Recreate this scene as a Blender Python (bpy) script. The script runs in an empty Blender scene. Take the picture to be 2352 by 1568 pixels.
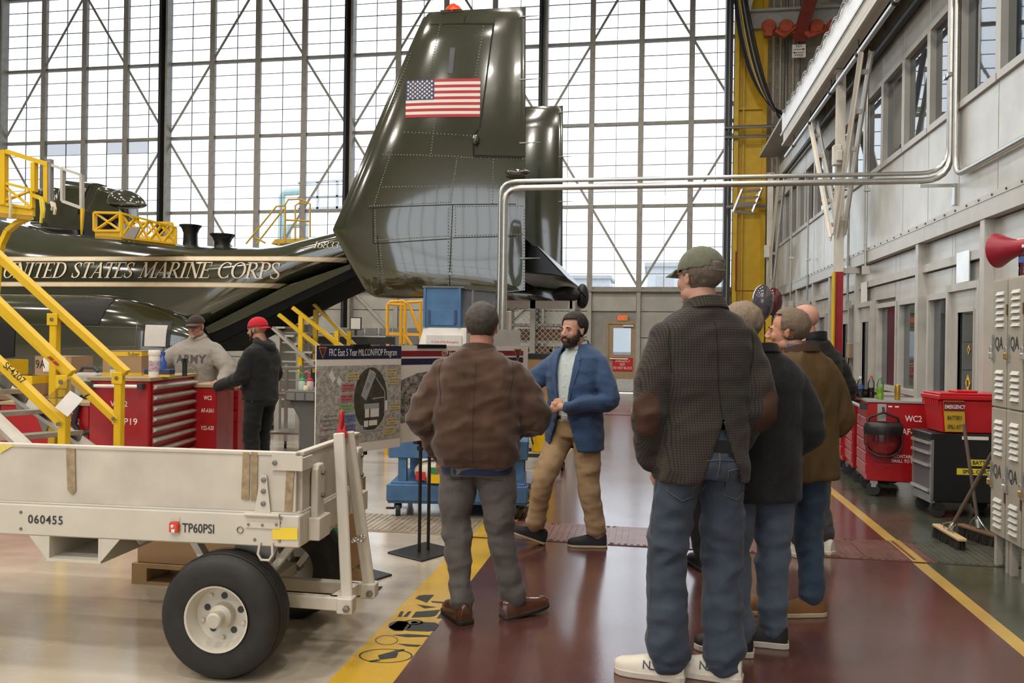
import bpy, bmesh, math, random
from mathutils import Vector as V, Matrix, noise
from mathutils.bvhtree import BVHTree
R = math.radians
random.seed(7)
SC = bpy.context.scene
C = SC.collection

# ---------------------------------------------------------------- camera
FPX = 1850.0                       # focal length in pixels of the 2352 px wide frame
YAW, ROLL, CAMZ = R(9.93), 0.014, 1.5
CAMP = V((0, 0, CAMZ))
F0 = V((-math.sin(YAW), math.cos(YAW), 0)); R0 = V((math.cos(YAW), math.sin(YAW), 0)); Z0 = V((0, 0, 1))
RV = R0 * math.cos(ROLL) + Z0 * math.sin(ROLL)
UV = Z0 * math.cos(ROLL) - R0 * math.sin(ROLL)
cd = bpy.data.cameras.new('camera'); cam = bpy.data.objects.new('camera', cd); C.objects.link(cam)
cd.sensor_width = 36.0; cd.lens = 36.0 * FPX / 2352; cd.clip_end = 500
cam.matrix_world = Matrix(((RV.x, UV.x, -F0.x, CAMP.x), (RV.y, UV.y, -F0.y, CAMP.y), (RV.z, UV.z, -F0.z, CAMP.z), (0, 0, 0, 1)))
SC.camera = cam

# ---------------------------------------------------------------- world, lamps, exposure
SC.view_settings.view_transform = 'Standard'; SC.view_settings.look = 'None'
SC.view_settings.gamma = 1; SC.view_settings.use_curve_mapping = False
SC.view_settings.exposure = 0.0
cy = SC.cycles; cy.max_bounces = 5; cy.diffuse_bounces = 3; cy.glossy_bounces = 3; cy.transmission_bounces = 4; cy.transparent_max_bounces = 14
cy.caustics_reflective = False; cy.caustics_refractive = False; cy.use_adaptive_sampling = True; cy.adaptive_threshold = 0.045; cy.adaptive_min_samples = 12; cy.use_denoising = True
W = bpy.data.worlds.new('sky'); SC.world = W; W.use_nodes = True
bg = W.node_tree.nodes['Background']
bg.inputs[0].default_value = (0.87, 0.935, 1.0, 1); bg.inputs[1].default_value = 2.5
def area(name, loc, sx, sy, power, col, rot=(0, 0, 0), shape='RECTANGLE'):
    l = bpy.data.lights.new(name, 'AREA'); l.shape = shape; l.size = sx
    if shape in ('RECTANGLE', 'ELLIPSE'): l.size_y = sy
    l.energy = power; l.color = col
    o = bpy.data.objects.new(name, l); C.objects.link(o); o.location = loc; o.rotation_euler = rot
    return o
# warm high-bay lamps hung in rows under the hangar roof
for ly in (-8.0, -1.5, 4.0, 9.5, 15.5):
    for lx in (-20, -14, -8, -2.6, 1.0):
        area('high_bay_lamp', (lx, ly, 11.6), 0.6, 0.6, {-8.0: 330, -1.5: 260}.get(ly, 185), (1.0, 0.92, 0.82), shape='DISK')  # rows behind the viewer set stronger, standing in for camera flash

# ---------------------------------------------------------------- pixel helpers (2352 x 1568 frame)
def ray(px, py): return F0 + RV * ((px - 1176) / FPX) - UV * ((py - 784) / FPX)
def P(px, py, d): return CAMP + ray(px, py) * d
def G(px, py, z=0.0):
    r = ray(px, py); return CAMP + r * ((z - CAMZ) / r.z)
def onX(px, py, X):
    r = ray(px, py); return CAMP + r * (X / r.x)
def onY(px, py, Y):
    r = ray(px, py); return CAMP + r * (Y / r.y)
def depth(p): return (V(p) - CAMP).dot(F0)

# ---------------------------------------------------------------- materials
MATS = {}
def M(name, col, rough=0.5, metal=0.0, var=0.10, scale=6.0, bump=0.0, bscale=60.0, spec=0.5, coat=0.0, emit=0, alpha=1.0, trans=0.0, ior=1.45, sheen=0.0, detail=4.0):
    if name in MATS: return MATS[name]
    m = bpy.data.materials.new(name); m.use_nodes = True; MATS[name] = m
    nt = m.node_tree; N = nt.nodes; L = nt.links; b = N['Principled BSDF']
    b.inputs['Base Color'].default_value = (*col, 1); b.inputs['Roughness'].default_value = rough
    b.inputs['Metallic'].default_value = metal; b.inputs['Specular IOR Level'].default_value = spec
    b.inputs['Coat Weight'].default_value = coat; b.inputs['Coat Roughness'].default_value = 0.05
    b.inputs['IOR'].default_value = ior; b.inputs['Transmission Weight'].default_value = trans; b.inputs['Alpha'].default_value = alpha
    if sheen: b.inputs['Sheen Weight'].default_value = sheen
    if emit: b.inputs['Emission Color'].default_value = (*col, 1); b.inputs['Emission Strength'].default_value = emit
    tc = N.new('ShaderNodeTexCoord')
    if var:
        n = N.new('ShaderNodeTexNoise'); n.inputs['Scale'].default_value = scale; n.inputs['Detail'].default_value = detail
        L.new(tc.outputs['Object'], n.inputs['Vector'])
        mr = N.new('ShaderNodeMapRange'); mr.inputs[1].default_value = 0.25; mr.inputs[2].default_value = 0.75
        mr.inputs[3].default_value = 1 - var; mr.inputs[4].default_value = 1 + var
        L.new(n.outputs['Fac'], mr.inputs[0])
        mx = N.new('ShaderNodeVectorMath'); mx.operation = 'SCALE'; mx.inputs[0].default_value = col
        L.new(mr.outputs[0], mx.inputs['Scale']); L.new(mx.outputs[0], b.inputs['Base Color'])
    if bump:
        n2 = N.new('ShaderNodeTexNoise'); n2.inputs['Scale'].default_value = bscale; n2.inputs['Detail'].default_value = 3
        L.new(tc.outputs['Object'], n2.inputs['Vector'])
        bp = N.new('ShaderNodeBump'); bp.inputs['Strength'].default_value = bump; bp.inputs['Distance'].default_value = 0.01
        L.new(n2.outputs['Fac'], bp.inputs['Height']); L.new(bp.outputs[0], b.inputs['Normal'])
    return m

def floor_mat(name, col, col2, rough, scale=0.6):
    m = bpy.data.materials.new(name); m.use_nodes = True; MATS[name] = m
    nt = m.node_tree; N = nt.nodes; L = nt.links; b = N['Principled BSDF']
    tc = N.new('ShaderNodeTexCoord')
    mp = N.new('ShaderNodeMapping'); mp.inputs['Scale'].default_value = (0.35, 1.4, 1); L.new(tc.outputs['Object'], mp.inputs[0])
    n = N.new('ShaderNodeTexNoise'); n.inputs['Scale'].default_value = scale * 3; n.inputs['Detail'].default_value = 9; n.inputs['Roughness'].default_value = 0.62
    L.new(mp.outputs[0], n.inputs['Vector'])
    cr = N.new('ShaderNodeValToRGB'); cr.color_ramp.elements[0].position = 0.34; cr.color_ramp.elements[1].position = 0.66
    cr.color_ramp.elements[0].color = (*col2, 1); cr.color_ramp.elements[1].color = (*col, 1)
    L.new(n.outputs['Fac'], cr.inputs[0]); L.new(cr.outputs[0], b.inputs['Base Color'])
    n2 = N.new('ShaderNodeTexNoise'); n2.inputs['Scale'].default_value = 2.2; n2.inputs['Detail'].default_value = 6; L.new(tc.outputs['Object'], n2.inputs['Vector'])
    mr = N.new('ShaderNodeMapRange'); mr.inputs[1].default_value = 0.3; mr.inputs[2].default_value = 0.7
    mr.inputs[3].default_value = rough - 0.03; mr.inputs[4].default_value = rough + 0.05
    L.new(n2.outputs['Fac'], mr.inputs[0]); L.new(mr.outputs[0], b.inputs['Roughness'])
    n3 = N.new('ShaderNodeTexNoise'); n3.inputs['Scale'].default_value = 90; n3.inputs['Detail'].default_value = 2; L.new(tc.outputs['Object'], n3.inputs['Vector'])
    bp = N.new('ShaderNodeBump'); bp.inputs['Strength'].default_value = 0.10; bp.inputs['Distance'].default_value = 0.004
    L.new(n3.outputs['Fac'], bp.inputs['Height']); L.new(bp.outputs[0], b.inputs['Normal'])
    b.inputs['Specular IOR Level'].default_value = 0.5; b.inputs['Coat Weight'].default_value = 0.55; b.inputs['Coat Roughness'].default_value = 0.16; b.inputs['Coat IOR'].default_value = 1.6
    return m

# ---------------------------------------------------------------- mesh builder
class MB:
    def __init__(s): s.v = []; s.f = []; s.m = []; s.nb = 0
    def add(s, vs, fs, mi=0):
        o = len(s.v); s.v += [tuple(p) for p in vs]
        for f in fs: s.f.append([i + o for i in f]); s.m.append(mi)
        return s
    def bx(s, x0, x1, y0, y1, z0, z1, mi=0):
        e = .0005 * (s.nb % 4); s.nb += 1; x0 -= e; y0 -= e; z0 -= e; x1 += e; y1 += e; z1 += e      # no two boxes of a mesh share a face plane
        return s.add([(x0,y0,z0),(x1,y0,z0),(x1,y1,z0),(x0,y1,z0),(x0,y0,z1),(x1,y0,z1),(x1,y1,z1),(x0,y1,z1)],
                     [(3,2,1,0),(4,5,6,7),(0,1,5,4),(1,2,6,5),(2,3,7,6),(3,0,4,7)], mi)
    def bar(s, p, q, w, h, up=(0,0,1), mi=0):
        p, q = V(p), V(q); d = (q - p).normalized(); u = V(up); sd = d.cross(u)
        if sd.length < 1e-4: sd = d.cross(V((0,1,0)))
        sd.normalize(); u = sd.cross(d).normalized(); a = sd * w / 2; b = u * h / 2
        vs = [p-a-b, p+a-b, p+a+b, p-a+b, q-a-b, q+a-b, q+a+b, q-a+b]
        return s.add(vs, [(0,1,2,3),(7,6,5,4),(1,0,4,5),(2,1,5,6),(3,2,6,7),(0,3,7,4)], mi)
    def tube(s, pts, r, n=8, mi=0, cap=True):
        pts = [V(p) for p in pts]; k = len(pts)
        rs = r if isinstance(r, (list, tuple)) else [r] * k
        prev = None; rings = []
        for i, p in enumerate(pts):
            t = (pts[min(i+1, k-1)] - pts[max(i-1, 0)]).normalized()
            if prev is None:
                a = t.cross(V((0,0,1)));
                if a.length < 1e-3: a = t.cross(V((0,1,0)))
            else: a = prev - t * prev.dot(t)
            a.normalize(); b = t.cross(a); prev = a
            rings.append([p + (a*math.cos(2*math.pi*j/n) + b*math.sin(2*math.pi*j/n)) * rs[i] for j in range(n)])
        vs = [q for rg in rings for q in rg]; fs = []
        for i in range(k-1):
            for j in range(n):
                j2 = (j+1) % n; fs.append((i*n+j, i*n+j2, (i+1)*n+j2, (i+1)*n+j))
        if cap: fs.append(tuple(range(n-1, -1, -1))); fs.append(tuple((k-1)*n + j for j in range(n)))
        return s.add(vs, fs, mi)
    def lathe(s, prof, n=24, c=(0,0,0), ax=(0,0,1), mi=0, a0=0, a1=2*math.pi):
        ax = V(ax).normalized(); a = ax.cross(V((0,0,1)))
        if a.length < 1e-3: a = V((1,0,0))
        a.normalize(); b = ax.cross(a); c = V(c); full = abs(a1-a0-2*math.pi) < 1e-6; m = n if full else n+1
        vs = []
        for (r, h) in prof:
            for j in range(m):
                t = a0 + (a1-a0)*j/n; vs.append(c + ax*h + (a*math.cos(t) + b*math.sin(t))*r)
        fs = []
        for i in range(len(prof)-1):
            for j in range(n):
                j2 = (j+1) % m; fs.append((i*m+j, i*m+j2, (i+1)*m+j2, (i+1)*m+j))
        return s.add(vs, fs, mi)
    def prism(s, poly, ext, mi=0):          # planar polygon (3-D points) extruded by a vector
        n = len(poly); e = V(ext); a = [V(p) for p in poly]; vs = a + [p + e for p in a]
        fs = [tuple(range(n-1, -1, -1)), tuple(range(n, 2*n))] + [(i, (i+1) % n, n+(i+1) % n, n+i) for i in range(n)]
        return s.add(vs, fs, mi)
    def loft(s, rings, mi=0, cap=True):
        n = len(rings[0]); vs = [p for rg in rings for p in rg]; fs = []
        for i in range(len(rings)-1):
            for j in range(n): j2 = (j+1) % n; fs.append((i*n+j, i*n+j2, (i+1)*n+j2, (i+1)*n+j))
        if cap: fs.append(tuple(range(n-1, -1, -1))); fs.append(tuple((len(rings)-1)*n + j for j in range(n)))
        return s.add(vs, fs, mi)
    def ball(s, c, r, seg=12, rg=8, mi=0):
        r = V(r) if not isinstance(r, (int, float)) else V((r, r, r)); c = V(c); vs = [c + V((0,0,-r.z))]
        for i in range(1, rg):
            t = math.pi*i/rg
            for j in range(seg):
                a = 2*math.pi*j/seg; vs.append(c + V((r.x*math.sin(t)*math.cos(a), r.y*math.sin(t)*math.sin(a), -r.z*math.cos(t))))
        vs.append(c + V((0,0,r.z))); fs = []; last = len(vs)-1
        for j in range(seg):
            j2 = (j+1) % seg; fs.append((0, 1+j2, 1+j)); fs.append((last, last-seg+j, last-seg+j2))
            for i in range(rg-2): a = 1+i*seg; fs.append((a+j, a+j2, a+seg+j2, a+seg+j))
        return s.add(vs, fs, mi)
    def mesh(s, name):
        me = bpy.data.meshes.new(name); me.from_pydata(s.v, [], s.f); me.polygons.foreach_set('material_index', s.m); me.update(); return me
    def build(s, name, mat, parent=None, smooth=False, bevel=0, seg=1, fix=True, weld=False):
        me = s.mesh(name)
        for m in (mat if isinstance(mat, (list, tuple)) else [mat]): me.materials.append(m)
        if fix:
            bm = bmesh.new(); bm.from_mesh(me)
            if weld: bmesh.ops.remove_doubles(bm, verts=bm.verts, dist=1e-4)
            bmesh.ops.recalc_face_normals(bm, faces=bm.faces); bm.to_mesh(me); bm.free()
        o = bpy.data.objects.new(name, me); C.objects.link(o)
        if smooth: shade(me)
        if bevel:
            b = o.modifiers.new('bevel', 'BEVEL'); b.width = bevel; b.segments = seg; b.limit_method = 'ANGLE'; b.angle_limit = R(40); b.harden_normals = False
        if parent: o.parent = parent
        return o
def shade(me, ang=40):
    me.polygons.foreach_set('use_smooth', [True] * len(me.polygons))
    try: me.set_sharp_from_angle(angle=R(ang))
    except Exception: pass
def tag(o, label=None, cat=None, group=None, kind=None):
    if label: o['label'] = label
    if cat: o['category'] = cat
    if group: o['group'] = group
    if kind: o['kind'] = kind
    return o
def empty(name, loc=(0,0,0), rz=0, label=None, cat=None, group=None, kind=None):
    o = bpy.data.objects.new(name, None); C.objects.link(o); o.location = loc; o.rotation_euler = (0, 0, rz); o.empty_display_size = 0.1
    return tag(o, label, cat, group, kind)
def inst(name, mesh, loc=(0,0,0), rot=(0,0,0), scale=(1,1,1), parent=None):
    o = bpy.data.objects.new(name, mesh); C.objects.link(o); o.location = loc; o.rotation_euler = rot; o.scale = scale
    if parent: o.parent = parent
    return o
def copy_tree(o, parent=None):
    c = o.copy(); C.objects.link(c); c.parent = parent
    for ch in list(o.children): copy_tree(ch, c)
    return c
WORK = bpy.data.scenes.new('work')                            # scratch scene, removed at the end: evaluates text and modifiers cheaply
def evaluated(o):
    WORK.collection.objects.link(o); vl = WORK.view_layers[0]; vl.update(); dg = vl.depsgraph
    me = bpy.data.meshes.new_from_object(o.evaluated_get(dg), depsgraph=dg); WORK.collection.objects.unlink(o); return me
def text(body, name, mat, size, origin, ux, uy, parent=None, bold=0.0, xs=1.0, align='CENTER', shear=0.0, thick=0.0015, lift=0.0015, bvh=None, spacing=1.0):
    cu = bpy.data.curves.new('lettering', 'FONT'); cu.body = body; cu.size = size; cu.align_x = align; cu.align_y = 'CENTER'
    cu.offset = bold * size; cu.shear = shear; cu.resolution_u = 3; cu.space_character = spacing; cu.fill_mode = 'FRONT'
    t = bpy.data.objects.new('lettering', cu); me = evaluated(t); bpy.data.objects.remove(t); bpy.data.curves.remove(cu)
    ux, uy, og = V(ux).normalized(), V(uy).normalized(), V(origin); nz = ux.cross(uy).normalized()
    if bvh:
        bm = bmesh.new(); bm.from_mesh(me); bmesh.ops.triangulate(bm, faces=bm.faces)
        for _ in range(2):
            lg = [e for e in bm.edges if e.calc_length() > size * 0.35]
            if lg: bmesh.ops.subdivide_edges(bm, edges=lg, cuts=1)
        bm.to_mesh(me); bm.free()
    for v in me.vertices:
        p = og + ux * (v.co.x * xs) + uy * v.co.y
        if bvh:
            h = bvh.ray_cast(p + nz * 0.6, -nz)
            if h[0]: p = h[0]
        v.co = p + nz * lift
    me.materials.append(mat); o = bpy.data.objects.new(name, me); C.objects.link(o)
    if parent: o.parent = parent
    return o
# ================================================================ THE SETTING
YW, YB, XR, ZC = 24.5, -16.0, 3.1, 13.4
mconc = floor_mat('polished_concrete', (0.50, 0.44, 0.35), (0.36, 0.315, 0.25), 0.24)
mmaroon = floor_mat('maroon_floor_paint', (0.105, 0.040, 0.034), (0.085, 0.033, 0.028), 0.20)
mgreen = floor_mat('green_floor_paint', (0.075, 0.085, 0.06), (0.045, 0.052, 0.038), 0.25)
myel = floor_mat('yellow_line_paint', (0.66, 0.42, 0.03), (0.56, 0.34, 0.03), 0.26)
myel2 = floor_mat('yellow_edge_line', (0.58, 0.38, 0.09), (0.47, 0.31, 0.08), 0.3)
mink = M('black_stencil', (0.03, 0.033, 0.036), 0.35, var=0.3, scale=30)
def slab(name, x0, x1, y0, y1, z0, z1, m, par=None, kind='structure'):
    o = MB().bx(x0, x1, y0, y1, z0, z1).build(name, m, par)
    if kind: o['kind'] = kind
    return o
XA0, XA1, XA2, XA3 = -1.38, -1.10, 1.80, 1.89
floor = empty('floor', kind='structure')
slab('concrete', -34, XA0, YB, YW + 0.3, -0.2, 0, mconc, floor, None)
slab('walkway_line', XA0, XA1, YB, YW + 0.3, -0.2, 0, myel, floor, None)
slab('walkway', XA1, XA2, YB, YW + 0.3, -0.2, 0, mmaroon, floor, None)
slab('edge_line', XA2, XA3, YB, YW + 0.3, -0.2, 0, myel2, floor, None)
slab('green_strip', XA3, 6.0, YB, YW + 0.3, -0.2, 0, mgreen, floor, None)
# ribbed steel covers over the floor trench
def cover_mesh(m):
    b = MB().bx(-0.225, 0.225, -0.3, 0.3, 0, 0.006)
    for k in range(9): b.bx(-0.2 + k*0.047, -0.2 + k*0.047 + 0.02, -0.28, 0.28, 0.006, 0.009)
    for sx in (-0.2, 0.2):
        for sy in (-0.27, 0.27): b.lathe([(0.012, 0.006), (0.012, 0.012), (0, 0.012)], 6, (sx, sy, 0))
    me = b.mesh('trench_cover'); me.materials.append(m); return me
ctan = cover_mesh(M('worn_tan_steel', (0.36, 0.31, 0.24), 0.36, 0.2, 0.3, 9)); cmar = cover_mesh(M('worn_maroon_steel', (0.19, 0.09, 0.075), 0.32, 0.25, 0.35, 9))
cgrn = cover_mesh(M('worn_green_steel', (0.085, 0.09, 0.07), 0.4, 0.2, 0.3, 9)); cyel = cover_mesh(M('worn_yellow_steel', (0.6, 0.4, 0.05), 0.4, 0.1, 0.2, 9))
for k in range(18):
    x = -4.4 + 0.455 * k + 0.22
    me = ctan if x < XA0 else cyel if x < XA1 else cmar if x < XA2 else cgrn
    inst('trench_cover', me, (x, 6.32, 0.0005), (0, 0, 0), (1, 1, 1), floor)
for k in range(14): inst('trench_cover', ctan if -3 + 0.455*k < XA0 else cmar, (-3 + 0.455*k, 17.2, 0.0005), parent=floor)
slab('edge_line', XA2, XA3, 6.0, 6.64, .0098, .0104, myel2, floor, None); slab('walkway_line', XA0, XA1, 6.0, 6.64, .0098, .0104, myel, floor, None)
mjoint = M('floor_joint', (0.12, 0.10, 0.08), 0.8)
for y in (9.4, 12.4, 15.6, 20.0): slab('floor_joint', -34, XA0, y, y + 0.014, 0, 0.0008, mjoint, floor, None)

# ceiling and the far sides of the hangar (never in view, they close the space)
mroof = M('roof_deck', (0.42, 0.42, 0.40), 0.8); mdull = M('painted_block', (0.46, 0.44, 0.40), 0.8)
slab('ceiling', -34, 6, YB, YW + 0.3, ZC, ZC + 0.2, mroof)
slab('wall_left', -34.3, -34, YB, YW + 0.3, 0, ZC, mdull)
slab('wall_behind_office', 6, 6.3, YB, YW + 0.3, 0, ZC, mdull)
wb = empty('window_6', kind='structure')                     # door opening at the back of the hangar, behind the viewer
msteel = M('door_steel', (0.37, 0.355, 0.32), 0.5, 0.2, 0.15); mdark = M('dark_steel', (0.045, 0.05, 0.055), 0.5, 0.3)
MB().bx(-34, -14, YB - 0.1, YB, 0, ZC).bx(-14, 6, YB - 0.1, YB, 8.2, ZC).bx(2.2, 6, YB - .1, YB, 0, 8.2).build('surround_wall', mdull, wb)
b = MB()
for k in range(12): b.bx(-14 + k*1.45, -13.9 + k*1.45, YB - 0.1, YB, 0, 8.2)
for z in (1.3, 3.6, 5.9): b.bx(-14, 2.2, YB - 0.1, YB, z, z + 0.08)
b.build('mullion', msteel, wb)

# ---------------------------------------------------------------- glazed hangar doors at the far end
xs = [onY(p, 300, YW).x for p in (15, 390, 810, 1250, 1704)]
x0, x4 = xs[0], xs[4]; LW = (x4 - x0) / 4; BW = LW / 4; LX = [x0 - LW] + xs; LS = [1.0] + [(b_ - a) / LW for a, b_ in zip(xs[:-1], xs[1:])]
zt = [onY(1176, y, YW).z for y in (662, 477, 293, 110)]; TH = (zt[3] - zt[0]) / 3; Z0B = zt[0]; NT = 5
def glass_mat(name, tint, fac, rough):
    m = bpy.data.materials.new(name); m.use_nodes = True; nt = m.node_tree; N = nt.nodes; L = nt.links
    N.remove(N['Principled BSDF']); out = N['Material Output']
    t = N.new('ShaderNodeBsdfTransparent'); t.inputs[0].default_value = (*tint, 1)
    g = N.new('ShaderNodeBsdfGlossy'); g.inputs['Roughness'].default_value = rough
    mx = N.new('ShaderNodeMixShader'); fr = N.new('ShaderNodeFresnel'); fr.inputs[0].default_value = fac
    L.new(fr.outputs[0], mx.inputs[0]); L.new(t.outputs[0], mx.inputs[1]); L.new(g.outputs[0], mx.inputs[2]); L.new(mx.outputs[0], out.inputs[0])
    MATS[name] = m; return m
mpane = glass_mat('window_glass', (0.97, 0.985, 1.0), 1.35, 0.05)
mfrost = glass_mat('frosted_pane', (0.56, 0.56, 0.57), 1.35, 0.4)
PW, PH = (BW - 0.09) / 2, (TH - 0.10) / 6
pm = MB().bx(-PW/2 + .008, PW/2 - .008, -.003, .003, -PH/2 + .008, PH/2 - .008).mesh('pane'); pm.materials.append(mpane)
pf = pm.copy(); pf.materials.clear(); pf.materials.append(mfrost)
mbar = M('glazing_bar', (0.24, 0.25, 0.27), 0.5, 0.2)
frost_px = [(167, 326), (127, 352), (165, 352), (264, 349), (318, 346)]
fr_pts = [onY(a, b_, YW) for a, b_ in frost_px]
mull = MB().bx(-.055, .055, -.16, 0, 0, NT*TH + 0.3).bx(-.085, .085, -.17, -.15, 0, NT*TH + .3).mesh('mullion'); mull.materials.append(msteel)
tran = MB().bx(-BW/2, BW/2, -.06, .04, -.05, .05).bx(-BW/2, BW/2, -.13, -.05, -.055, -.035).mesh('transom'); tran.materials.append(msteel)
bars = MB()
bars.bx(-.009, .009, -.02, .015, .05, TH - .05)
for r in range(1, 6): bars.bx(-BW/2 + .05, BW/2 - .05, -.02, .015, .05 + r*PH - .0075, .05 + r*PH + .0075)
bars = bars.mesh('glazing_bars'); bars.materials.append(mbar)
for lf in range(-1, 4):
    xl, ls = LX[lf + 1], LS[lf + 1]; w = empty('window_%d' % (lf + 2), (xl, YW, Z0B), kind='structure'); w.scale = (ls, 1, 1)
    for c in range(5):
        if c < 4 or lf == 3: inst('mullion', mull, (c * BW, 0, -0.05), (0, 0, 0), (1, 1, 1), w)
    MB().bx(-.14, -.05, -.45, .1, -Z0B, NT*TH + .3).build('leaf_edge_column', mdark, w)
    MB().bx(.06, .13, -.40, -.1, -Z0B, NT*TH + .3).build('leaf_edge_post', msteel, w)
    for c in range(4):
        xc = (c + .5) * BW
        for r in range(NT):
            inst('transom', tran, (xc, 0, r * TH), parent=w)
            inst('glazing_bars', bars, (xc, 0, r * TH), parent=w)
            for i in range(2):
                for j in range(6):
                    px = xc + (i - .5) * (PW + .0); pz = r*TH + .05 + (j + .5) * PH
                    fz = any(abs(xl + px*ls - q.x) < PW*.45 and abs(Z0B + pz - q.z) < PH*.5 for q in fr_pts)
                    if lf >= 0: inst('pane', pf if fz else pm, (px, 0, pz), parent=w)
    # rhombus of flat bracing across each leaf
    for k in range(4):
        for sg in (0, 1):
            for up in (0, 1):
                if k < 2:
                    a0 = k; a1 = k + 1
                    xa = a0 * BW if sg == 0 else (4 - a0) * BW; xb = a1 * BW if sg == 0 else (4 - a1) * BW
                    za = (2 + a0 if up else 2 - a0) * TH; zb = (2 + a1 if up else 2 - a1) * TH
                    MB().bar((xa, -.14, za), (xb, -.14, zb), .02, .075, (0, 0, 1)).build('brace', msteel, w)
# lower sheet-metal wall under the glazing, and the solid wall beside the doors
mwallp = M('painted_sheet', (0.50, 0.49, 0.45), 0.55, 0.0, 0.12, 2.5)
we = empty('wall_end', kind='structure')
DX0, DX1 = onY(1393, 800, YW).x, onY(1462, 800, YW).x
mshe = M('sheathing_paint', (0.36, 0.35, 0.32), .7); slab('sheathing', -34, DX0 + .05, YW + .05, YW + .2, 0, Z0B - .03, mshe, we, None); slab('sheathing', DX1 - .05, x4 + .1, YW + .05, YW + .2, 0, Z0B - .03, mshe, we, None); slab('sheathing', DX0 + .05, DX1 - .05, YW + .05, YW + .2, 2.1, Z0B - .03, mshe, we, None)
zl = [0.12, Z0B * .28, Z0B * .53, Z0B * .78, Z0B - .06]
for lf in range(-1, 4):
    for c in range(4):
        bw = BW * LS[lf + 1]; xa = LX[lf + 1] + c * bw
        for r in range(4):
            if xa < DX1 and xa + bw > DX0 and r < 3: continue
            MB().bx(xa + .07, xa + bw - .07, YW - .01, YW + .06, zl[r] + .012, zl[r+1] - .012).build('panel', mwallp, we)
        MB().bx(xa - .06, xa + .06, YW - .12, YW + .04, 0, Z0B - .05).build('stud', M('stud_paint', (0.47, 0.455, 0.41), .55), we)
MB().bx(-34, x4, YW - .16, YW + .05, Z0B - .1, Z0B - .02).build('sill', msteel, we)
MB().bx(-34, DX0 - .1, YW - .14, YW + .02, 0, .1).bx(DX1 + .1, x4, YW - .14, YW + .02, 0, .1).build('track', M('track_steel', (.22, .2, .17), .6), we)
for lf in (1, 2):                                             # braces on the lower wall
    xa = LX[lf + 1]
    MB().bar((xa + .1, YW - .07, Z0B - .1), (xa + 2*BW, YW - .07, 0.1), .03, .09).build('brace', M('stud_paint', (0.47, 0.455, 0.41), .55), we)
    MB().bar((xa + 4*BW, YW - .07, Z0B - .1), (xa + 2*BW, YW - .07, 0.1), .03, .09).build('brace', M('stud_paint', (0.47, 0.455, 0.41), .55), we)
# masonry to the right of the doors
mblk = M('masonry_block', (0.50, 0.46, 0.39), 0.85, 0, 0.14, 3, 0.3, 30); mgrout = M('grout', (0.34, 0.31, 0.27), .9)
slab('masonry', x4 + .1, 6, YW + .0, YW + .2, 0, ZC, mgrout, we, None)
bk = MB().bx(-.198, .198, -.012, .03, -.098, .098).mesh('block'); bk.materials.append(mblk)
xm0 = onY(1750, 300, YW).x
for r in range(65):
    for c in range(5 if r > 24 else 3):
        xx = xm0 + .41 * c + (.2 if r % 2 else 0)
        if len([1]) and r * .2 + .1 > 4.4: inst('block', bk, (xx, YW, r * .204 + .1), parent=we)

# fire door with its signs
dr = empty('door_1', ((DX0 + DX1)/2, YW - .05, 0), kind='structure')
dw = (DX1 - DX0) / 2; mtan = M('tan_door_paint', (0.42, 0.31, 0.19), .5); malu = M('brushed_aluminium', (0.62, 0.61, 0.58), .32, .8, .12, 12)
zd = 2.12
MB().bx(-dw + .06, dw - .06, -.02, .03, .02, 1.15).bx(-dw + .06, -dw*.55, -.02, .03, 1.15, 1.95).bx(dw*.62, dw - .06, -.02, .03, 1.15, 1.95).bx(-dw + .06, dw - .06, -.02, .03, 1.95, 2.07).build('door_leaf', mtan, dr)
MB().bx(-dw*.55, dw*.62, -.002, .004, 1.15, 1.95).build('pane', glass_mat('door_glass', (.50, .52, .53), 1.3, .05), dr)
MB().bx(-dw, -dw + .06, -.05, .05, 0, zd + .05).bx(dw - .06, dw, -.05, .05, 0, zd + .05).bx(-dw, dw, -.05, .05, 2.07, zd + .05).build('door_frame', mtan, dr)
MB().bx(-dw*.3, dw - .08, -.03, -.02, .05, .42).build('kick_plate', malu, dr)
MB().bx(dw*.1, dw - .1, -.09, -.02, 1.99, 2.05).build('door_closer', malu, dr)
MB().tube([(-dw + .1, -.06, 1.02), (dw - .25, -.06, 1.02)], .018).build('push_bar', malu, dr)
mred = M('sign_red', (0.62, 0.02, 0.03), .45); mwht = M('white_paint', (0.80, 0.78, 0.73), .5); mexit = M('exit_letters', (1.0, 0.08, 0.02), .5, emit=.9, var=0)
sg = empty('emergency_exit_sign', ((DX0 + DX1)/2 + .02, YW - .085, 0), label='red EMERGENCY EXIT DO NOT BLOCK sign on the tan fire door', cat='sign')
MB().bx(-dw*.62, dw*.72, -.006, 0, .66, 1.06).build('sign_plate', mred, sg)
for i, t in enumerate(('EMERGENCY', 'EXIT', 'DO NOT BLOCK')): text(t, 'lettering', mwht, .105, (dw*.05, -.007, .96 - i*.105), (1,0,0), (0,0,1), sg, .01, .72)
ex = empty('exit_sign', onY(1430, 730, YW - .12), label='lit orange EXIT sign above the tan fire door', cat='sign')
MB().bx(-.17, .17, 0, .08, -.1, .1).build('sign_box', M('exit_housing', (0.40, 0.31, 0.15), .5), ex, bevel=.01)
text('EXIT', 'lettering', mexit, .17, (0, -.002, 0), (1,0,0), (0,0,1), ex, .03, .8)

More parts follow.
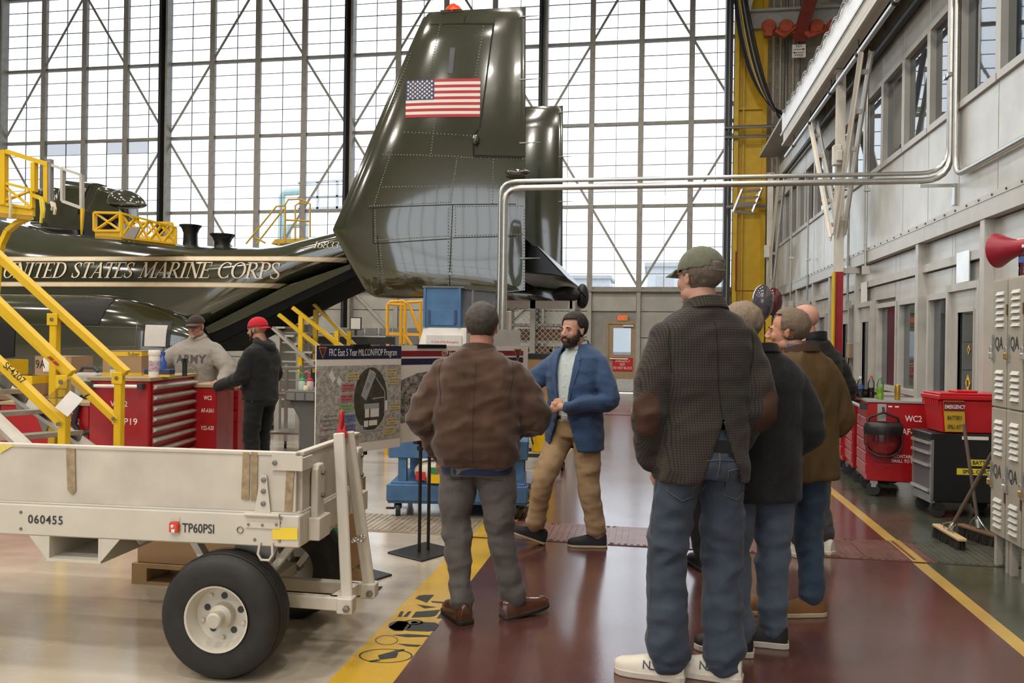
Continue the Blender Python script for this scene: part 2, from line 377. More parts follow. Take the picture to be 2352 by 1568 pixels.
# ---------------------------------------------------------------- the apron outside, overexposed behind the glass
mout = M('sunlit_concrete', (0.42, 0.42, 0.42), .9); mpale = M('pale_exterior', (0.50, 0.52, 0.52), .9); mpip = M('pale_green_pipe', (.40, .50, .47), .8)
o = MB().bx(-90, 60, YW + .4, 140, -.25, -.05).build('ground', mout); o['kind'] = 'structure'
def ext(px0, px1, py0, py1, Y, name, label, cat, m=None):
    a, b_ = onY(px0, py1, Y), onY(px1, py0, Y); r_ = empty(name, (a.x, Y, 0), label=label, cat=cat); w, h = b_.x - a.x, b_.z
    MB().bx(0, w, 0, 6, 0, h).build('wall', m or mpale, r_); MB().bx(-.2, w + .2, -.3, 6.3, h, h + .3).build('roof', mout, r_); n = max(2, int(w/3))
    for k in range(n): MB().bx(w*(k + .25)/n, w*(k + .7)/n, -.06, 0, h*.75, h*.9).build('window', mout, r_)
    return r_
ext(1486, 1660, 612, 660, 60, 'warehouse', 'pale overexposed warehouse outside the rightmost glazed door', 'building')
ext(1300, 1400, 640, 660, 75, 'low_shed', 'faint low shed outside beyond the tail fin', 'building')
pg = empty('pipe_gantry', (0, 0, 0), label='faint pale pipe gantry outside above the fuselage', cat='gantry'); Yp = 48
for pts, r_ in (([(645, 560), (648, 450), (655, 442), (690, 440)], .22), ([(660, 560), (664, 520), (700, 515)], .2)): MB().tube([onY(a, b_, Yp) for a, b_ in pts], r_, 8).build('pipe', mpip, pg, True)
for a, b_ in (((684, 420), (790, 415)), ((684, 455), (795, 450)), ((690, 420), (690, 500)), ((730, 418), (730, 480)), ((775, 416), (775, 480)), ((684, 480), (800, 476))): MB().bar(onY(*a, Yp), onY(*b_, Yp), .15, .15).build('rail', mpale, pg)
for px in (648, 700, 790): t = onY(px, 480, Yp); MB().bx(t.x - .15, t.x + .15, Yp, Yp + .3, 0, t.z).build('leg', mpale, pg)
# ================================================================ OFFICE BLOCK ALONG THE RIGHT SIDE
mpan = M('aluminium_panel', (0.60, 0.59, 0.545), 0.36, 0.35, 0.10, 3.5, 0.05, 14)
mpost = M('grey_trim', (0.56, 0.545, 0.50), 0.42, 0.25, 0.08, 5)
mgal = M('galvanised_pipe', (0.52, 0.52, 0.50), 0.28, 0.9, 0.1, 20)
mcream = M('cream_steel', (0.66, 0.63, 0.56), 0.45, 0.0, 0.08, 6)
mblack = M('black_cable', (0.02, 0.02, 0.022), 0.5)
mglassd = M('office_glass', (0.035, 0.045, 0.055), 0.02, 0, 0.0, 5, 0.03, 1.8, 1.0, ior=1.7)  # opaque pane, coloured dark for the dim rooms behind it
wr = empty('wall_right', kind='structure')
slab('core', XR + .05, XR + .3, 3.0, 21.6, 0, 6.36, M('core_dark', (.25, .24, .22), .7), wr, None)
MB().bx(XR - .02, 6, 21.5, 21.7, 0, 6.36).build('end_panel', mpan, wr)
ZS, ZH = 4.0, 5.16
YB0, BWY = 8.06, 0.955
win_n = [10]
pw_me = MB().bx(.045, .055, .03, BWY - .07, ZS + .03, ZH - .03).mesh('pane'); pw_me.materials.append(mglassd)
for k in range(-5, 14):
    y = YB0 + k * BWY
    MB().bx(XR, XR + .06, y + .008, y + BWY - .008, 2.9, ZS - .02).build('panel', mpan, wr, bevel=.004)
    MB().bx(XR, XR + .06, y + .008, y + BWY - .008, ZH + .03, 6.05).build('panel', mpan, wr, bevel=.004)
    w = empty('window_%d' % win_n[0], (XR, y, 0), kind='structure'); win_n[0] += 1
    fr = MB().bx(-.02, .06, -.03, .035, ZS - .03, ZH + .04).bx(-.02, .06, BWY - .075, BWY - .03, ZS - .03, ZH + .04)
    fr.bx(-.03, .06, 0, BWY - .03, ZS - .04, ZS + .03).bx(-.02, .06, 0, BWY - .03, ZH - .03, ZH + .04)
    fr.build('window_frame', mpost, w); inst('pane', pw_me, parent=w)
MB().bx(XR - .10, XR + .06, 3, 21.6, 2.70, 2.905).bx(XR - .105, XR - .09, 3, 21.6, 2.86, 2.91).build('beam', mpost, wr)
bm_ = MB()
for k in range(60): bm_.lathe([(.012, 0), (.012, .008), (0, .008)], 6, (XR - .105, 3.4 + k*.3, 2.885), (-1, 0, 0))
bm_.build('bolts', mdark, wr)
def pY(px, y=700): return onX(px, y, XR).y
posts = [6.3, 8.16, 10.05, 12.95, 14.8, 16.3, 18.1, 20.0]
for y in posts: MB().bx(XR - .09, XR + .05, y - .05, y + .05, 0, 2.70).build('stud', mpost, wr, bevel=.005)
MB().bx(XR - .04, XR + .05, 3, 21.6, 2.36, 2.45).build('rail', mpost, wr)
opens = []
def lower_window(pa, pb, z0=.98, z1=2.03):
    ya, yb = sorted((pY(pa), pY(pb))); w = empty('window_%d' % win_n[0], (XR, ya, 0), kind='structure'); win_n[0] += 1; q = yb - ya
    MB().bx(-.035, .05, -.05, .0, z0 - .05, z1 + .06).bx(-.035, .05, q, q + .05, z0 - .05, z1 + .06).bx(-.045, .05, -.05, q + .05, z0 - .06, z0).bx(-.035, .05, -.05, q + .05, z1, z1 + .06).build('window_frame', mpost, w)
    MB().bx(.03, .04, 0, q, z0, z1).build('pane', mglassd, w)
    MB().bx(.041, .05, 0, q, z0, z1).build('dim_room_backing', M('core_dark', (.25, .24, .22), .7), w)  # thin sheet standing in for the dim room behind the pane
    opens.append((ya - .05, yb + .05, z0 - .06, z1 + .06)); return w
for a, b_ in ((2022, 2062), (2072, 2120), (2140, 2180), (1881, 1899)): lower_window(a, b_)
dn = [2]
def office_door(pa, pb, ga, gb, z1=2.08):
    ya, yb = sorted((pY(pa), pY(pb))); g0, g1 = sorted((pY(ga), pY(gb)))
    d = empty('door_%d' % dn[0], (XR, 0, 0), kind='structure'); dn[0] += 1
    MB().bx(-.06, .05, ya - .06, ya, 0, z1 + .07).bx(-.06, .05, yb, yb + .06, 0, z1 + .07).bx(-.06, .05, ya, yb, z1, z1 + .07).build('door_frame', mpost, d)
    MB().bx(-.02, .02, ya, g0, .01, z1).bx(-.02, .02, g1, yb, .01, z1).bx(-.02, .02, g0, g1, .01, .75).bx(-.02, .02, g0, g1, 1.86, z1).build('door_leaf', mpan, d)
    MB().bx(-.03, .02, g0 - .02, g0, .73, 1.88).bx(-.03, .02, g1, g1 + .02, .73, 1.88).bx(-.03, .02, g0, g1, 1.86, 1.89).build('glazing_trim', mpost, d)
    MB().bx(.0, .008, g0, g1, .75, 1.86).build('pane', mglassd, d)
    for z in (.3, 1.75): MB().bx(-.05, -.02, ya - .02, ya + .02, z, z + .12).build('hinge', mdark, d)
    MB().tube([(-.05, yb - .08, 1.0), (-.05, yb - .2, 1.0)], .012).build('door_handle', malu, d)
    opens.append((ya - .06, yb + .06, 0, z1 + .07)); return d
office_door(2191, 2258, 2206, 2243); office_door(1976, 2008, 1985, 2000); office_door(1934, 1957, 1940, 1952)
# aluminium infill panels of the lower storey, cut round the openings
seams = sorted(set(posts + [pY(p) for p in (2066, 2185, 2130)] + [7.2, 9.1, 11.2, 13.9, 15.6, 17.2, 19.0, 21.5]))
for a, b_ in zip(seams[:-1], seams[1:]):
    MB().bx(XR + .005, XR + .05, a + .004, b_ - .004, 2.46, 2.69).build('panel', mpan, wr)
    sp = [(0.02, 2.35)]
    for (ya, yb, z0, z1) in opens:
        if ya < b_ - .01 and yb > a + .01:
            sp = [s for q in sp for s in ((q[0], min(q[1], z0)), (max(q[0], z1), q[1])) if s[1] - s[0] > .03]
    for z0, z1 in sp: MB().bx(XR + .005, XR + .05, a + .004, b_ - .004, z0 + .004, z1 - .004).build('panel', mpan, wr)
def wall_plate(name, pa, pb, y0, y1, m, label, cat='sign'):
    ya, yb = sorted((pY(pa), pY(pb))); z0, z1 = onX((pa+pb)/2, y1, XR).z, onX((pa+pb)/2, y0, XR).z
    o = MB().bx(XR - .055, XR - .045, ya, yb, z0, z1).build(name, m); return tag(o, label, cat)
mplate = M('glossy_white_plate', (0.72, 0.74, 0.72), .15, .3)
wall_plate('wall_plate', 2209, 2238, 578, 648, mplate, 'glossy blank white plate above the office door nearest the lockers')
o = wall_plate('wall_plate', 1986, 1999, 648, 694, mwht, 'narrow white notice high beside the second office door')
dgl = M('hazard_yellow', (.75, .47, .03), .5)
for px, py, s in ((2226, 803, .05), (2224, 880, .09)):
    c = onX(px, py, XR); e = tag(empty('hazard_sticker', c, label='%s yellow diamond sticker on the office door glass' % ('small upper' if s < .06 else 'large lower'), cat='sticker'), group='door stickers')
    MB().prism([(-.006, -s*.7, 0), (-.006, 0, -s), (-.006, s*.7, 0), (-.006, 0, s)], (.003, 0, 0)).build('sticker_sheet', dgl, e)
    MB().bx(-.0075, -.006, -s*.25, s*.25, -s*.35, s*.35).build('print', mink, e)

# eaves, fascia and its bracing
XF = 2.6
zf = lambda z: 1.5 + (z - 1.5)*2.6/2.15
ev = empty('trim_1', kind='structure')
mfas = M('white_fascia', (0.88, 0.90, 0.93), .4, 0, .05, 3)
MB().bx(XF, XF + .05, 2.5, 17.6, zf(5.18), zf(5.50)).build('fascia', mfas, ev)
MB().bx(XF + .03, XF + .10, 2.5, 17.6, zf(4.98), zf(5.18)).bx(XF - .0, XF + .16, 2.5, 17.6, zf(4.95), zf(4.99)).build('edge_beam', mcream, ev)
MB().bx(XF + .05, XR + .3, 2.5, 21.7, 6.36, 6.42).bx(XF + .12, XF + .2, 2.5, 17.6, 5.9, 6.36).build('soffit', M('soffit_paint', (.50, .49, .45), .6), ev)
for k in range(8): MB().bx(XF + .1, XR, 3.5 + 2*k, 3.56 + 2*k, 6.15, 6.36).build('joist', mcream, ev)
MB().tube([(XR - .08, 2.5, 5.58), (XR - .08, 21.5, 5.58)], .05).build('dark_trunking', mdark, ev)
def drape(px0, y0, y1, z, n, sag):
    pts = []
    for i in range(n * 6 + 1):
        t = i / 6; pts.append((px0, y0 + (y1 - y0) * i / (n*6), z - sag * math.sin(math.pi * (t % 1)) ** 2))
    return pts
mcab = M('grey_cable', (.30, .31, .30), .5)
ca = MB().tube(drape(XF - .02, 3, 17.4, zf(5.52), 24, .07), .012, 5).tube(drape(XF - .03, 3, 17.4, zf(5.50), 24, .10), .009, 5)
tag(ca.build('draped_cable', mcab, smooth=True), 'grey cables draped along the white fascia above the office', 'cable')
sp_ = empty('sprinkler_pipe', (XF + .1, 2.5, 5.48), label='long grey sprinkler pipe hung under the white fascia', cat='pipe')
MB().tube([(0, 0, 0), (0, 15.2, 0)], .036, 10).build('pipe', mgal, sp_, True)
for k in range(9):
    MB().lathe([(.045, -.03), (.05, 0), (.045, .03)], 10, (0, .6 + 1.7*k, 0), (0, 1, 0)).tube([(0, .6 + 1.7*k, .03), (0, .6 + 1.7*k, .2)], .008, 5).build('hanger', mdark, sp_)
pp = MB().tube([(XF - .06, 2.5, zf(5.08)), (XF - .06, 17.3, zf(5.08))], .02, 8)
tag(pp.build('conduit', mgal, smooth=True), 'thin metal conduit running along the edge beam of the eaves', 'pipe')
def vpost(px, X, ztop, cols, zs, label):
    y = onX(px, 600, X).y; o = empty('steel_post', (X, y, 0), label=label, cat='post'); z0 = 0
    for c, z in zip(cols, zs):
        MB().bx(-.06, .06, -.06, -.048, z0, z).bx(-.06, .06, .048, .06, z0, z).bx(-.008, .008, -.048, .048, z0, z).build('shaft', c, o); z0 = z
    MB().bx(-.1, .1, -.1, .1, 0, .02).build('base_plate', mdark, o)
    MB().bx(-.09, .09, -.09, .09, ztop - .02, ztop).build('cap_plate', cols[-1], o)
    return o, y
mredp = M('dark_red_paint', (.33, .02, .03), .4); mylp = M('yellow_paint', (0.66, 0.42, 0.02), .42, 0, .1, 4)
p1, yp1 = vpost(1926, 2.75, 5.66, (mredp, mcream), (2.62, 5.66), 'cream steel post with dark red lower half under the eaves')
p2, yp2 = vpost(1767, 2.75, 5.66, (mylp, mcream), (2.47, 5.66), 'cream steel post with yellow lower half near the far end')
MB().bx(-.14, -.02, -.22, -.1, 4.2, 4.5).bx(-.1, -.02, -.28, -.18, 4.25, 4.4).build('alarm_box', mcream, p1, bevel=.01)
MB().bx(-.14, -.02, -.22, -.1, 3.6, 3.9).build('alarm_box', mcream, p2, bevel=.01)
MB().bx(.05, .30, -.03, .03, 2.60, 2.68).build('tie_arm', mpost, p1)
def strut(pa, pb, label):
    a, b_ = onX(*pa, 2.75), onX(*pb, 2.75); o = empty('brace_strut', (0, 0, 0), label=label, cat='strut')
    d = (b_ - a).normalized(); sd = V((1, 0, 0))
    for s in (-1, 1):
        q = sd * .052 * s
        m = MB().bar(a + q, b_ + q, .012, .17, (1, 0, 0).__class__((0, 1, 0)))
        m.bar(a + q + V((.02*s, 0, 0)), b_ + q + V((.02*s, 0, 0)), .05, .012, (0, 1, 0)); m.build('channel', mcream, o)
    for k in range(5):
        c = a.lerp(b_, .1 + .2*k); MB().bx(c.x - .045, c.x + .045, c.y - .02, c.y + .02, c.z - .03, c.z + .03).build('spacer', mpost, o)
    return o
strut((1990, 118), (1928, 540), 'cream double-channel strut leaning right from the red-footed post to the eaves')
strut((1870, 288), (1918, 545), 'cream double-channel strut leaning left from the red-footed post to the eaves')
strut((1795, 412), (1762, 735), 'cream double-channel strut at the far yellow-footed post')
o = MB().tube([(2.66, yp1 - .12, 0), (2.66, yp1 - .12, 2.6)], .028, 8).build('standpipe', mylp); tag(o, 'thin yellow pipe standing beside the dark red post', 'pipe')
# conduits on the office wall and the pair crossing over the walkway
YC = onX(2195, 408, XR).y; ZCN = 3.27
def conduit(pts, r, label, name='conduit', m=None, clips=()):
    o = empty(name, pts[0], label=label, cat='pipe'); p0 = V(pts[0])
    MB().tube([V(p) - p0 for p in pts], r, 10).build('pipe', m or mgal, o, True)
    for c in clips: c = V(c) - p0; MB().bx(c.x - .05, c.x + .03, c.y - .045, c.y + .045, c.z - .02, c.z + .02).build('clamp', malu, o)
    return o
def bend(a, b_, c, r, n=6):                 # rounded corner at b
    a, b_, c = V(a), V(b_), V(c); u = (a - b_).normalized(); w = (c - b_).normalized(); out = []
    for i in range(n + 1):
        t = i / n; out.append((b_ + u*r).lerp(b_, t).lerp(b_.lerp(b_ + w*r, t), t))
    return out
XD = onY(1147, 600, YC).x
for i, (dx, r, zz) in enumerate(((0, .024, ZCN + .07), (.062, .034, ZCN - .02))):
    a = (XR - .1, YC - .06*i, zz); c = (XD + dx, YC - .06*i, zz); e = (XD + dx, YC - .06*i, 1.62)
    top = (XR - .06, YC + .04 - .07*i, 6.0); aa = (XR - .06, YC + .04 - .07*i, zz)
    pts = [top] + bend(top, aa, c, .28) + bend(aa, c, e, .18) + [e]
    conduit(pts, r, ('thin' if i == 0 else 'thick') + ' metal conduit crossing above the walkway and dropping beside the tail', clips=[(XR - .06, YC + .04 - .07*i, 4.35)])
conduit([(XR - .05, YC - .14, 6.0)] + bend((XR - .05, YC - .14, 6), (XR - .05, YC - .14, ZCN), (XR - .05, 3, ZCN), .2) + [(XR - .05, 3.5, ZCN)], .03, 'metal conduit turning along the office wall above the lockers')
o = MB().bx(XR - .36, XR, YC - .05, YC - .01, ZCN - .09, ZCN - .06).bx(XR - .03, XR, YC - .06, YC, ZCN - .28, ZCN - .06).bx(XR - .03, XR - .01, YC - .06, YC + .02, ZCN - .28, ZCN - .2).build('pipe_bracket', mgal); tag(o, 'slotted steel bracket carrying the crossing conduits on the wall', 'bracket')
for px, y0, y1, nm in ((2010, 118, 610, 'beside the upright strut'), (1968, 470, 690, 'just right of the dark red post'), (1871, 420, 690, 'between the two cream posts'), (1831, 410, 690, 'near the far office end')):
    yy = pY(px, 500); z1, z0 = onX(px, y0, XR).z, onX(px, y1, XR).z
    o = conduit([(XR - .12, yy, z1), (XR - .12, yy, z0)], .018, 'thin vertical conduit on the office wall ' + nm, clips=[(XR - .1, yy, z0 + (z1 - z0)*.35)])
    MB().bx(-.04, .05, -.04, .04, z0 - z1 - .12, z0 - z1).build('outlet_box', mpost, o)

# yellow hangar column, crane gear and cables by the masonry
YL = YW - 1.0
xa, xb = onY(1681, 500, YL).x, onY(1757, 500, YL).x
col = empty('hangar_column', ((xa + xb)/2, YL, 0), label='tall yellow hangar column at the right end of the glazed doors', cat='column'); hw = (xb - xa)/2
MB().bx(-hw, hw, -.02, .02, 0, 13.3).build('web_plate', mylp, col)
MB().bx(-hw, -hw + .12, -.25, .05, 0, 13.3).bx(hw - .12, hw, -.1, .05, 0, 13.3).bx(-hw + .25, -hw + .29, -.12, 0, 0, 13.3).build('flange', mylp, col)
for z in (2.5, 5.4, 8.1): MB().bx(-hw, hw, -.1, -.02, z, z + .08).build('stiffener', mylp, col)
for r_, z in ((.05, 7.55), (.045, 7.28)):
    a = onY(1668, 300, YL - .3); o = MB().tube([(a.x - .05, YL - .35, z), (a.x + 2.2, YL - .35, z)], r_, 8).build('cross_pipe', mgal, smooth=True); tag(o, ('upper' if z > 7.4 else 'lower') + ' horizontal pipe crossing the yellow column', 'pipe', 'pipes across the yellow column')
o = conduit([(xa + .1, YL - .3, 4.1), (xa + .1, YL - .3, 3.0), (xb, YL - .3, 3.0)], .018, 'thin red pipe bent on the face of the yellow column', m=mredp)
cb = empty('door_track_column', (onY(1672, 300, YL).x, YL, 0), label='dark steel guide column between glazed doors and yellow column', cat='column')
MB().bx(-.10, -.03, -.3, .2, 0, 13.3).bx(.03, .09, -.3, .2, 0, 13.3).build('guide', mdark, cb); MB().bx(-.03, .03, -.1, .1, 0, 13.3).build('web_plate', mcream, cb)
random.seed(3)
hb = empty('cable_bundle', (0, 0, 0), label='bundle of black grey and yellow cables looping down beside the yellow column', cat='cable')
for i in range(14):
    px = 1684 + i*1.5 + random.random()*4; a = onY(px, -40, YL - .85); b1 = onY(px + 6 + i*3, 140 + i*4, YL - .85); c1 = onY(1745 + i*2.2, 245 + i*2.2, YL - .8); d1 = onY(1800 + i*2, 258 + i*4, YL - .7)
    pts = []
    for k in range(13):
        t = k/12; p_ = ((1-t)**3)*a + 3*((1-t)**2)*t*b1 + 3*(1-t)*t*t*c1 + t**3*d1; pts.append(p_)
    MB().tube(pts, .018 + .012*random.random(), 5).build('cable', mylp if i == 5 else (mcab if i % 5 == 4 else mblack), hb, smooth=True)
cr = empty('crane_beam', (0, 0, 0), label='grey crane beam across the masonry above the yellow column', cat='beam')
a, b_ = onY(1716, 48, YL - .2), onY(1960, 42, YL - .2)
MB().bx(a.x, b_.x, YL - .2, YL, a.z - .22, a.z + .22).bx(a.x, b_.x, YL - .35, YL + .1, a.z + .2, a.z + .26).build('girder', M('grey_crane_paint', (.42, .42, .40), .6), cr)
MB().bar(onY(1712, 50, YL - .4), onY(1735, -40, YL - .4), .3, .12).build('drop_bracket', mcream, cr)
mor = M('orange_red_paint', (.42, .075, .03), .5, 0, .2); mrust = M('red_oxide', (.23, .04, .03), .6, 0, .2)
tr = empty('crane_trolley', (0, 0, 0), label='orange-red crane trolley with rollers under the grey beam', cat='trolley')
MB().bar(onY(1870, -30, YL - 1.2), onY(1834, 92, YL - .3), .3, .2).build('runway_rail', mrust, tr)
MB().bar(onY(1760, 75, YL - .4), onY(1915, 68, YL - .4), .12, .14).build('axle', mor, tr)
MB().tube([onY(1782, 70, YL - .45), onY(1800, 82, YL - .45), onY(1830, 60, YL - .45), onY(1860, 82, YL - .45), onY(1890, 70, YL - .45)], .09, 8).build('hook_arms', mor, tr, True)
for px in (1766, 1806, 1876, 1916): MB().lathe([(0, -.06), (.17, -.06), (.2, 0), (.17, .06), (0, .06)], 14, onY(px, 60, YL - .5), (0, 1, 0)).build('roller', mor, tr)
MB().bar(onY(1766, 55, YL - .5), onY(1764, 85, YL - .5), .2, .2).build('bumper', mor, tr)
sb = onY(1835, 117, YL - .3); s_ = empty('direction_board', sb, label='small white REV and FWD arrow board hanging below the crane', cat='sign')
MB().bx(-.18, .18, 0, .02, -.18, .18).build('board', mwht, s_)
MB().tube([(0, .01, .18), (0, .01, .75)], .012, 6).build('hanging_cord', mblack, s_)
text('REV', 'lettering', mink, .1, (0, -.001, .13), (1,0,0), (0,0,1), s_, .01); text('FWD', 'lettering', mink, .1, (0, -.001, -.12), (1,0,0), (0,0,1), s_, .01)
MB().bx(-.14, .1, -.003, 0, .035, .05).prism([(.1, -.003, .01), (.16, -.003, .042), (.1, -.003, .075)], (0, .002, 0)).build('right_arrow', mink, s_)
MB().bx(-.1, .14, -.003, 0, -.05, -.035).prism([(-.1, -.003, -.075), (-.16, -.003, -.042), (-.1, -.003, -.01)], (0, .002, 0)).build('left_arrow', mink, s_)
for px, r_ in ((1777, .04), (1793, .03), (1806, .05), (1822, .03), (1842, .06)):
    a = onY(px, 100, YW - .1); o = MB().tube([(a.x, YW - .12, 4), (a.x, YW - .12, 12.5)], r_, 6).build('riser_pipe', mgal if r_ > .045 else mcream, smooth=True); tag(o, {1777: 'first vertical riser pipe right of the yellow column', 1793: 'second thin riser pipe right of the yellow column', 1806: 'thick grey riser pipe left of the REV FWD board', 1822: 'thin riser pipe passing behind the left edge of the REV FWD board', 1842: 'thickest riser pipe passing behind the right of the REV FWD board'}[px], 'pipe', 'riser pipes on the masonry')
# slanted luminaire frame hung on the column
lf_ = empty('tilted_floodlight_rack', (0, 0, 0), label='tilted metal rack of tubes in front of the yellow column', cat='rack'); dd = 18.5
for a, b_ in (((1705, 435), (1684, 487)), ((1750, 432), (1728, 488)), ((1705, 440), (1752, 436)), ((1700, 455), (1746, 452)), ((1694, 468), (1740, 466)), ((1686, 486), (1730, 488))):
    MB().tube([P(*a, dd), P(*b_, dd)], .035, 6).build('rail', mgal, lf_, True)
MB().tube([P(1740, 450, 18.5), onY(1742, 452, YL - .01)], .05, 6).build('wall_arm', mgal, lf_)
o = MB().tube([onY(1668, 476, YL - .3), onY(1757, 472, YL - .3)], .06, 8).build('cross_pipe', mgal); tag(o, 'horizontal pipe behind the tilted rack on the yellow column', 'pipe')
# balloons
for px, py, d, rx, rz, m, lb in ((1752, 692, 15.6, .21, .33, M('grey_balloon', (.10, .09, .11), .12, .2, coat=1), 'dark grey balloon floating beside the far yellow-footed post'),
                                 (1776, 690, 16.4, .2, .27, M('maroon_balloon', (.13, .02, .03), .15, coat=1), 'dark maroon balloon tucked behind the far post')):
    c = P(px, py, d); o = empty('balloon', c, label=lb, cat='balloon')
    MB().lathe([(0, rz)] + [(rx*math.sin(t*math.pi/10)*(1 - .12*(t/10)), rz*math.cos(t*math.pi/10)*(1 if t < 5 else 1.15)) for t in range(1, 10)] + [(.015, -rz*1.16), (.03, -rz*1.25)], 18).build('envelope', m, o, True)
    MB().tube([(0, 0, -rz*1.2), (.02, .01, -rz*1.9), (-.02, 0, -c.z + .03)], .006, 5).build('ribbon', mylp, o); MB().bx(-.06, .02, -.04, .04, -c.z, -c.z + .05).build('ribbon_weight', mdark, o)
# ================================================================ TILT-ROTOR AIRCRAFT
YF, YF2, YC0, HWF = 10.6, 15.1, 12.85, 0.95
mol = M('olive_gloss_paint', (0.032, 0.035, 0.018), 0.12, 0, 0.12, 1.2, 0.04, 2.2, 0.7, coat=1.0)
mol.node_tree.nodes['Principled BSDF'].inputs['Coat IOR'].default_value = 1.75
mol2 = M('olive_panel_paint', (0.036, 0.038, 0.020), 0.16, 0, 0.12, 2, 0.08, 5, 0.5, coat=0.4)
mblk2 = M('black_composite', (0.008, 0.008, 0.009), 0.28, 0, .2, 8)
mcrm = M('cream_marking', (0.72, 0.64, 0.50), .35); mgold = M('gold_marking', (0.42, 0.24, 0.06), .35)
mline = M('panel_gap', (0.006, 0.006, 0.005), .7, var=0); mriv = M('rivet_metal', (0.16, 0.16, 0.13), .25, .6, var=0)
ac = empty('tiltrotor_aircraft', (0, 0, 0), label='dark green military tiltrotor with twin tail fins and cream UNITED STATES MARINE CORPS lettering', cat='aircraft')
def bvh_of(o, world=False):
    me = o.data; mw = o.matrix_world
    return BVHTree.FromPolygons([mw @ v.co if world else v.co.copy() for v in me.vertices], [tuple(p.vertices) for p in me.polygons])
def interp(tb, x):
    if x <= tb[0][0]: return tb[0][1]
    for (a, va), (b_, vb) in zip(tb[:-1], tb[1:]):
        if x <= b_: return va + (vb - va) * (x - a) / (b_ - a)
    return tb[-1][1]
# ---- fuselage
topp = [(-160, 486), (-60, 502), (0, 514), (68, 531), (218, 541), (401, 560), (500, 566), (578, 567), (629, 562), (680, 548), (730, 535), (780, 522), (900, 515), (1050, 520)]
botp = [(-160, 890), (0, 890), (218, 890), (330, 860), (420, 792), (476, 752), (667, 650), (800, 596), (900, 575), (1050, 570)]
hwp = [(-160, .95), (330, .95), (476, .9), (667, .72), (800, .5), (1050, .3)]
rings = []
for px in list(range(-160, 1051, 11)):
    zt_, zb_ = onY(px, interp(topp, px), YC0 - .35).z, onY(px, interp(botp, px), YC0 - .6).z
    x = onY(px, 620, YC0 - .75).x; w = interp(hwp, px); zc, hh = (zt_ + zb_)/2, (zt_ - zb_)/2; rg = []
    for j in range(48):
        t = 2*math.pi*j/48; c_, s_ = math.cos(t), math.sin(t); e = 2/3.0
        rg.append(V((x, YC0 + w*math.copysign(abs(c_)**e, c_), zc + hh*math.copysign(abs(s_)**e, s_))))
    rings.append(rg)
fus = MB().loft(rings).build('fuselage', mol, ac, True); fb = bvh_of(fus)
# ---- landing gear sponson bulging from the side
rings = []
for i in range(15):
    px = -150 + i * 43; t = i / 14; x = onY(px, 780, YC0 - 1.2).x
    s = max(.04, math.sin(math.pi * min(1, max(0, (1 - t)*1.0))**.9)) ** .55 if t > .45 else 1
    zc, hh, w = 1.42 - .05*t, .80*s, .55*s; rg = []
    for j in range(32):
        a = 2*math.pi*j/32; c_, s_ = math.cos(a), math.sin(a); e = 2/2.6
        rg.append(V((x, YC0 - .85 + w*math.copysign(abs(c_)**e, c_), zc + hh*math.copysign(abs(s_)**e, s_))))
    rings.append(rg)
spn = MB().loft(rings).build('sponson', mol, ac, True); sb_ = bvh_of(spn)
def strip(bvh, pts, w, mat, name, parent, lift=.004, up=(0, 0, 1), n=40, ydir=1):
    """flat marking of width w that follows a poly-line of (x, z) points on the near side of a surface"""
    m = MB(); L_, vs = [], []
    tot = [(V(p), V(q)) for p, q in zip(pts[:-1], pts[1:])]
    for p, q in tot:
        k = max(2, int((q - p).length / .12))
        for i in range(k): L_.append((p.lerp(q, i/k), (q - p).normalized()))
    L_.append((V(pts[-1]), (tot[-1][1] - tot[-1][0]).normalized()))
    for p, d in L_:
        nn = V((-d.y, d.x))
        for s in (-.5, .5):
            a = p + nn*w*s; h = bvh.ray_cast(V((a.x, 0, a.y)), V((0, ydir, 0)))
            vs.append((h[0] + V((0, -lift, 0))) if h[0] else None)
    fs = []
    for i in range(len(L_) - 1):
        if all(vs[2*i + k] is not None for k in range(4)): fs.append((2*i, 2*i+1, 2*i+3, 2*i+2))
    m.add([v or V((0, YC0, 2)) for v in vs], fs); return m.build(name, mat, parent, fix=False)
ys_ = YC0 - HWF
def XZ(px, py, Y): p = onY(px, py, Y); return (p.x, p.z)
zu = onY(400, 592, ys_).z; zlw = onY(330, 653, ys_).z; xl_ = onY(-140, 600, ys_).x
for z, xe, nm in ((zu, onY(805, 590, ys_).x, 'upper_stripe'), (zlw, onY(664, 652, ys_).x, 'lower_stripe')):
    st = strip(fb, [(xl_, z), (xe, z)], .062, mcrm, nm, ac, .016)
    for s in (-1, 1): strip(fb, [(xl_, z + s*.036), (xe, z + s*.036)], .014, mgold, 'gold_border', st, .015)
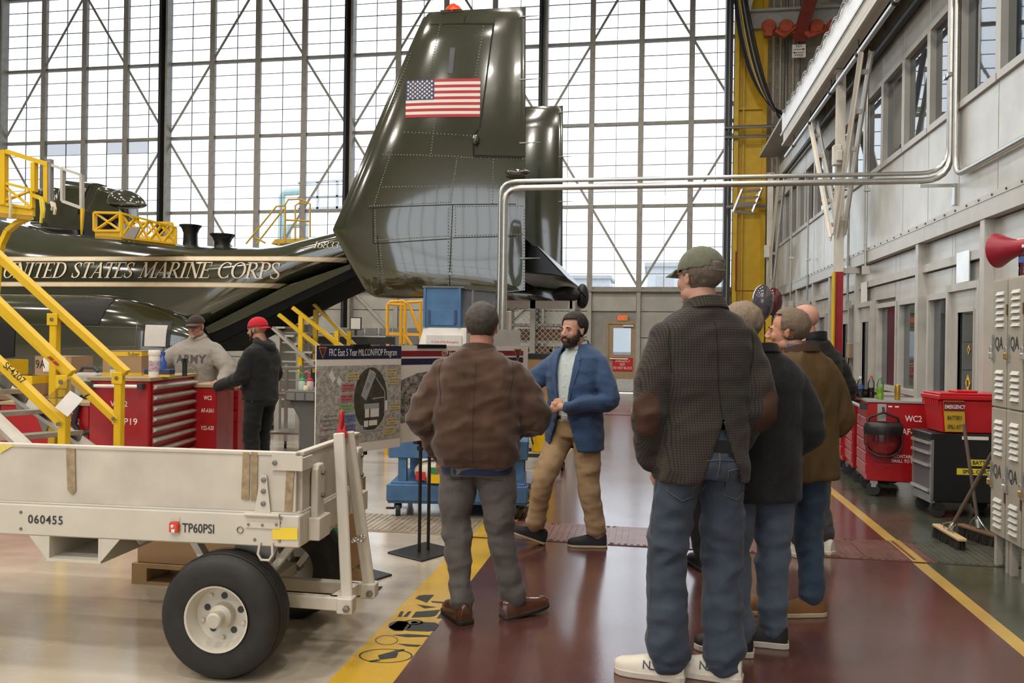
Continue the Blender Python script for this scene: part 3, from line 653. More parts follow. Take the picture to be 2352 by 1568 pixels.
# ---- serif italic capitals drawn stroke by stroke
def arc(cx, cy, rx, ry, a0, a1, thin, thick, n=14):
    out = []
    for i in range(n + 1):
        a = R(a0 + (a1 - a0)*i/n); out.append((cx + rx*math.cos(a), cy + ry*math.sin(a), thin + (thick - thin)*abs(math.cos(a))**1.5))
    return out
TK, TN = .135, .05
def ser(x, y, w=.32): return [(x - w/2, y, .045), (x + w/2, y, .045)]
def stem(x, w=TK, y0=0, y1=1, s0=True, s1=True):
    o = [[(x, y0, w), (x, y1, w)]]
    if s0: o.append(ser(x, y0 + .022))
    if s1: o.append(ser(x, y1 - .022))
    return o
GL = {
 'U': (.80, [[(.16, 1, TK), (.16, .38, TK)] + arc(.42, .34, .26, .33, 180, 360, TN, TK*.8)[1:] + [(.68, 1, TN)], ser(.16, .978), ser(.68, .978, .26)]),
 'N': (.86, [[(.16, 0, TN), (.16, 1, TN)], [(.16, 1, TK), (.72, 0, TK)], [(.72, 0, TN), (.72, 1, TN)], ser(.16, .022, .26), ser(.72, .978, .26), ser(.1, .978, .2)]),
 'I': (.40, stem(.2)),
 'T': (.72, stem(.36, s1=False) + [[(.04, .97, .055), (.68, .97, .055)], [(.05, .98, .04), (.04, .78, .02)], [(.67, .98, .04), (.68, .78, .02)]]),
 'E': (.66, stem(.16) + [[(.16, .975, .05), (.58, .975, .05)], [(.16, .5, .045), (.48, .5, .045)], [(.16, .025, .05), (.6, .025, .05)], [(.57, .98, .04), (.58, .8, .02)], [(.6, .02, .04), (.62, .22, .02)], [(.48, .4, .02), (.48, .6, .02)]]),
 'D': (.84, stem(.16) + [[(.16, .975, TN)] + arc(.36, .5, .4, .475, 90, -90, TN, TK) + [(.16, .025, TN)]]),
 'S': (.58, [[(.47, .76, .02)] + arc(.28, .76, .2, .215, 30, 180, TN, .1) + [(.2, .6, .13), (.38, .42, .14)] + arc(.29, .25, .21, .23, 20, -150, TN, .11), [(.48, .98, .02), (.47, .72, .045)], [(.07, .02, .02), (.08, .3, .045)]]),
 'A': (.78, [[(.08, 0, TN), (.42, 1, TN)], [(.40, 1, TK), (.68, 0, TK)], [(.2, .34, .045), (.56, .34, .045)], ser(.08, .022, .24), ser(.68, .022, .3)]),
 'M': (1.02, [[(.14, 0, TN), (.18, 1, TN)], [(.2, 1, TK), (.5, .05, TK)], [(.5, .05, TN), (.84, 1, TN)], [(.84, 1, TK), (.86, 0, TK)], ser(.14, .022, .26), ser(.87, .022, .3), ser(.15, .978, .2), ser(.87, .978, .2)]),
 'R': (.76, stem(.16) + [[(.16, .975, TN)] + arc(.34, .74, .24, .235, 90, -90, TN, TK*.9) + [(.16, .505, TN)], [(.36, .5, TK), (.68, .02, TK*.8)], ser(.7, .022, .2)]),
 'P': (.66, stem(.16) + [[(.16, .975, TN)] + arc(.34, .73, .25, .245, 90, -90, TN, TK*.9) + [(.16, .485, TN)]]),
 'C': (.78, [arc(.42, .5, .36, .48, 48, 312, TN, TK), [(.68, .98, .02), (.67, .7, .045)], [(.68, .02, .02), (.66, .25, .03)]]),
 'O': (.86, [arc(.43, .5, .36, .48, 0, 360, TN, TK, 28)]),
 '1': (.44, stem(.22, .12, s1=False) + [[(.08, .8, .03), (.24, .97, .05)]]),
 '6': (.56, [arc(.28, .3, .2, .28, 0, 360, .04, .11, 20), [(.09, .34, .1), (.14, .66, .1), (.28, .88, .07), (.46, .97, .03)]]),
 '8': (.56, [arc(.28, .25, .21, .23, 0, 360, .045, .1, 20), arc(.28, .74, .18, .22, 0, 360, .045, .09, 20)]),
 '3': (.52, [arc(.22, .75, .2, .21, 150, -85, .045, .1), arc(.22, .27, .23, .25, 85, -150, .045, .11)])}
def serif_text(s, bvh, x, z, h, total, mat, name, parent, shear=.2, lift=.02, Y=0):
    wd = sum(GL[c][0] if c != ' ' else .42 for c in s); k = total / (wd * h); cx = x
    for ch in s:
        if ch == ' ': cx += .42*h*k; continue
        w, strokes = GL[ch]; m = MB()
        for si, st in enumerate(strokes):
            vs = []
            for i, (a, b_, wt) in enumerate(st):
                p = V((a, b_)); q0, q1 = V(st[max(i-1, 0)][:2]), V(st[min(i+1, len(st)-1)][:2]); d = (q1 - q0).normalized(); nn = V((-d.y, d.x))
                for sgn in (-.5, .5):
                    u = p + nn*wt*sgn; xx, zz = cx + (u.x + shear*u.y)*h*k, z + u.y*h
                    hit = bvh.ray_cast(V((xx, Y, zz)), V((0, 1, 0))); yy = hit[0].y if hit[0] else YC0 - .9
                    vs.append(V((xx, yy - lift - si*.0004, zz)))
            m.add(vs, [(2*i, 2*i+1, 2*i+3, 2*i+2) for i in range(len(st) - 1)])
        m.build(name, mat, parent, fix=False); cx += w*h*k
x_a, x_b = onY(3, 620, ys_).x, onY(634, 620, ys_).x; z_a = onY(320, 638, ys_).z; h_a = onY(320, 601, ys_).z - z_a
serif_text('UNITED STATES MARINE CORPS', fb, x_a, z_a, h_a, x_b - x_a - .05, mcrm, 'letter', ac)
za_ = onY(750, 571, YC0 - .55); zb_ = onY(750, 555, YC0 - .55)
serif_text('16833', fb, onY(724, 563, YC0 - .55).x, za_.z, zb_.z - za_.z, onY(778, 563, YC0 - .55).x - onY(724, 563, YC0 - .55).x, mcrm, 'serial_digit', ac)
# ---- tail fins
lep = [(27, 985), (38, 972), (120, 934), (300, 858), (480, 784), (516, 768), (525, 765), (534, 768), (600, 802), (660, 836), (674, 846), (682, 858), (686, 872)]
tep = [(27, 1208), (668, 1206), (672, 1150), (686, 975)]
def fin_ring(py, Y0):
    le, te = interp(lep, py), interp(tep, py); a, b_ = onY(le, py, YF), onY(te, py, YF); z = onY(1050, py, YF).z; ch = b_.x - a.x; rg = []
    T = .15 * min(1, ch / 2.2) * (1 if py < 640 else max(.25, (700 - py)/60)) * (1 if py > 40 else .6)
    for j in range(40):
        t = 2*math.pi*j/40; s = (1 - math.cos(t)) / 2
        th = T * (2.6*math.sqrt(max(s, 0)) * (1 - s)**.8 * .72 + .05*(1 - s)) if s < 1 else 0
        th = max(th, .012)
        rg.append(V((a.x + ch*s, Y0 + (th if t > math.pi else -th), z)))
    return rg
pys = [27, 30, 38, 60, 100, 150, 200, 250, 300, 350, 400, 450, 490, 510, 520, 525, 530, 540, 570, 600, 630, 655, 666, 672, 678, 683, 686]
fin_n = MB().loft([fin_ring(p, YF) for p in pys]).build('fin', mol, ac, True)
fin_f = fin_n.copy(); C.objects.link(fin_f); fin_f.parent = ac; fin_f.location = (0, YF2 - YF, 0)
nb = bvh_of(fin_n)
def FX(px, py): p = onY(px, py, YF - .1); return (p.x, p.z)
def poly_on(bvh, pts, mat, name, parent, lift=.006, n=14, Y=0, thick=0):
    """four-cornered marking laid on a surface as a fine grid"""
    (a, b_, c, d) = [V(p) for p in pts]; vs = []
    for i in range(n + 1):
        for j in range(n + 1):
            q = a.lerp(b_, i/n).lerp(d.lerp(c, i/n), j/n); h = bvh.ray_cast(V((q.x, Y, q.y)), V((0, 1, 0)))
            vs.append((h[0] if h[0] else V((q.x, YF, q.y))) - V((0, lift, 0)))
    fs = [(i*(n+1)+j, (i+1)*(n+1)+j, (i+1)*(n+1)+j+1, i*(n+1)+j+1) for i in range(n) for j in range(n)]
    return MB().add(vs, fs).build(name, mat, parent, True, fix=False)
# rudder plate and gaps
rud = poly_on(nb, [FX(1138, 36), FX(1205, 37), FX(1204, 356), FX(1091, 356)], mol2, 'rudder', ac, .012)
for seg, w in (([FX(1133, 52), FX(1103, 290)], .022), ([FX(1103, 290), FX(1086, 312)], .02), ([FX(1087, 322), FX(1088, 358)], .022), ([FX(1088, 359), FX(1196, 359)], .022),
               ([FX(985, 53), FX(1133, 52)], .010), ([FX(1066, 30), FX(1064, 53)], .02)): strip(nb, seg, w, mline, 'rudder_gap', ac, .014)
for seg in ([FX(845, 478), FX(1040, 470)], [FX(1040, 470), FX(1204, 466)], [FX(860, 560), FX(1040, 548)], [FX(1040, 546), FX(1204, 540)], [FX(1040, 470), FX(1032, 660)], [FX(868, 540), FX(872, 660)], [FX(857, 480), FX(858, 560)]):
    strip(nb, seg, .012, mline, 'panel_seam', ac, .004)
# rivets, one part
rv = MB()
def rivets(p, q, n, r=.011):
    for i in range(n):
        a = V(p).lerp(V(q), i/(n - 1)); h = nb.ray_cast(V((a.x, 0, a.y)), V((0, 1, 0)))
        if h[0]: rv.lathe([(r, 0), (r*.8, .006), (0, .008)], 6, h[0], (0, -1, 0))
for p, q, n in (((850, 474), (1036, 464), 34), ((1046, 474), (1204, 470), 30), ((866, 552), (1036, 541), 34), ((1046, 541), (1204, 536), 26), ((1030, 480), (1030, 655), 24), ((1038, 480), (1037, 655), 24), ((1046, 480), (1046, 540), 10),
                ((862, 484), (864, 556), 14), ((866, 564), (872, 640), 14), ((874, 564), (880, 640), 14), ((930, 304), (1090, 312), 20), ((880, 355), (1060, 360), 26), ((1060, 362), (1204, 362), 24),
                ((1050, 365), (1036, 462), 20), ((905, 330), (860, 470), 26), ((1132, 365), (1130, 465), 16), ((940, 120), (900, 240), 18), ((1010, 55), (985, 175), 20), ((1110, 60), (1090, 180), 18), ((1202, 480), (1201, 660), 26), ((1000, 275), (990, 360), 14), ((880, 430), (1180, 427), 40)):
    rivets(FX(*p), FX(*q), n)
o = rv.build('rivets', mriv, ac); o['kind'] = 'stuff'
# flag
fl = [FX(932, 184), FX(1103, 179), FX(1102, 268), FX(932, 271)]; fl = [V(p) for p in fl]
def fq(u0, u1, v0, v1):
    g = lambda u, v: fl[0].lerp(fl[1], u).lerp(fl[3].lerp(fl[2], u), v); return [g(u0, v0), g(u1, v0), g(u1, v1), g(u0, v1)]
mfr, mfw, mfb = M('flag_red', (.42, .012, .02), .3, var=0), M('flag_white', (.72, .70, .66), .3, var=0), M('flag_blue', (.012, .025, .10), .3, var=0)
for i in range(13): poly_on(nb, fq(0, 1, i/13, (i+1)/13), mfr if i % 2 == 0 else mfw, 'flag_stripe', ac, .007, 6)
poly_on(nb, fq(0, .39, 0, 7/13), mfb, 'flag_canton', ac, .009, 6)
sm = MB(); ou = (fl[1] - fl[0]); ov = (fl[3] - fl[0])
for r_ in range(9):
    for c_ in range(6 if r_ % 2 == 0 else 5):
        u = .39 * ((c_*2 + 1 + (r_ % 2)) / 12); v = (7/13) * ((r_ + 1) / 10); q = fl[0] + ou*u + ov*v; h = nb.ray_cast(V((q.x, 0, q.y)), V((0, 1, 0)))
        if not h[0]: continue
        vs = [h[0] + V((math.sin(math.pi*k/5)*(.021 if k % 2 == 0 else .009), -.011, math.cos(math.pi*k/5)*(.021 if k % 2 == 0 else .009))) for k in range(10)]
        sm.add(vs, [tuple(range(10))])
sm.build('flag_stars', mfw, ac, fix=False)
poly_on(nb, [FX(1034, 109), FX(1046, 109), FX(1040, 170), FX(1028, 168)], M('grey_tape', (.09, .09, .11), .5), 'antenna_patch', ac, .008, 4)
serif_text('11', nb, FX(1138, 638)[0], FX(1138, 638)[1], FX(1138, 600)[1] - FX(1138, 638)[1], FX(1168, 600)[0] - FX(1138, 600)[0], mcrm, 'number_digit', ac, 0, .008)
# fairings, wicks, beacon
h = onY(1188, 396, YF - .16); MB().ball(h, (.17, .07, .05), 16, 10).build('hinge_fairing', mol, ac, True)
h = onY(1092, 320, YF - .15); MB().ball(h, (.05, .05, .07), 12, 8).build('hinge_fairing', mol, ac, True)
h = onY(1042, 24, YF); m = MB().lathe([(0, .085), (.05, .075), (.09, .04), (.12, -.01)], 16, h); m.build('beacon', M('red_lens', (.75, .06, .015), .15, trans=.4, emit=.6), ac, True)
MB().bx(h.x - .17, h.x + .13, YF - .06, YF + .06, h.z - .04, h.z - .01).build('beacon_base', mol, ac)
for fo in (0, YF2 - YF):
    for py in (41, 185, 330, 594):
        a = onY(1194, py, YF); MB().tube([(a.x, YF + fo - .03, a.z), (a.x + .28, YF + fo - .03, a.z + .005)], [.012, .004], 6).build('static_wick', mcab, ac)
# stabiliser between the fins with drooping elevator
a, b_ = onY(800, 545, YF), onY(1206, 545, YF); zs_ = onY(1000, 548, YF).z
rg = []
for Y in (YF + .05, YF2 - .05):
    r_ = []
    for j in range(24):
        t = 2*math.pi*j/24; s = (1 - math.cos(t))/2; th = .14*math.sqrt(s)*(1 - s)*1.9 + .01
        r_.append(V((a.x + (b_.x - a.x)*s, Y, zs_ - .25*s*s*0 + (th if t < math.pi else -th))))
    rg.append(r_)
MB().loft(rg).build('stabiliser', mol, ac, True)
e0, e1, e2, e3 = onY(1150, 540, YF + .6), onY(1232, 562, YF + .6), onY(1305, 640, YF + .6), onY(1150, 622, YF + .6)
MB().prism([e0, e1, e2, onY(1270, 632, YF + .6), e3], (0, 3.2, 0)).build('elevator', mblk2, ac, bevel=.02)
e0, e1, e2, e3 = onY(1150, 600, YF2 - .3), onY(1282, 640, YF2 - .3), onY(1282, 700, YF2 - .3), onY(1150, 712, YF2 - .3)
# ---- open upper ramp door: slab coloured near black for the shaded underside of the tail
Yr = YC0 - .75
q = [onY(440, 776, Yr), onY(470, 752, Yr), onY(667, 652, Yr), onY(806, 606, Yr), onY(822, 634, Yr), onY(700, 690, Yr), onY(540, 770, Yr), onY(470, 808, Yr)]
MB().prism(q, (0, 1.3, 0)).build('ramp_door', M('ramp_shade', (.004, .004, .004), .7, var=.2, spec=.15), ac, bevel=.015)
MB().prism([p + V((0, -.02, 0)) for p in (onY(470, 752, Yr), onY(660, 656, Yr), onY(806, 606, Yr), onY(808, 618, Yr), onY(700, 668, Yr), onY(480, 768, Yr))], (0, 1.54, 0)).build('ramp_sill', mol2, ac, bevel=.01)
# sponson openings, seams and covers
Ys = YC0 - 1.42
poly_on(sb_, [XZ(128, 690, Ys), XZ(238, 682, Ys), XZ(222, 745, Ys), XZ(100, 745, Ys)], M('dark_bay', (.010, .010, .011), .6), 'wheel_bay', ac, .012)  # skin patch coloured dark for the shade inside the open bay
poly_on(sb_, [XZ(-60, 735, Ys), XZ(34, 745, Ys), XZ(30, 820, Ys), XZ(-60, 830, Ys)], M('dark_bay', (.010, .010, .011), .6), 'equipment_bay', ac, .012)  # same painted shade for the second opening
for sg_ in ([XZ(238, 684, Ys), XZ(222, 742, Ys)], [XZ(60, 745, Ys), XZ(310, 752, Ys)], [XZ(302, 735, Ys), XZ(302, 800, Ys)], [XZ(140, 800, Ys), XZ(300, 795, Ys)]): strip(sb_, sg_, .012, mriv, 'panel_seam', ac, .006)
poly_on(sb_, [XZ(318, 739, Ys), XZ(372, 737, Ys), XZ(369, 800, Ys), XZ(315, 795, Ys)], M('black_tape', (.01, .01, .01), .3), 'tape_frame', ac, .014)
poly_on(sb_, [XZ(321, 745, Ys), XZ(364, 746, Ys), XZ(362, 796, Ys), XZ(320, 795, Ys)], M('paper_sheet', (.66, .63, .60), .7, 0, .06, 40), 'paper_sheet', ac, .022)
# vents on the spine
for px, py, w, hgt in ((438, 520, 25, .30), (511, 541, 29, .19)):
    c = onY(px, py, YC0 - .2); r_ = w/FPX*depth(c)
    MB().lathe([(r_*.98, 0), (r_, .02), (r_*.75, -.05), (r_*.62, -.12), (r_*.66, -hgt), (r_*.8, -hgt - .12)], 24, c).build('exhaust_vent', mblk2, ac, True)
    MB().lathe([(0, -.02), (r_*.98, 0)], 24, c).build('vent_mouth', M('dark_bay', (.010, .010, .011), .6), ac)
# open engine cowlings above the wing root
def cowl(pts, Y, dep, name='cowling', bulge=.18, mat=None):
    ps = [onY(a, b_, Y) for a, b_ in pts]; c = sum(ps, V()) / len(ps); rg = []
    for t, s in ((0, 1), (.25, .985), (.6, .93), (.85, .82), (1, .62)): rg.append([c + (p - c)*s + V((0, -bulge*math.sin(t*math.pi/2) , 0)) for p in ps])
    rg = [[p + V((0, dep, 0)) for p in rg[0]]] + rg
    return MB().loft(rg).build(name, mat or mol, ac, True)
cowl([(152, 416), (160, 414), (226, 421), (200, 480), (194, 500), (208, 505), (270, 512), (270, 545), (104, 545), (100, 500), (110, 470), (140, 460)], YC0 + .5, .25)
cowl([(204, 492), (236, 432), (244, 429), (270, 436), (296, 452), (300, 500), (288, 512), (210, 504)], YC0 + .2, .25)
cowl([(80, 440), (104, 434), (104, 450), (122, 430), (134, 432), (142, 445), (150, 520), (80, 520)], YC0 + .9, .25)
c0, c1 = onY(246, 466, YC0 - .2), onY(338, 472, YC0 - .2); ln = (c1 - c0).length
cone = MB()
rg = []
for i in range(11):
    t = i/10; r_ = ln*.235 * (max(0, 1 - ((t - .42)/.58)**2)**.75 if t > .42 else (1 - ((.42 - t)/.42)**2)**.5) + .004; cx = c0.lerp(c1, t)
    rg.append([cx + V((0, r_*math.cos(a*math.pi/12), r_*(math.sin(a*math.pi/12)*(1.35 if a < 12 else .45)))) for a in range(24)])
cone.loft(rg).build('nose_cone', mol, ac, True)
cowl([(70, 530), (100, 520), (185, 528), (192, 560), (60, 545)], YC0 + .2, .3, 'wing_fairing', .1, mblk2)
MB().prism([onY(192, 542, YC0 - .3), onY(196, 486, YC0 - .3), onY(218, 487, YC0 - .3), onY(218, 546, YC0 - .3)], (0, .4, 0)).build('black_fairing', M('matt_black', (.012, .011, .012), .7), ac)
# support under the far left of the hull so that it stands on the floor
jx = onY(60, 900, YC0).x
MB().bx(jx - .5, jx + .5, YC0 - .5, YC0 + .5, 0, .72).build('wheel_block', mdark, ac)
MB().lathe([(0, -.12), (.28, -.12), (.33, -.06), (.33, .06), (.28, .12), (0, .12)], 24, (jx + 1.1, YC0 - .9, .33), (0, 1, 0)).tube([(jx + 1.1, YC0 - .7, .33), (jx + 1.1, YC0 - .7, .9)], .06).build('main_wheel', mblk2, ac, True)
# ================================================================ LEFT FOREGROUND: TRAILER
def ang(dx, dy): return math.atan2(dy, dx)
mwt = M('worn_white_enamel', (0.60, 0.565, 0.49), 0.42, 0, 0.10, 3.0, 0.03, 20, detail=8)
malp = M('scuffed_white_panel', (0.56, 0.52, 0.455), 0.48, 0, 0.16, 4.5, 0.03, 30, detail=10)
mtyre = M('tyre_rubber', (0.018, 0.017, 0.016), 0.62, 0, .3, 14, 0.15, 40)
mbolt = M('bolt_steel', (0.20, 0.19, 0.17), .4, .7); mtape = M('brown_tape_residue', (0.33, 0.25, 0.15), .7, 0, .35, 30)
TRA = R(2.7); tc_ = P(687, 1258, 3.55)
tl = empty('flatbed_trailer', (tc_.x, tc_.y, 0), TRA, 'worn white flatbed trailer with raised tow bar and black tyres', 'trailer')
ZF0, ZF1, ZT, TL, TW = .575, .718, .992, -2.6, .88
mwr = Matrix.Translation((tc_.x, tc_.y, 0)) @ Matrix.Rotation(TRA, 4, 'Z'); mwi = mwr.inverted()
def T(px, py, yl):                                  # pixel -> trailer-local point on the plane y = yl
    o_, d_ = mwi @ CAMP, mwi.to_3x3() @ ray(px, py); return o_ + d_ * ((yl - o_.y) / d_.y)
MB().bx(TL, 0, 0, .05, ZF0, ZF1).build('side_rail', mwt, tl, bevel=.006)
MB().bx(TL, 0, TW - .05, TW, ZF0, ZF1).build('side_rail', mwt, tl, bevel=.006)
MB().bx(-.05, 0, .05, TW - .05, ZF0, ZF1).build('end_rail', mwt, tl, bevel=.006)
MB().bx(TL, -.05, .05, TW - .05, ZF1 - .04, ZF1 - .01).build('deck', malp, tl)
MB().bx(TL, -.02, .005, .03, ZF1 + .012, ZT).bx(TL, -.02, .0, .035, ZT - .012, ZT + .004).build('side_board', malp, tl, bevel=.003)
MB().bx(-.03, -.005, .04, TW - .04, ZF1 + .012, ZT).bx(-.035, .0, .04, TW - .04, ZT - .012, ZT + .004).build('end_board', malp, tl, bevel=.003)
for y in (.17, TW - .13):
    MB().prism([(.0, y - .045, ZF1 - .08), (.0, y + .045, ZF1 - .08), (.0, y + .045, ZT - .09), (.0, y + .03, ZT - .065), (.0, y - .03, ZT - .065), (.0, y - .045, ZT - .09)], (.035, 0, 0)).build('stake', mwt, tl, bevel=.008, seg=2)
    MB().bx(0, .055, y - .07, y + .07, ZF0 + .01, ZF1 - .03).build('stake_socket', mwt, tl, bevel=.004)
    for z in (ZF1 + .06, ZT - .11): MB().lathe([(.012, 0), (.012, .01), (0, .012)], 6, (.036, y + .01, z), (1, 0, 0)).build('bolt', mbolt, tl)
MB().bx(-.13, .012, -.006, .0, ZT - .075, ZT - .01).bx(.0, .012, -.006, .12, ZT - .075, ZT - .02).build('corner_bracket', mwt, tl)
MB().lathe([(.011, 0), (.011, .008), (0, .010)], 6, (-.115, -.006, ZT - .042), (0, -1, 0)).build('bolt', mbolt, tl)
# strap hinge on the near side
hx = T(605, 1130, 0).x
hg = MB().prism([(hx - .038, -.002, ZF1 + .005), (hx + .038, -.002, ZF1 + .005), (hx + .016, -.002, ZF1 + .175), (hx - .010, -.002, ZF1 + .18)], (0, -.006, 0)).build('strap_hinge', mwt, tl)
MB().tube([(hx - .08, -.012, ZF1 + .0), (hx + .08, -.012, ZF1 + .0)], .009, 8).bx(hx - .08, hx + .08, -.006, 0, ZF1 - .06, ZF1).build('hinge_knuckle', mwt, hg)
for z in (.05, .105, .155): MB().lathe([(.011, 0), (.011, .006), (0, .008)], 8, (hx + .004, -.008, ZF1 + z), (0, -1, 0)).build('bolt', mbolt, hg)
for dx, dz in ((-.065, -.045), (.0, -.045), (.065, -.04), (.085, -.012)): MB().lathe([(.006, 0), (.006, .004), (0, .005)], 8, (hx + dx, -.006, ZF1 + dz), (0, -1, 0)).build('bolt', mbolt, hg)
# tape residue strips, retro-reflector, stencils, lamp
def flat(name, pts, m, y=-.0045, par=None):
    q = [T(a, b_, 0) for a, b_ in pts]; return MB().add([V((p.x, y, p.z)) for p in q], [tuple(range(len(q)))]).build(name, m, par or tl)
flat('tape_residue', [(152, 1028), (172, 1030), (174, 1128), (166, 1136), (155, 1126)], mtape, -.0012)
flat('tape_residue', [(558, 1038), (574, 1039), (572, 1148), (554, 1146)], mtape, -.0012); flat('tape_residue', [(577, 1037), (592, 1038), (590, 1148), (576, 1150)], mtape, -.0012)
flat('tape_residue', [(658, 1070), (676, 1070), (670, 1174), (653, 1174)], mtape, -.0012)
flat('yellow_marking', [(0, 1020), (34, 1021), (12, 1034), (0, 1042)], M('yellow_chalk', (.75, .62, .15), .7, 0, .2, 30), -.0012)
flat('reflector', [(626, 1210), (684, 1212), (684, 1239), (627, 1238)], M('retro_reflector', (.85, .62, .02), .25, 0, .05, spec=.8), -.004)
p = T(105, 1194, 0); text('060455', 'stencil', mink, .055, (p.x, -.001, p.z), (1,0,0), (0,0,1), tl, .012, .95, spacing=1.15)
p = T(456, 1214, 0); text('TP60PSI', 'stencil', mink, .058, (p.x, -.001, p.z), (1,0,0), (0,0,1), tl, .012, .8)
p = T(403, 1210, 0); lp = MB().bx(p.x - .024, p.x + .024, -.02, 0, p.z - .024, p.z + .026).build('marker_lamp', M('red_lamp', (.65, .05, .02), .2, coat=.5), tl, bevel=.01, seg=2)
MB().lathe([(.008, 0), (.006, .004), (0, .004)], 10, (p.x - .004, -.02, p.z + .008), (0, -1, 0)).bx(p.x - .008, p.x + .008, -.0215, -.02, p.z - .02, p.z - .005).build('lamp_button', mwht, lp)
MB().bx(p.x - .022, p.x + .02, -.003, 0, p.z + .026, p.z + .045).bx(p.x - .018, p.x + .018, -.003, 0, p.z - .036, p.z - .024).build('clear_tape', M('clear_tape', (.62, .56, .5), .2), lp)
p = T(552, 1216, 0); MB().lathe([(.012, 0), (.016, .004), (.014, .006)], 14, (p.x, 0, p.z), (0, -1, 0)).build('drain_ring', mtape, tl)
for px, py in ((48, 1176), (48, 1214), (585, 1239), (642, 1242), (642, 1201)):
    p = T(px, py, 0); MB().lathe([(.008, 0), (.007, .003), (0, .003)], 8, (p.x, 0, p.z), (0, -1, 0)).build('bolt', mbolt, tl)
p = T(612, 1260, 0); MB().tube([(p.x - .028, -.005, ZF0 + .02), (p.x - .034, -.012, ZF0 - .03), (p.x - .018, -.012, ZF0 - .055), (p.x + .018, -.012, ZF0 - .055), (p.x + .034, -.012, ZF0 - .03), (p.x + .028, -.005, ZF0 + .02)], .006, 6).build('tie_ring', mwt, tl, True)
# fork pocket hanging below the rail
a, b_ = T(108, 1230, 0).x, T(232, 1230, 0).x
MB().bx(a, a + .012, .0, .5, ZF0 - .105, ZF0).bx(b_ - .012, b_, .0, .5, ZF0 - .105, ZF0).bx(a, b_, .0, .5, ZF0 - .112, ZF0 - .10).build('fork_pocket', mwt, tl)
MB().prism([(a, 0, ZF0), (a, 0, ZF0 - .105), (a - .09, 0, ZF0)], (0, .01, 0)).build('gusset', mwt, tl)
MB().prism([(b_, 0, ZF0), (b_, 0, ZF0 - .105), (b_ + .09, 0, ZF0)], (0, .01, 0)).build('gusset', mwt, tl)
MB().prism([(b_ + .13, .05, ZF0), (b_ + .13, .5, ZF0), (b_, .3, ZF0 - .1)], (.01, 0, 0)).build('gusset', mwt, tl)
# wheels
wc = T(515, 1397, -.02); WR = .275; wc.z = WR
def wheel(x, y, side):
    w = MB(); pr = [(.135, -.085), (.20, -.10), (.245, -.092), (.266, -.07), (.275, -.03), (.275, .03), (.266, .07), (.245, .092), (.20, .10), (.135, .085)]
    w.lathe(pr, 48, (x, y, WR), (0, 1, 0)); t = w.build('tyre', mtyre, tl, True)
    g = MB()
    for k in (-.045, -.015, .015, .045): g.lathe([(.2755, k - .003), (.277, k), (.2755, k + .003)], 48, (x, y, WR), (0, 1, 0))
    g.build('tread_rib', mtyre, t, True)
    s = side
    rm = MB().lathe([(.142, s*.09), (.146, s*.098), (.138, s*.095), (.128, s*.06), (.12, s*.03), (.105, s*.02), (.05, s*.02), (.04, s*.02)], 40, (x, y, WR), (0, 1, 0)).build('rim', mwt, tl, True)
    MB().lathe([(.055, s*.02), (.052, s*.06), (.034, s*.075), (.034, s*.115), (.028, s*.122), (0, s*.122)], 24, (x, y, WR), (0, 1, 0)).build('hub', M('hub_paint', (.50, .47, .40), .5), rm, True)
    for k in range(5):
        a_ = 2*math.pi*k/5 + .3; MB().lathe([(.015, s*.021), (.015, s*.0225), (0, s*.0225)], 12, (x + .082*math.cos(a_), y, WR + .082*math.sin(a_)), (0, 1, 0)).build('lug_hole', mdark, rm)
        a_ += .63; MB().lathe([(.009, s*.02), (.009, s*.032), (0, s*.034)], 6, (x + .1*math.cos(a_), y, WR + .1*math.sin(a_)), (0, 1, 0)).build('lug_nut', mwt, rm)
wheel(wc.x, .02 + wc.y, -1); wheel(wc.x, TW - .1, 1)
MB().bx(wc.x - .035, wc.x + .035, .08, TW - .16, WR - .03, WR + .03).build('axle', mwt, tl)
for y in (.1, TW - .16):
    MB().bar((wc.x - .02, y, WR), (wc.x - .22, y, ZF0 + .01), .03, .05, (0, 1, 0)).bar((wc.x + .05, y, WR + .02), (wc.x + .28, y, ZF0 + .01), .03, .05, (0, 1, 0)).build('suspension_arm', mwt, tl)
    MB().prism([(wc.x - .02, y, ZF0), (wc.x + .2, y, ZF0), (wc.x + .12, y, WR + .06), (wc.x + .02, y, WR + .06)], (0, .02, 0)).build('axle_plate', M('grey_enamel', (.40, .38, .33), .5), tl)
# draw-bar frame and raised tow bar
zq = .27
def TP(px, py, z):                                   # pixel -> trailer-local at height z
    p_ = G(px, py, z); return mwi @ p_
A1, A2 = TP(792, 1386, zq), TP(845, 1352, zq + .0)
B1, B2 = V((wc.x + .05, A1.y + .02, zq)), V((wc.x + .05, A2.y + .02, zq))
MB().bar(A1, B1, .045, .06).build('drawbar', mwt, tl, bevel=.004); MB().bar(A2, B2, .045, .06).build('drawbar', mwt, tl, bevel=.004)
MB().bar(A1 + V((-.06, 0, 0)), A2 + V((-.06, 0, 0)), .045, .06).build('crossbar', mwt, tl, bevel=.004)
ym = (A1.y + A2.y)/2; top = T(789, 992, ym); top2 = top + V((.015, .02, 0))
MB().bar(A1 + V((.015, 0, -.05)), top + V((-.01, -.035, 0)), .02, .055, (1, 0, 0)).build('tow_bar', mwt, tl, bevel=.006)
MB().bar(A2 + V((.015, 0, -.04)), top + V((.012, .03, 0)), .02, .06, (1, 0, 0)).build('tow_bar', mwt, tl, bevel=.006)
for q in (A1, A2):
    MB().bx(q.x - .03, q.x + .045, q.y - .035, q.y + .035, q.z - .04, q.z + .035).build('pivot_lug', mwt, tl, bevel=.006)
    MB().lathe([(.016, 0), (.016, .014), (0, .016)], 6, (q.x + .02, q.y - .036, q.z - .01), (0, -1, 0)).build('pivot_bolt', mbolt, tl)
mrh = M('red_grip', (.45, .015, .015), .25, 0, .2, 20)
ht = T(785, 965, ym)
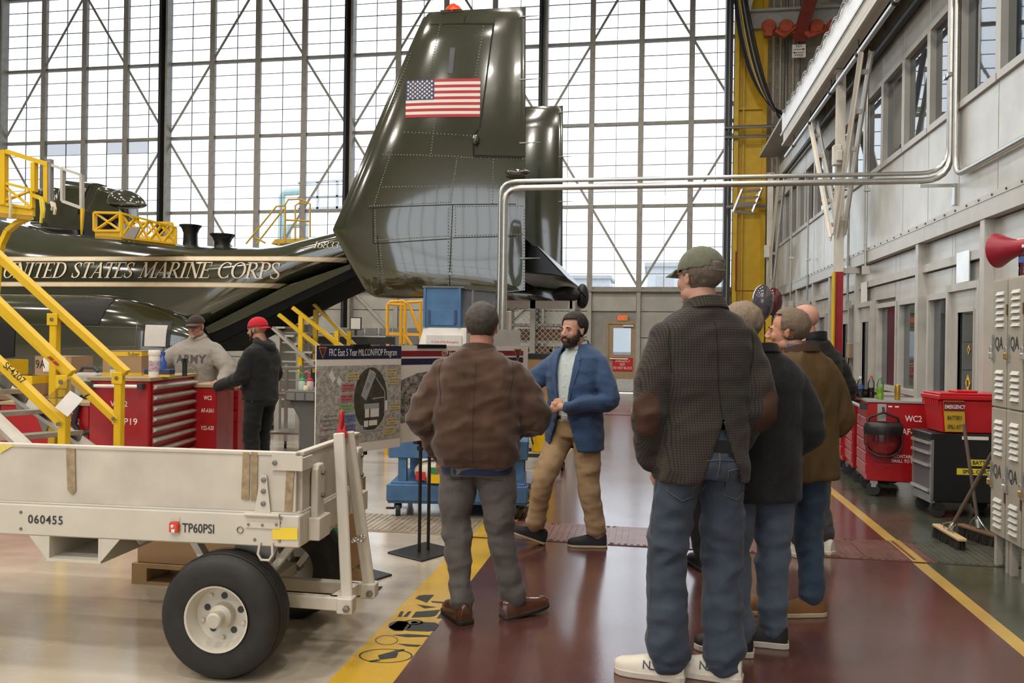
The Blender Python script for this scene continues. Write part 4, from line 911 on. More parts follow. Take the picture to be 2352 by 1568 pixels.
MB().lathe([(.016 + .011*math.cos(a_*math.pi/6), .011*math.sin(a_*math.pi/6)) for a_ in range(13)], 20, ht, (1, .25, 0)).build('lunette_eye', mrh, tl, True)
for o_ in list(tl.children):
    if o_.name.startswith('lunette'): o_.data.transform(Matrix.Translation(ht) @ Matrix.Diagonal((1, 1, 1.9, 1)) @ Matrix.Translation(-ht))
MB().bar(top + V((0, 0, -.03)), ht + V((0, 0, -.03)), .025, .04).build('eye_shank', mrh, tl)
ch = T(823, 1236, ym); cm = MB()
for k in range(12):
    a_ = math.pi*2*k/12; c_ = ch + V((.025*math.cos(a_), .05*math.sin(a_), -.006*abs(math.cos(a_))))
    cm.lathe([(.008 + .003*math.cos(t*math.pi/3), .003*math.sin(t*math.pi/3)) for t in range(7)], 8, c_, (0, 0, 1) if k % 2 else (math.cos(a_), math.sin(a_), 0))
cm.build('safety_chain', mgal, tl, True)
# rubber mat under the tow bar
g0 = G(835, 1362); o = MB().prism([G(800, 1374), G(862, 1364), G(878, 1348), G(822, 1352)], (0, 0, .006)).build('rubber_mat', M('black_rubber', (.02, .02, .02), .7)); tag(o, 'thin black rubber mat on the floor under the tow bar', 'mat')

# ---------------------------------------------------------------- pallet and carton behind the trailer
mcard = M('cardboard', (0.33, 0.20, 0.10), .75, 0, .08, 4, .03, 60); mcard2 = M('cardboard_light', (0.36, 0.235, 0.135), .75, 0, .08, 4); mpal = M('pallet_wood', (.38, .24, .11), .8, 0, .2, 6)
a, b_ = G(302, 1340), G(825, 1345); pr_ = empty('pallet', (a.x, a.y, 0), ang(b_.x - a.x, 0), 'wooden pallet under the big carton behind the trailer', 'pallet')
Lp = (b_ - a).x + .0
for k in range(3): MB().bx(0, Lp, .0 + k*.13, .1 + k*.13, .10, .125).build('deck_board', mpal, pr_)
for x in (0, Lp/2 - .05, Lp - .1): MB().bx(x, x + .1, 0, .36, .02, .10).bx(x, x + .1, .0, .1, 0, .02).build('stringer', mpal, pr_)
for y in (0, .26): MB().bx(0, Lp, y, y + .1, 0, .02).build('bottom_board', mpal, pr_)
ct = empty('large_carton', (a.x + .02, a.y + .02, .126), 0, 'large plain cardboard carton on the pallet behind the trailer', 'box')
MB().bx(0, Lp - .02, 0, .33, 0, .52).build('carton_body', mcard, ct, bevel=.006); MB().bx(.0, Lp - .02, .0, .16, .52, .526).bx(.0, Lp - .02, .17, .33, .52, .526).build('carton_flap', mcard2, ct)
q = V((Lp - .30, -.004, .17)); gm = M('placard_green', (.03, .22, .08), .5)
gs = MB().bx(Lp - .125, Lp - .045, -.006, 0, .0, .28).build('green_placard', gm, ct); text('DUE', 'lettering', mwht, .085, (Lp - .085, -.007, .10), (0, 0, -1), (1, 0, 0), gs, .02)
# ================================================================ LEFT MIDDLE GROUND
mye = M('stand_yellow', (0.72, 0.46, 0.012), .38, 0, .07, 5); malt = M('tread_aluminium', (.46, .44, .40), .38, .6, .12, 10)
mrd = M('cabinet_red', (0.37, 0.008, 0.012), .32, 0, .10, 3); mdrw = M('drawer_pull', (.55, .54, .50), .35, .6)
def pbar(a, da, b_, db, w, h, m, name, par, up=(0, 1, 0)):
    return MB().bar(P(*a, da), P(*b_, db), w, h, up).build(name, m, par)
# ---- wheeled access stairs
st = empty('access_stairs', (0, 0, 0), label='yellow railed aluminium access stairs stencilled SF4207 behind the trailer', cat='stairs')
dn_, df_ = 6.0, 6.75
gz = lambda px, d: P(px, 900, d)
def foot(px, d): p_ = P(px, 900, d); return V((p_.x, p_.y, 0))
def up_(v): return V(v)
MB().bar(P(-60, 775, dn_), P(150, 977, dn_), .065, .062, (0, 1, 0)).build('mid_rail', mye, st, bevel=.006)
MB().bar(P(-60, 640, dn_), P(166, 858, dn_), .065, .062, (0, 1, 0)).build('hand_rail', mye, st, bevel=.006)
MB().bar(P(-60, 535, df_), P(291, 857, df_), .065, .075, (0, 1, 0)).build('hand_rail', mye, st, bevel=.006)
MB().bar(P(-60, 652, df_), P(270, 966, df_), .06, .062, (0, 1, 0)).build('mid_rail', mye, st, bevel=.006)
def post_(px, py, d, nm='post'):
    t = P(px, py, d); MB().bx(t.x - .033, t.x + .033, t.y - .03, t.y + .03, 0.02, t.z).build(nm, mye, st, bevel=.005)
    MB().bx(t.x - .05, t.x + .05, t.y - .04, t.y - .03, t.z - .07, t.z + .03).build('bracket', mye, st, bevel=.012, seg=2)
    MB().lathe([(.016, 0), (.016, .008), (0, .01)], 10, (t.x, t.y - .04, t.z - .02), (0, -1, 0)).build('bolt', mbolt, st)
post_(149, 870, dn_); post_(127, 728, df_); post_(275, 862, df_)
for px, py, d in ((146, 972, dn_), (270, 960, df_)):
    t = P(px, py, d); MB().lathe([(.016, 0), (.016, .008), (0, .01)], 10, (t.x, t.y - .05, t.z), (0, -1, 0)).build('bolt', mbolt, st)
p = P(30, 870, dn_ - .05); q = P(95, 930, dn_ - .05); text('SF4207', 'stencil', mink, .075, P(33, 857, dn_ - .042), (q - p), (q - p).cross(V((0, -1, 0))) * -1 if False else V((0, 1, 0)).cross(q - p) * -1, st, .01, .9)
for k in range(2):
    a = P(118 + k*12, 823 + k*11, dn_ - .04); dq = (P(166, 858, dn_) - P(-60, 640, dn_)).normalized()
    MB().bar(a - dq*.02, a + dq*.02, .004, .05, (0, 1, 0)).build('red_tape', M('red_tape', (.30, .02, .02), .5), st)
MB().bar(P(-70, 905, dn_), P(58, 1026, dn_), .03, .14, (0, 1, 0)).build('stringer', malt, st); MB().bar(P(-80, 825, df_), P(212, 1032, df_), .03, .14, (0, 1, 0)).build('stringer', malt, st)
MB().bar(P(58, 1026, dn_), V((*foot(135, dn_).xy, .02)), .03, .14, (0, 1, 0)).bar(P(212, 1032, df_), V((*foot(300, df_).xy, .02)), .03, .14, (0, 1, 0)).build('stringer_foot', malt, st)
sg = (P(212, 1032, df_) - P(-80, 825, df_)); sn = (P(58, 1026, dn_) - P(-70, 905, dn_))
for i, (py, pxr) in enumerate(((854, 20), (897, 52), (942, 108), (992, 170), (1046, 240))):
    b1 = P(pxr, py, df_); a1 = P(pxr - 195 if i < 3 else pxr - 160, py + (14 if i > 1 else 8), dn_)
    MB().bar(a1, b1, .17, .035).build('tread', malt, st); MB().prism([b1 + V((-.1, -.03, 0)), b1 + V((.1, -.03, 0)), b1 + V((.0, -.03, -.2))], (0, .02, 0)).build('tread_bracket', M('bracket_grey', (.33, .32, .29), .5, .4), st)
o = MB().prism([P(2, 988, dn_ - .05), P(13, 998, dn_ - .05), P(8, 1008, dn_ - .05), P(-4, 998, dn_ - .05)], (0, .004, 0)).build('warning_label', M('orange_label', (.65, .28, .12), .6), st)
# plastic document sleeve tied to the rail
ds = empty('document_sleeve', (0, 0, 0), label='clear plastic sleeve holding a white document tied to the stair rail', cat='sleeve')
dq = 5.9
mclr = glass_mat('clear_plastic', (.86, .86, .84), 1.45, .12)
def sheet(pts, m, name, par, th=.004): MB().prism([P(a, b_, dd) for a, b_, dd in pts], (0, th, 0)).build(name, m, par)
sheet([(160, 866, dq), (206, 905, dq - .05), (190, 915, dq), (155, 958, dq - .03), (105, 915, dq)], mclr, 'plastic_bag', ds, .01)
sheet([(161, 897, dq - .02), (191, 916, dq - .03), (155, 957, dq - .04), (126, 935, dq - .03)], M('paper_white', (.72, .70, .68), .25), 'document', ds)
# ---- red tool cabinet with drawers
def cab(name, px, py_top, d, rz, w, dep, h, label, mat=None, top=None, casters=True):
    c = P(px, py_top, d); o = empty(name, (c.x, c.y, 0), rz, label, 'tool cabinet'); z1 = c.z; z0 = .14 if casters else 0
    MB().bx(-w, 0, 0, dep, z0, z1 - .03).build('body', mat or mrd, o, bevel=.008); MB().bx(-w - .015, .015, -.015, dep + .015, z1 - .03, z1).build('worktop', top or M('wood_top', (.35, .26, .15), .6), o)
    if casters:
        for x in (-w + .08, -.08):
            for y in (.08, dep - .08): MB().lathe([(0, -.02), (.06, -.02), (.065, 0), (.06, .02), (0, .02)], 14, (x, y, .065), (0, 1, 0)).bx(x - .03, x + .03, y - .025, y + .025, .07, .14).build('caster', mtyre, o)
    return o, z1
rz1 = R(10)
tcab, z1 = cab('tool_cabinet', 343, 868, 7.3, rz1, .54, 1.1, 1, 'red tool cabinet with eight silver drawer pulls stencilled WC2 behind the trailer')
for k in range(8):
    zc = z1 - .10 - k*.098; dr_ = MB().bx(0, .012, .05, 1.05, zc - .042, zc + .045).build('drawer', mrd, tcab, bevel=.004)
    MB().prism([(.012, .06, zc + .035), (.045, .06, zc + .02), (.045, .06, zc + .008), (.012, .06, zc - .012)], (0, .98, 0)).build('drawer_pull', mdrw, dr_)
MB().tube([(-.5, -.05, z1 - .075), (-.06, -.05, z1 - .075)], .016, 10).build('push_handle', mwht, tcab, True)
for x in (-.52, -.08): MB().bx(x, x + .045, -.07, 0, z1 - .1, z1 - .05).build('handle_bracket', mdark, tcab)
text('WC2', 'stencil', mwht, .07, (-.27, -.001, z1 - .24), (1,0,0), (0,0,1), tcab, .01); text('CTP19', 'stencil', mwht, .085, (-.22, -.001, z1 - .40), (1,0,0), (0,0,1), tcab, .01)
MB().bx(.01, .03, 1.0, 1.05, z1 - .12, z1 - .02).build('padlock', M('brass', (.5, .36, .12), .3, .8), tcab)
tc2, z2 = cab('tool_cabinet', 498, 883, 8.3, R(10), .26, .52, 1, 'narrow red tool cabinet stencilled AF-A361 beside the man in the hoodie')
for t, dz, s in (('WC2', .14, .06), ('AF-A361', .27, .06), ('V22-A20', .45, .06)): text(t, 'stencil', mwht, s, (-.09, -.001, z2 - dz), (1,0,0), (0,0,1), tc2, .01, .62)
hs = MB()
for k in range(3): hs.tube([(-.275 - .015*k, .25 + .20*math.cos(a_*math.pi/12), .62 + .34*math.sin(a_*math.pi/12)) for a_ in range(-6, 7)], .012, 6)
hs.build('hung_hose', M('red_hose', (.10, .015, .012), .5), tc2, True)
tc3, z3 = cab('tool_cabinet', 205, 925, 8.0, R(8), .9, .42, 1, 'low red tool cabinet stencilled V22 seen through the yellow stairs')
for t, dz in (('AF-A', .10), ('V22-A2', .19)): text(t, 'stencil', mwht, .08, (-.18, -.001, z3 - dz), (1,0,0), (0,0,1), tc3, .01, .7)
for t, dz in (('CONTAINS ITEMS', .36), ('TOO SMALL, OR', .44), ('TO BE ETCHED', .52)): text(t, 'stencil', mwht, .045, (-.22, -.001, z3 - dz), (1,0,0), (0,0,1), tc3, .005, .7)
MB().tube([(-.1, -.03, z3 - .02), (-.12, -.06, z3 - .2), (-.05, -.06, z3 - .3), (.06, -.05, z3 - .27)], .03, 8).build('black_hose', mblack, tc3, True)
tc4, z4 = cab('tool_cabinet', 548, 856, 9.6, R(10), .30, .5, 1, 'red tool chest with black corners between the two workers')
for k in range(4): MB().bx(-.28, -.02, -.012, 0, z4 - .15 - k*.14, z4 - .05 - k*.14).build('drawer', mrd, tc4, bevel=.004)
# ---- workbench behind the stairs with cartons and supplies
wbn = empty('workbench', (0, 0, 0), label='dark work table behind the yellow stairs carrying cartons', cat='table')
a, b_ = P(-60, 912, 8.8), P(222, 912, 8.8); zb_ = 1.0
MB().bx(a.x, b_.x, a.y - .1, a.y + .8, .80, .85).build('table_top', M('bench_board', (.20, .13, .07), .6), wbn)
for x in (a.x + .1, b_.x - .1):
    for y in (a.y, a.y + .7): MB().bx(x - .03, x + .03, y - .03, y + .03, 0, .80).build('leg', mdark, wbn)
def carton(px0, px1, py0, d, zb, label, dep=.35, band=None, tape=True, grp=None, rz=0):
    A, B = P(px0, py0, d), P(px1, py0, d); w = B.x - A.x; h = A.z - zb; o = empty('carton', (A.x, A.y, zb), rz, label, 'box', grp)
    MB().bx(0, w, 0, dep, 0, h - .004).build('carton_body', mcard2, o, bevel=.004)
    MB().bx(0, w, 0, dep*.49, h - .004, h).bx(0, w, dep*.51, dep, h - .004, h).build('carton_flap', mcard, o)
    if band:
        for z0, z1_ in band: MB().bx(-.002, w + .002, -.003, dep, h*z0, h*z1_).build('yellow_tape', mye, o)
    if tape: MB().bx(w*.66, w*.86, -.003, 0, h*.55, h).build('clear_tape', M('buff_tape', (.50, .40, .28), .4), o)
    return o, w, h
c1, w1, h1 = carton(80, 175, 817, 8.75, .852, 'brown carton marked 9A with a white shipping label behind the stairs')
text('9A', 'handwriting', mink, .13, (w1*.16, -.003, h1*.78), (1,0,0), (0,0,1), c1, 0, .8); MB().bx(w1*.24, w1*.40, -.004, 0, h1*.6, h1*.95).build('shipping_label', mwht, c1)
c2, w2, h2 = carton(236, 327, 805, 7.75, P(300, 868, 7.6).z, 'brown carton with two bands of yellow tape on the red tool cabinet', .4, ((.0, .17), (.80, .97)), False, rz=R(10))
text('Suber', 'handwriting', mink, .05, (w2*.8, -.005, h2*.88), (1,0,0), (0,0,1), c2)
c3, w3, h3 = carton(-40, 26, 825, 8.9, .852, 'yellow topped carton at the left edge behind the stairs', .3, ((.55, 1.0),), False)
c4, w4, h4 = carton(48, 78, 862, 8.5, .852, 'small carton with yellow band left of the carton marked 9A', .3, ((.6, 1.0),), False)
ztop = z1
def lathe_thing(name, px, py_b, d, prof, m, label, cat, z=None, n=18, extra=None):
    c = P(px, py_b, d); o = empty(name, (c.x, c.y, c.z if z is None else z), label=label, cat=cat)
    MB().lathe(prof, n).build('body', m, o, True)
    if extra: extra(o)
    return o
def wipes(o): MB().lathe([(.052, .20), (.054, .205), (.054, .245), (.05, .25), (0, .25)], 18).build('lid', mwht, o, True); MB().lathe([(.0505, .05), (.0505, .15)], 18).build('print_band', M('blue_red_print', (.45, .36, .42), .5, 0, .7, 45), o)
lathe_thing('wipes_tub', 354, 868, 7.55, [(0, 0), (.048, 0), (.05, .01), (.05, .2)], mwht, 'white wipes tub with blue and red print on the tool cabinet', 'tub', ztop, extra=wipes)
def cup(o): MB().lathe([(.042, .07), (.045, .10)], 16).build('print_band', M('teal_print', (.15, .35, .32), .5), o)
lathe_thing('foam_cup', 263, 872, 7.45, [(0, 0), (.033, 0), (.046, .125), (.048, .13), (.044, .13), (.03, .01)], mwht, 'white foam cup on the near corner of the red tool cabinet', 'cup', ztop, extra=cup)
for i, px in enumerate((421, 427)):
    lathe_thing('black_tube', px, 868, 7.75 + .02*i, [(0, 0), (.011, 0), (.011, .145), (.013, .15), (.013, .17), (0, .172)], mblack, ('left' if i == 0 else 'right') + ' black marker tube standing on the red tool cabinet', 'tube', ztop, 10)
c = P(366, 870, 7.6); o = empty('glove_box', (c.x, c.y, ztop), R(10), 'dark blue glove box with yellow base on the red tool cabinet', 'box')
MB().bx(-.12, .12, -.06, .06, .022, .07).build('carton_body', M('navy_carton', (.02, .04, .12), .4), o, bevel=.003); MB().bx(-.12, .12, -.06, .06, 0, .022).build('yellow_base', mye, o); MB().ball((-.05, 0, .07), (.05, .04, .03), 12, 8).build('blue_glove', M('nitrile_blue', (.12, .30, .62), .5), o, True)
lathe_thing('spray_bottle', 373, 850, 7.85, [(0, 0), (.04, 0), (.042, .02), (.042, .12), (.02, .17), (.014, .19)], M('blue_liquid', (.05, .10, .35), .2), 'blue spray bottle behind the wipes tub', 'bottle', ztop, extra=lambda o: MB().bx(-.05, .02, -.012, .012, .19, .23).bx(-.03, -.02, -.01, .01, .15, .19).build('trigger_head', M('blue_plastic', (.03, .07, .35), .4), o))
c = P(206, 860, 8.5); o = empty('grey_jug', (c.x, c.y, .852), 0, 'grey plastic jug with black handle behind the yellow stairs', 'jug')
MB().bx(-.13, .13, -.08, .08, 0, .26).build('body', M('grey_plastic', (.42, .42, .40), .45), o, bevel=.04, seg=3); MB().tube([(-.12, 0, .25), (-.08, 0, .31), (.05, 0, .31), (.10, 0, .27)], .018, 8).build('handle', mdark, o, True); MB().bx(-.03, .08, -.083, -.08, .1, .17).build('green_label', M('dark_green_label', (.03, .09, .05), .5), o)
# ---- yellow maintenance platform upper left
pf_ = empty('maintenance_platform', (0, 0, 0), label='yellow maintenance platform with lattice toe boards at the upper left', cat='platform'); d = 9.0
def lat(a, b_, c_, e_, d1, d2, n, par, w=.05, name='lattice_bar'):
    """truss panel between top line a-b and bottom line c-e"""
    A, B, Cc, E = P(*a, d1), P(*b_, d2), P(*c_, d1), P(*e_, d2)
    for p_, q_ in ((A, B), (Cc, E), (A, Cc), (B, E)): MB().bar(p_, q_, .03, w, (0, 1, 0)).build('frame_bar', mye, par)
    for i in range(n):
        t0, t1 = i/n, (i+1)/n
        for p_, q_ in ((A.lerp(B, t0), Cc.lerp(E, t1)), (Cc.lerp(E, t0), A.lerp(B, t1))): MB().bar(p_, q_, .02, w*.8, (0, 1, 0)).build(name, mye, par)
lat((-80, 398), (75, 436), (-80, 455), (75, 478), d, d, 2, pf_)
MB().prism([P(-90, 455, d), P(75, 477, d), P(75, 496, d), P(-90, 480, d)], (0, .04, 0)).build('toe_board', mye, pf_)
MB().prism([P(-90, 480, d), P(75, 495, d), P(75, 497, d + 1.2), P(-90, 484, d + 1.2)], (0, 0, -.05)).build('deck', M('deck_yellow', (.42, .24, .02), .5), pf_)
for px, y0, y1 in ((8, 345, 470), (79, 374, 440), (108, 372, 465)): t0, t1 = P(px, y0, d), P(px, y1, d); MB().bar(t0, t1, .08 if px < 20 else .05, .06, (0, 1, 0)).build('rail_post', mye, pf_)
MB().bar(P(16, 348, d), P(112, 378, d), .05, .07, (0, 1, 0)).build('hand_rail', mye, pf_); MB().bar(P(75, 448, d), P(112, 462, d), .04, .05, (0, 1, 0)).build('lower_rail', mye, pf_)
MB().bar(P(116, 366, d), P(116, 468, d), .04, .055, (0, 1, 0)).build('padded_post', M('grey_foam', (.26, .25, .26), .8), pf_)
pts = [P(a, b_, d + .1) for a, b_ in ((72, 498), (40, 512), (18, 530), (4, 560), (-4, 600), (-10, 680))]
for p_, q_ in zip(pts[:-1], pts[1:]): MB().bar(p_, q_, .05, .07, (0, 1, 0)).build('curved_bracket', mye, pf_)
t0 = P(-25, 480, d + .3); MB().bx(t0.x - .06, t0.x + .06, t0.y - .06, t0.y + .06, 0, t0.z).build('support_leg', mye, pf_)
gt = empty('platform_gate', (0, 0, 0), label='bare aluminium gate frame at the end of the yellow platform', cat='gate')
for a, b_ in (((144, 388), (144, 462)), ((188, 402), (188, 478)), ((144, 388), (188, 402)), ((144, 462), (188, 478)), ((112, 377), (144, 388))): MB().bar(P(*a, 9.0), P(*b_, 9.0), .03, .045, (0, 1, 0)).build('gate_bar', M('raw_aluminium', (.58, .56, .50), .4, .4), gt)
MB().prism([P(184, 478, 8.9), P(191, 478, 8.9), P(185, 538, 8.9)], (0, .03, 0)).build('gate_bracket', mye, gt)
for i, (px, y0, y1) in enumerate(((93, 458, 512), (98, 460, 500), (118, 468, 482), (124, 470, 492), (22, 445, 500))):
    o = MB().tube([P(px, y0 - 4, 8.97), P(px + 3, (y0 + y1)/2, 8.93), P(px + 1, y1, 8.95)], .016, 5).build('tie_strap', M('yellow_strap', (.68, .55, .06), .6) if i < 2 else M('pale_strap', (.62, .58, .42), .7), smooth=True)
    tag(o, ['bright yellow strap hanging under the platform rail', 'second yellow strap beside the bright one under the platform rail', 'short pale strap under the padded post', 'longer pale strap right of the padded post', 'pale strap dangling over the lattice toe board'][i], 'strap', 'straps on the platform')
# ---- second lattice platform lying beyond the fuselage spine
pf2 = empty('wing_platform', (0, 0, 0), label='low yellow lattice walkway resting on top of the aircraft', cat='platform')
lat((218, 488), (278, 489), (218, 530), (278, 530), 11.9, 11.9, 1, pf2, .07); MB().prism([P(218, 526, 11.9), P(278, 528, 11.9), P(278, 542, 11.9), P(218, 541, 11.9)], (0, .04, 0)).build('toe_board', mye, pf2)
lat((280, 490), (403, 522), (280, 545), (403, 560), 11.9, 12.6, 4, pf2, .06); lat((300, 510), (395, 512), (300, 545), (395, 545), 13.2, 13.2, 3, pf2, .06)
MB().prism([P(218, 541, 11.9), P(280, 545, 11.9), P(403, 562, 12.6), P(395, 548, 13.2), P(230, 535, 13.2)], (0, 0, -.04)).build('deck', M('deck_yellow', (.42, .24, .02), .5), pf2)
MB().prism([P(282, 545, 11.8), P(300, 522, 11.8), P(322, 522, 11.8), P(308, 548, 11.8)], (0, .03, 0)).build('grey_flap', M('grey_foam', (.26, .25, .26), .8), pf2)
# ================================================================ CENTRE: DISPLAY BOARDS AND SHOP CARTS
mbt = M('black_powder_coat', (.015, .015, .016), .4); mnavy = M('navy_print', (.008, .010, .045), .4, var=0); mcrim = M('crimson_print', (.19, .008, .015), .4, var=0); mpap = M('poster_white', (.66, .61, .56), .5, 0, .03)
def map_mat(name, c1, c2, c3, sc):
    m = bpy.data.materials.new(name); m.use_nodes = True; N = m.node_tree.nodes; L = m.node_tree.links; b = N['Principled BSDF']; b.inputs['Roughness'].default_value = .45
    tc = N.new('ShaderNodeTexCoord'); v = N.new('ShaderNodeTexVoronoi'); v.inputs['Scale'].default_value = sc; v.distance = 'CHEBYCHEV'; L.new(tc.outputs['Object'], v.inputs['Vector'])
    n = N.new('ShaderNodeTexNoise'); n.inputs['Scale'].default_value = sc*.5; n.inputs['Detail'].default_value = 8; L.new(tc.outputs['Object'], n.inputs['Vector'])
    mx = N.new('ShaderNodeMath'); mx.operation = 'MULTIPLY_ADD'; mx.inputs[1].default_value = .45; L.new(v.outputs['Distance'], mx.inputs[0]); L.new(n.outputs['Fac'], mx.inputs[2])
    cr = N.new('ShaderNodeValToRGB'); e = cr.color_ramp.elements; e[0].position = .42; e[0].color = (*c1, 1); e[1].position = .85; e[1].color = (*c3, 1); k = e.new(.6); k.color = (*c2, 1)
    L.new(mx.outputs[0], cr.inputs[0]); L.new(cr.outputs[0], b.inputs['Base Color']); return m
mmap = map_mat('aerial_photo_grey', (.20, .19, .16), (.27, .26, .23), (.42, .40, .37), 70); mgrn = map_mat('aerial_photo_green', (.022, .026, .014), (.035, .035, .022), (.06, .055, .04), 40); maer = map_mat('aerial_photo_dark', (.02, .02, .02), (.10, .09, .08), (.32, .29, .26), 60)
class Board:
    """thin display board: u runs left to right 0..1, v top to bottom 0..1"""
    def __init__(s, name, a, da, b_, db, yb, label):
        s.A, s.B = P(*a, da), P(*b_, db); s.B.z = s.A.z; s.C = P(a[0], yb, da); s.w = (s.B - s.A).length; s.h = s.A.z - s.C.z
        s.u = (s.B - s.A).normalized(); s.n = s.u.cross(V((0, 0, 1))).normalized(); s.o = empty(name, (0, 0, 0), label=label, cat='display board')
        q = [s.pt(0, 0), s.pt(1, 0), s.pt(1, 1), s.pt(0, 1)]; MB().prism(q, -s.n*.008).build('board', mpap, s.o)
    def pt(s, u, v, l=0): return s.A + s.u*(s.w*u) - V((0, 0, s.h*v)) + s.n*l
    def quad(s, u0, u1, v0, v1, m, name, l=.001): return MB().add([s.pt(u0, v1, l), s.pt(u1, v1, l), s.pt(u1, v0, l), s.pt(u0, v0, l)], [(0, 1, 2, 3)]).build(name, m, s.o, fix=False)
    def poly(s, pts, m, name, l=.002): return MB().add([s.pt(u, v, l) for u, v in pts], [tuple(range(len(pts)))]).build(name, m, s.o, fix=False)
    def tx(s, t, u, v, size, m, align='CENTER', xs=1, bold=0, l=.003): return text(t, 'lettering', m, size, s.pt(u, v), s.u, (0, 0, 1), s.o, bold, xs, align, lift=l)
def badge(B, u, v, w, h):
    g = M('badge_gold', (.45, .25, .06), .4, var=0)
    B.poly([(u - w, v), (u, v + h), (u + w, v)], g, 'badge_border', .0022); B.poly([(u - w*.78, v + h*.08), (u, v + h*.86), (u + w*.78, v + h*.08)], M('badge_dark', (.02, .012, .03), .4, var=0), 'badge_field', .0028); B.poly([(u - w*.55, v + h*.14), (u - w*.35, v + h*.4), (u + w*.35, v + h*.4), (u + w*.55, v + h*.14)], mcrim, 'badge_chief', .0032)
B1 = Board('poster_board', (727, 793), 4.75, (922, 791), 5.32, 1052, 'display board titled FRC East 5 Year MILCON/FIOP Program with aerial map')
B1.quad(0, 1, 0, .125, mnavy, 'title_bar'); B1.tx('FRC East 5 Year MILCON/FIOP Program', .535, .066, .062, mwht, xs=.55)
badge(B1, .065, .015, .045, .105)
B1.quad(0, 1, .185, .91, mmap, 'aerial_map')
B1.poly([(.62 + .20*math.cos(t*math.pi/24), .505 + .30*math.sin(t*math.pi/24)) for t in range(48)], mgrn, 'site_oval')
mroof2 = M('map_roof_grey', (.30, .30, .32), .5, var=0); mroof3 = M('map_roof_white', (.62, .60, .57), .5, var=0)
for pts, m in (([(.60, .22), (.68, .27), (.56, .52), (.50, .47)], mroof2), ([(.635, .235), (.665, .255), (.62, .34), (.59, .32)], mroof3), ([(.58, .34), (.61, .36), (.57, .43), (.545, .405)], mroof3), ([(.54, .55), (.72, .55), (.72, .60), (.54, .60)], mroof2), ([(.55, .60), (.60, .60), (.60, .68), (.55, .68)], mroof3), ([(.615, .60), (.72, .60), (.72, .68), (.615, .68)], mroof3), ([(.60, .71), (.70, .71), (.70, .76), (.60, .76)], mroof3), ([(.54, .71), (.59, .71), (.59, .77), (.54, .77)], mroof3), ([(.47, .75), (.53, .75), (.53, .80), (.47, .80)], mroof2), ([(.795, .53), (.825, .53), (.825, .63), (.795, .63)], mroof3), ([(.16, .22), (.21, .30), (.18, .34), (.13, .27)], mroof3), ([(.24, .28), (.28, .33), (.25, .37), (.22, .33)], mroof3), ([(.66, .29), (.67, .29), (.79, .43), (.785, .445)], mroof2), ([(.785, .44), (.797, .44), (.797, .80), (.785, .80)], mroof2), ([(.50, .80), (.80, .80), (.80, .812), (.50, .815)], mroof2), ([(.64, .50), (.79, .49), (.79, .50), (.64, .512)], mroof2)): B1.poly(pts, m, 'map_building', .003)
mlab = {'y': M('label_tan', (.48, .38, .19), .5, var=0), 'r': M('label_pink', (.42, .13, .13), .5, var=0), 'g': M('label_green', (.24, .36, .17), .5, var=0), 'b': M('label_blue', (.12, .16, .34), .5, var=0)}
for u, v, c, t1, t2 in ((.405, .285, 'y', 'P-546 | P1 | $40M', 'Plant Complex Facility'), (.35, .385, 'r', 'P-687 | P25 | $80M', 'F-35 Lift Fan Module'), (.335, .485, 'r', 'P-1085 | P2 | $60M', 'F-35 Planning Facility'), (.335, .575, 'g', 'P-993 | P24 | $12M', 'F-35 Aircraft Lift'), (.37, .67, 'b', 'P-231 | $24M', 'Equipment'), (.37, .76, 'b', 'P-512 | $34M', 'Aviation Facility'), (.87, .26, 'y', 'P-544 | P2 | $40M', 'Rotary Hangar 2'), (.90, .345, 'y', 'P-566 | P26 | $42M', 'Industrial Wastewater'), (.915, .595, 'y', 'P-612 | P24 | $70M', 'Maintenance and'), (.885, .74, 'y', 'P-980 | P27 | $60M', 'F-35 Equipment'), (.845, .83, 'y', 'P-313 | P23 | $26M', 'Consolidated Hotel')):
    B1.quad(u - .07, u + .07, v - .032, v + .032, mlab[c], 'map_label', .0035); B1.tx(t1, u, v - .014, .014, mink, xs=.75, l=.0045); B1.tx(t2, u, v + .012, .013, mink, xs=.7, l=.0045)
for i, (c, t) in enumerate((('g', 'Under Construction'), ('b', 'Programmed MILCON'), ('y', 'Planned FIOP'), ('r', 'Funded for other years'))): B1.quad(.045, .065, .625 + i*.04, .65 + i*.04, mlab[c], 'legend_swatch', .003); B1.tx(t, .075, .638 + i*.04, .018, mink, 'LEFT', .7)
for i, t in enumerate(('Not pictured:', 'P23: P-620', 'P23: P-601', 'P23: P-635')): B1.tx(t, .05, .815 + i*.027, .018, mink, 'LEFT', .7)
B2 = Board('poster_board', (916, 793), 5.42, (1213, 790), 6.55, 1018, 'display board titled GTP Hangar Layout half hidden by the man in brown')
B2.quad(0, .955, .055, .115, mcrim, 'title_bar'); B2.quad(0, .955, .135, .20, mnavy, 'blue_bar'); B2.tx('GTP Hangar Layout (P-993 PSI)', .45, .087, .045, mwht, xs=.8); badge(B2, .905, .03, .035, .17)
B2.poly([(.0, .37), (.12, .29), (.35, .24), (.6, .24), (.85, .30), (.85, .62), (.5, .70), (.0, .80)], maer, 'aerial_photo'); B2.quad(.88, .955, .245, .42, M('plan_green', (.24, .45, .18), .5, var=0), 'plan_key')
# binder clips
for B_, u in ((B1, .50), (B2, .22)):
    B_.quad(u - .10, u + .10, -.012, .028, mbt, 'clip', .008); MB().prism([B_.pt(u - .1, -.012, .008), B_.pt(u + .1, -.012, .008), B_.pt(u + .1, .028, .008), B_.pt(u - .1, .028, .008)], -B_.n*.03).build('clip_body', mbt, B_.o)
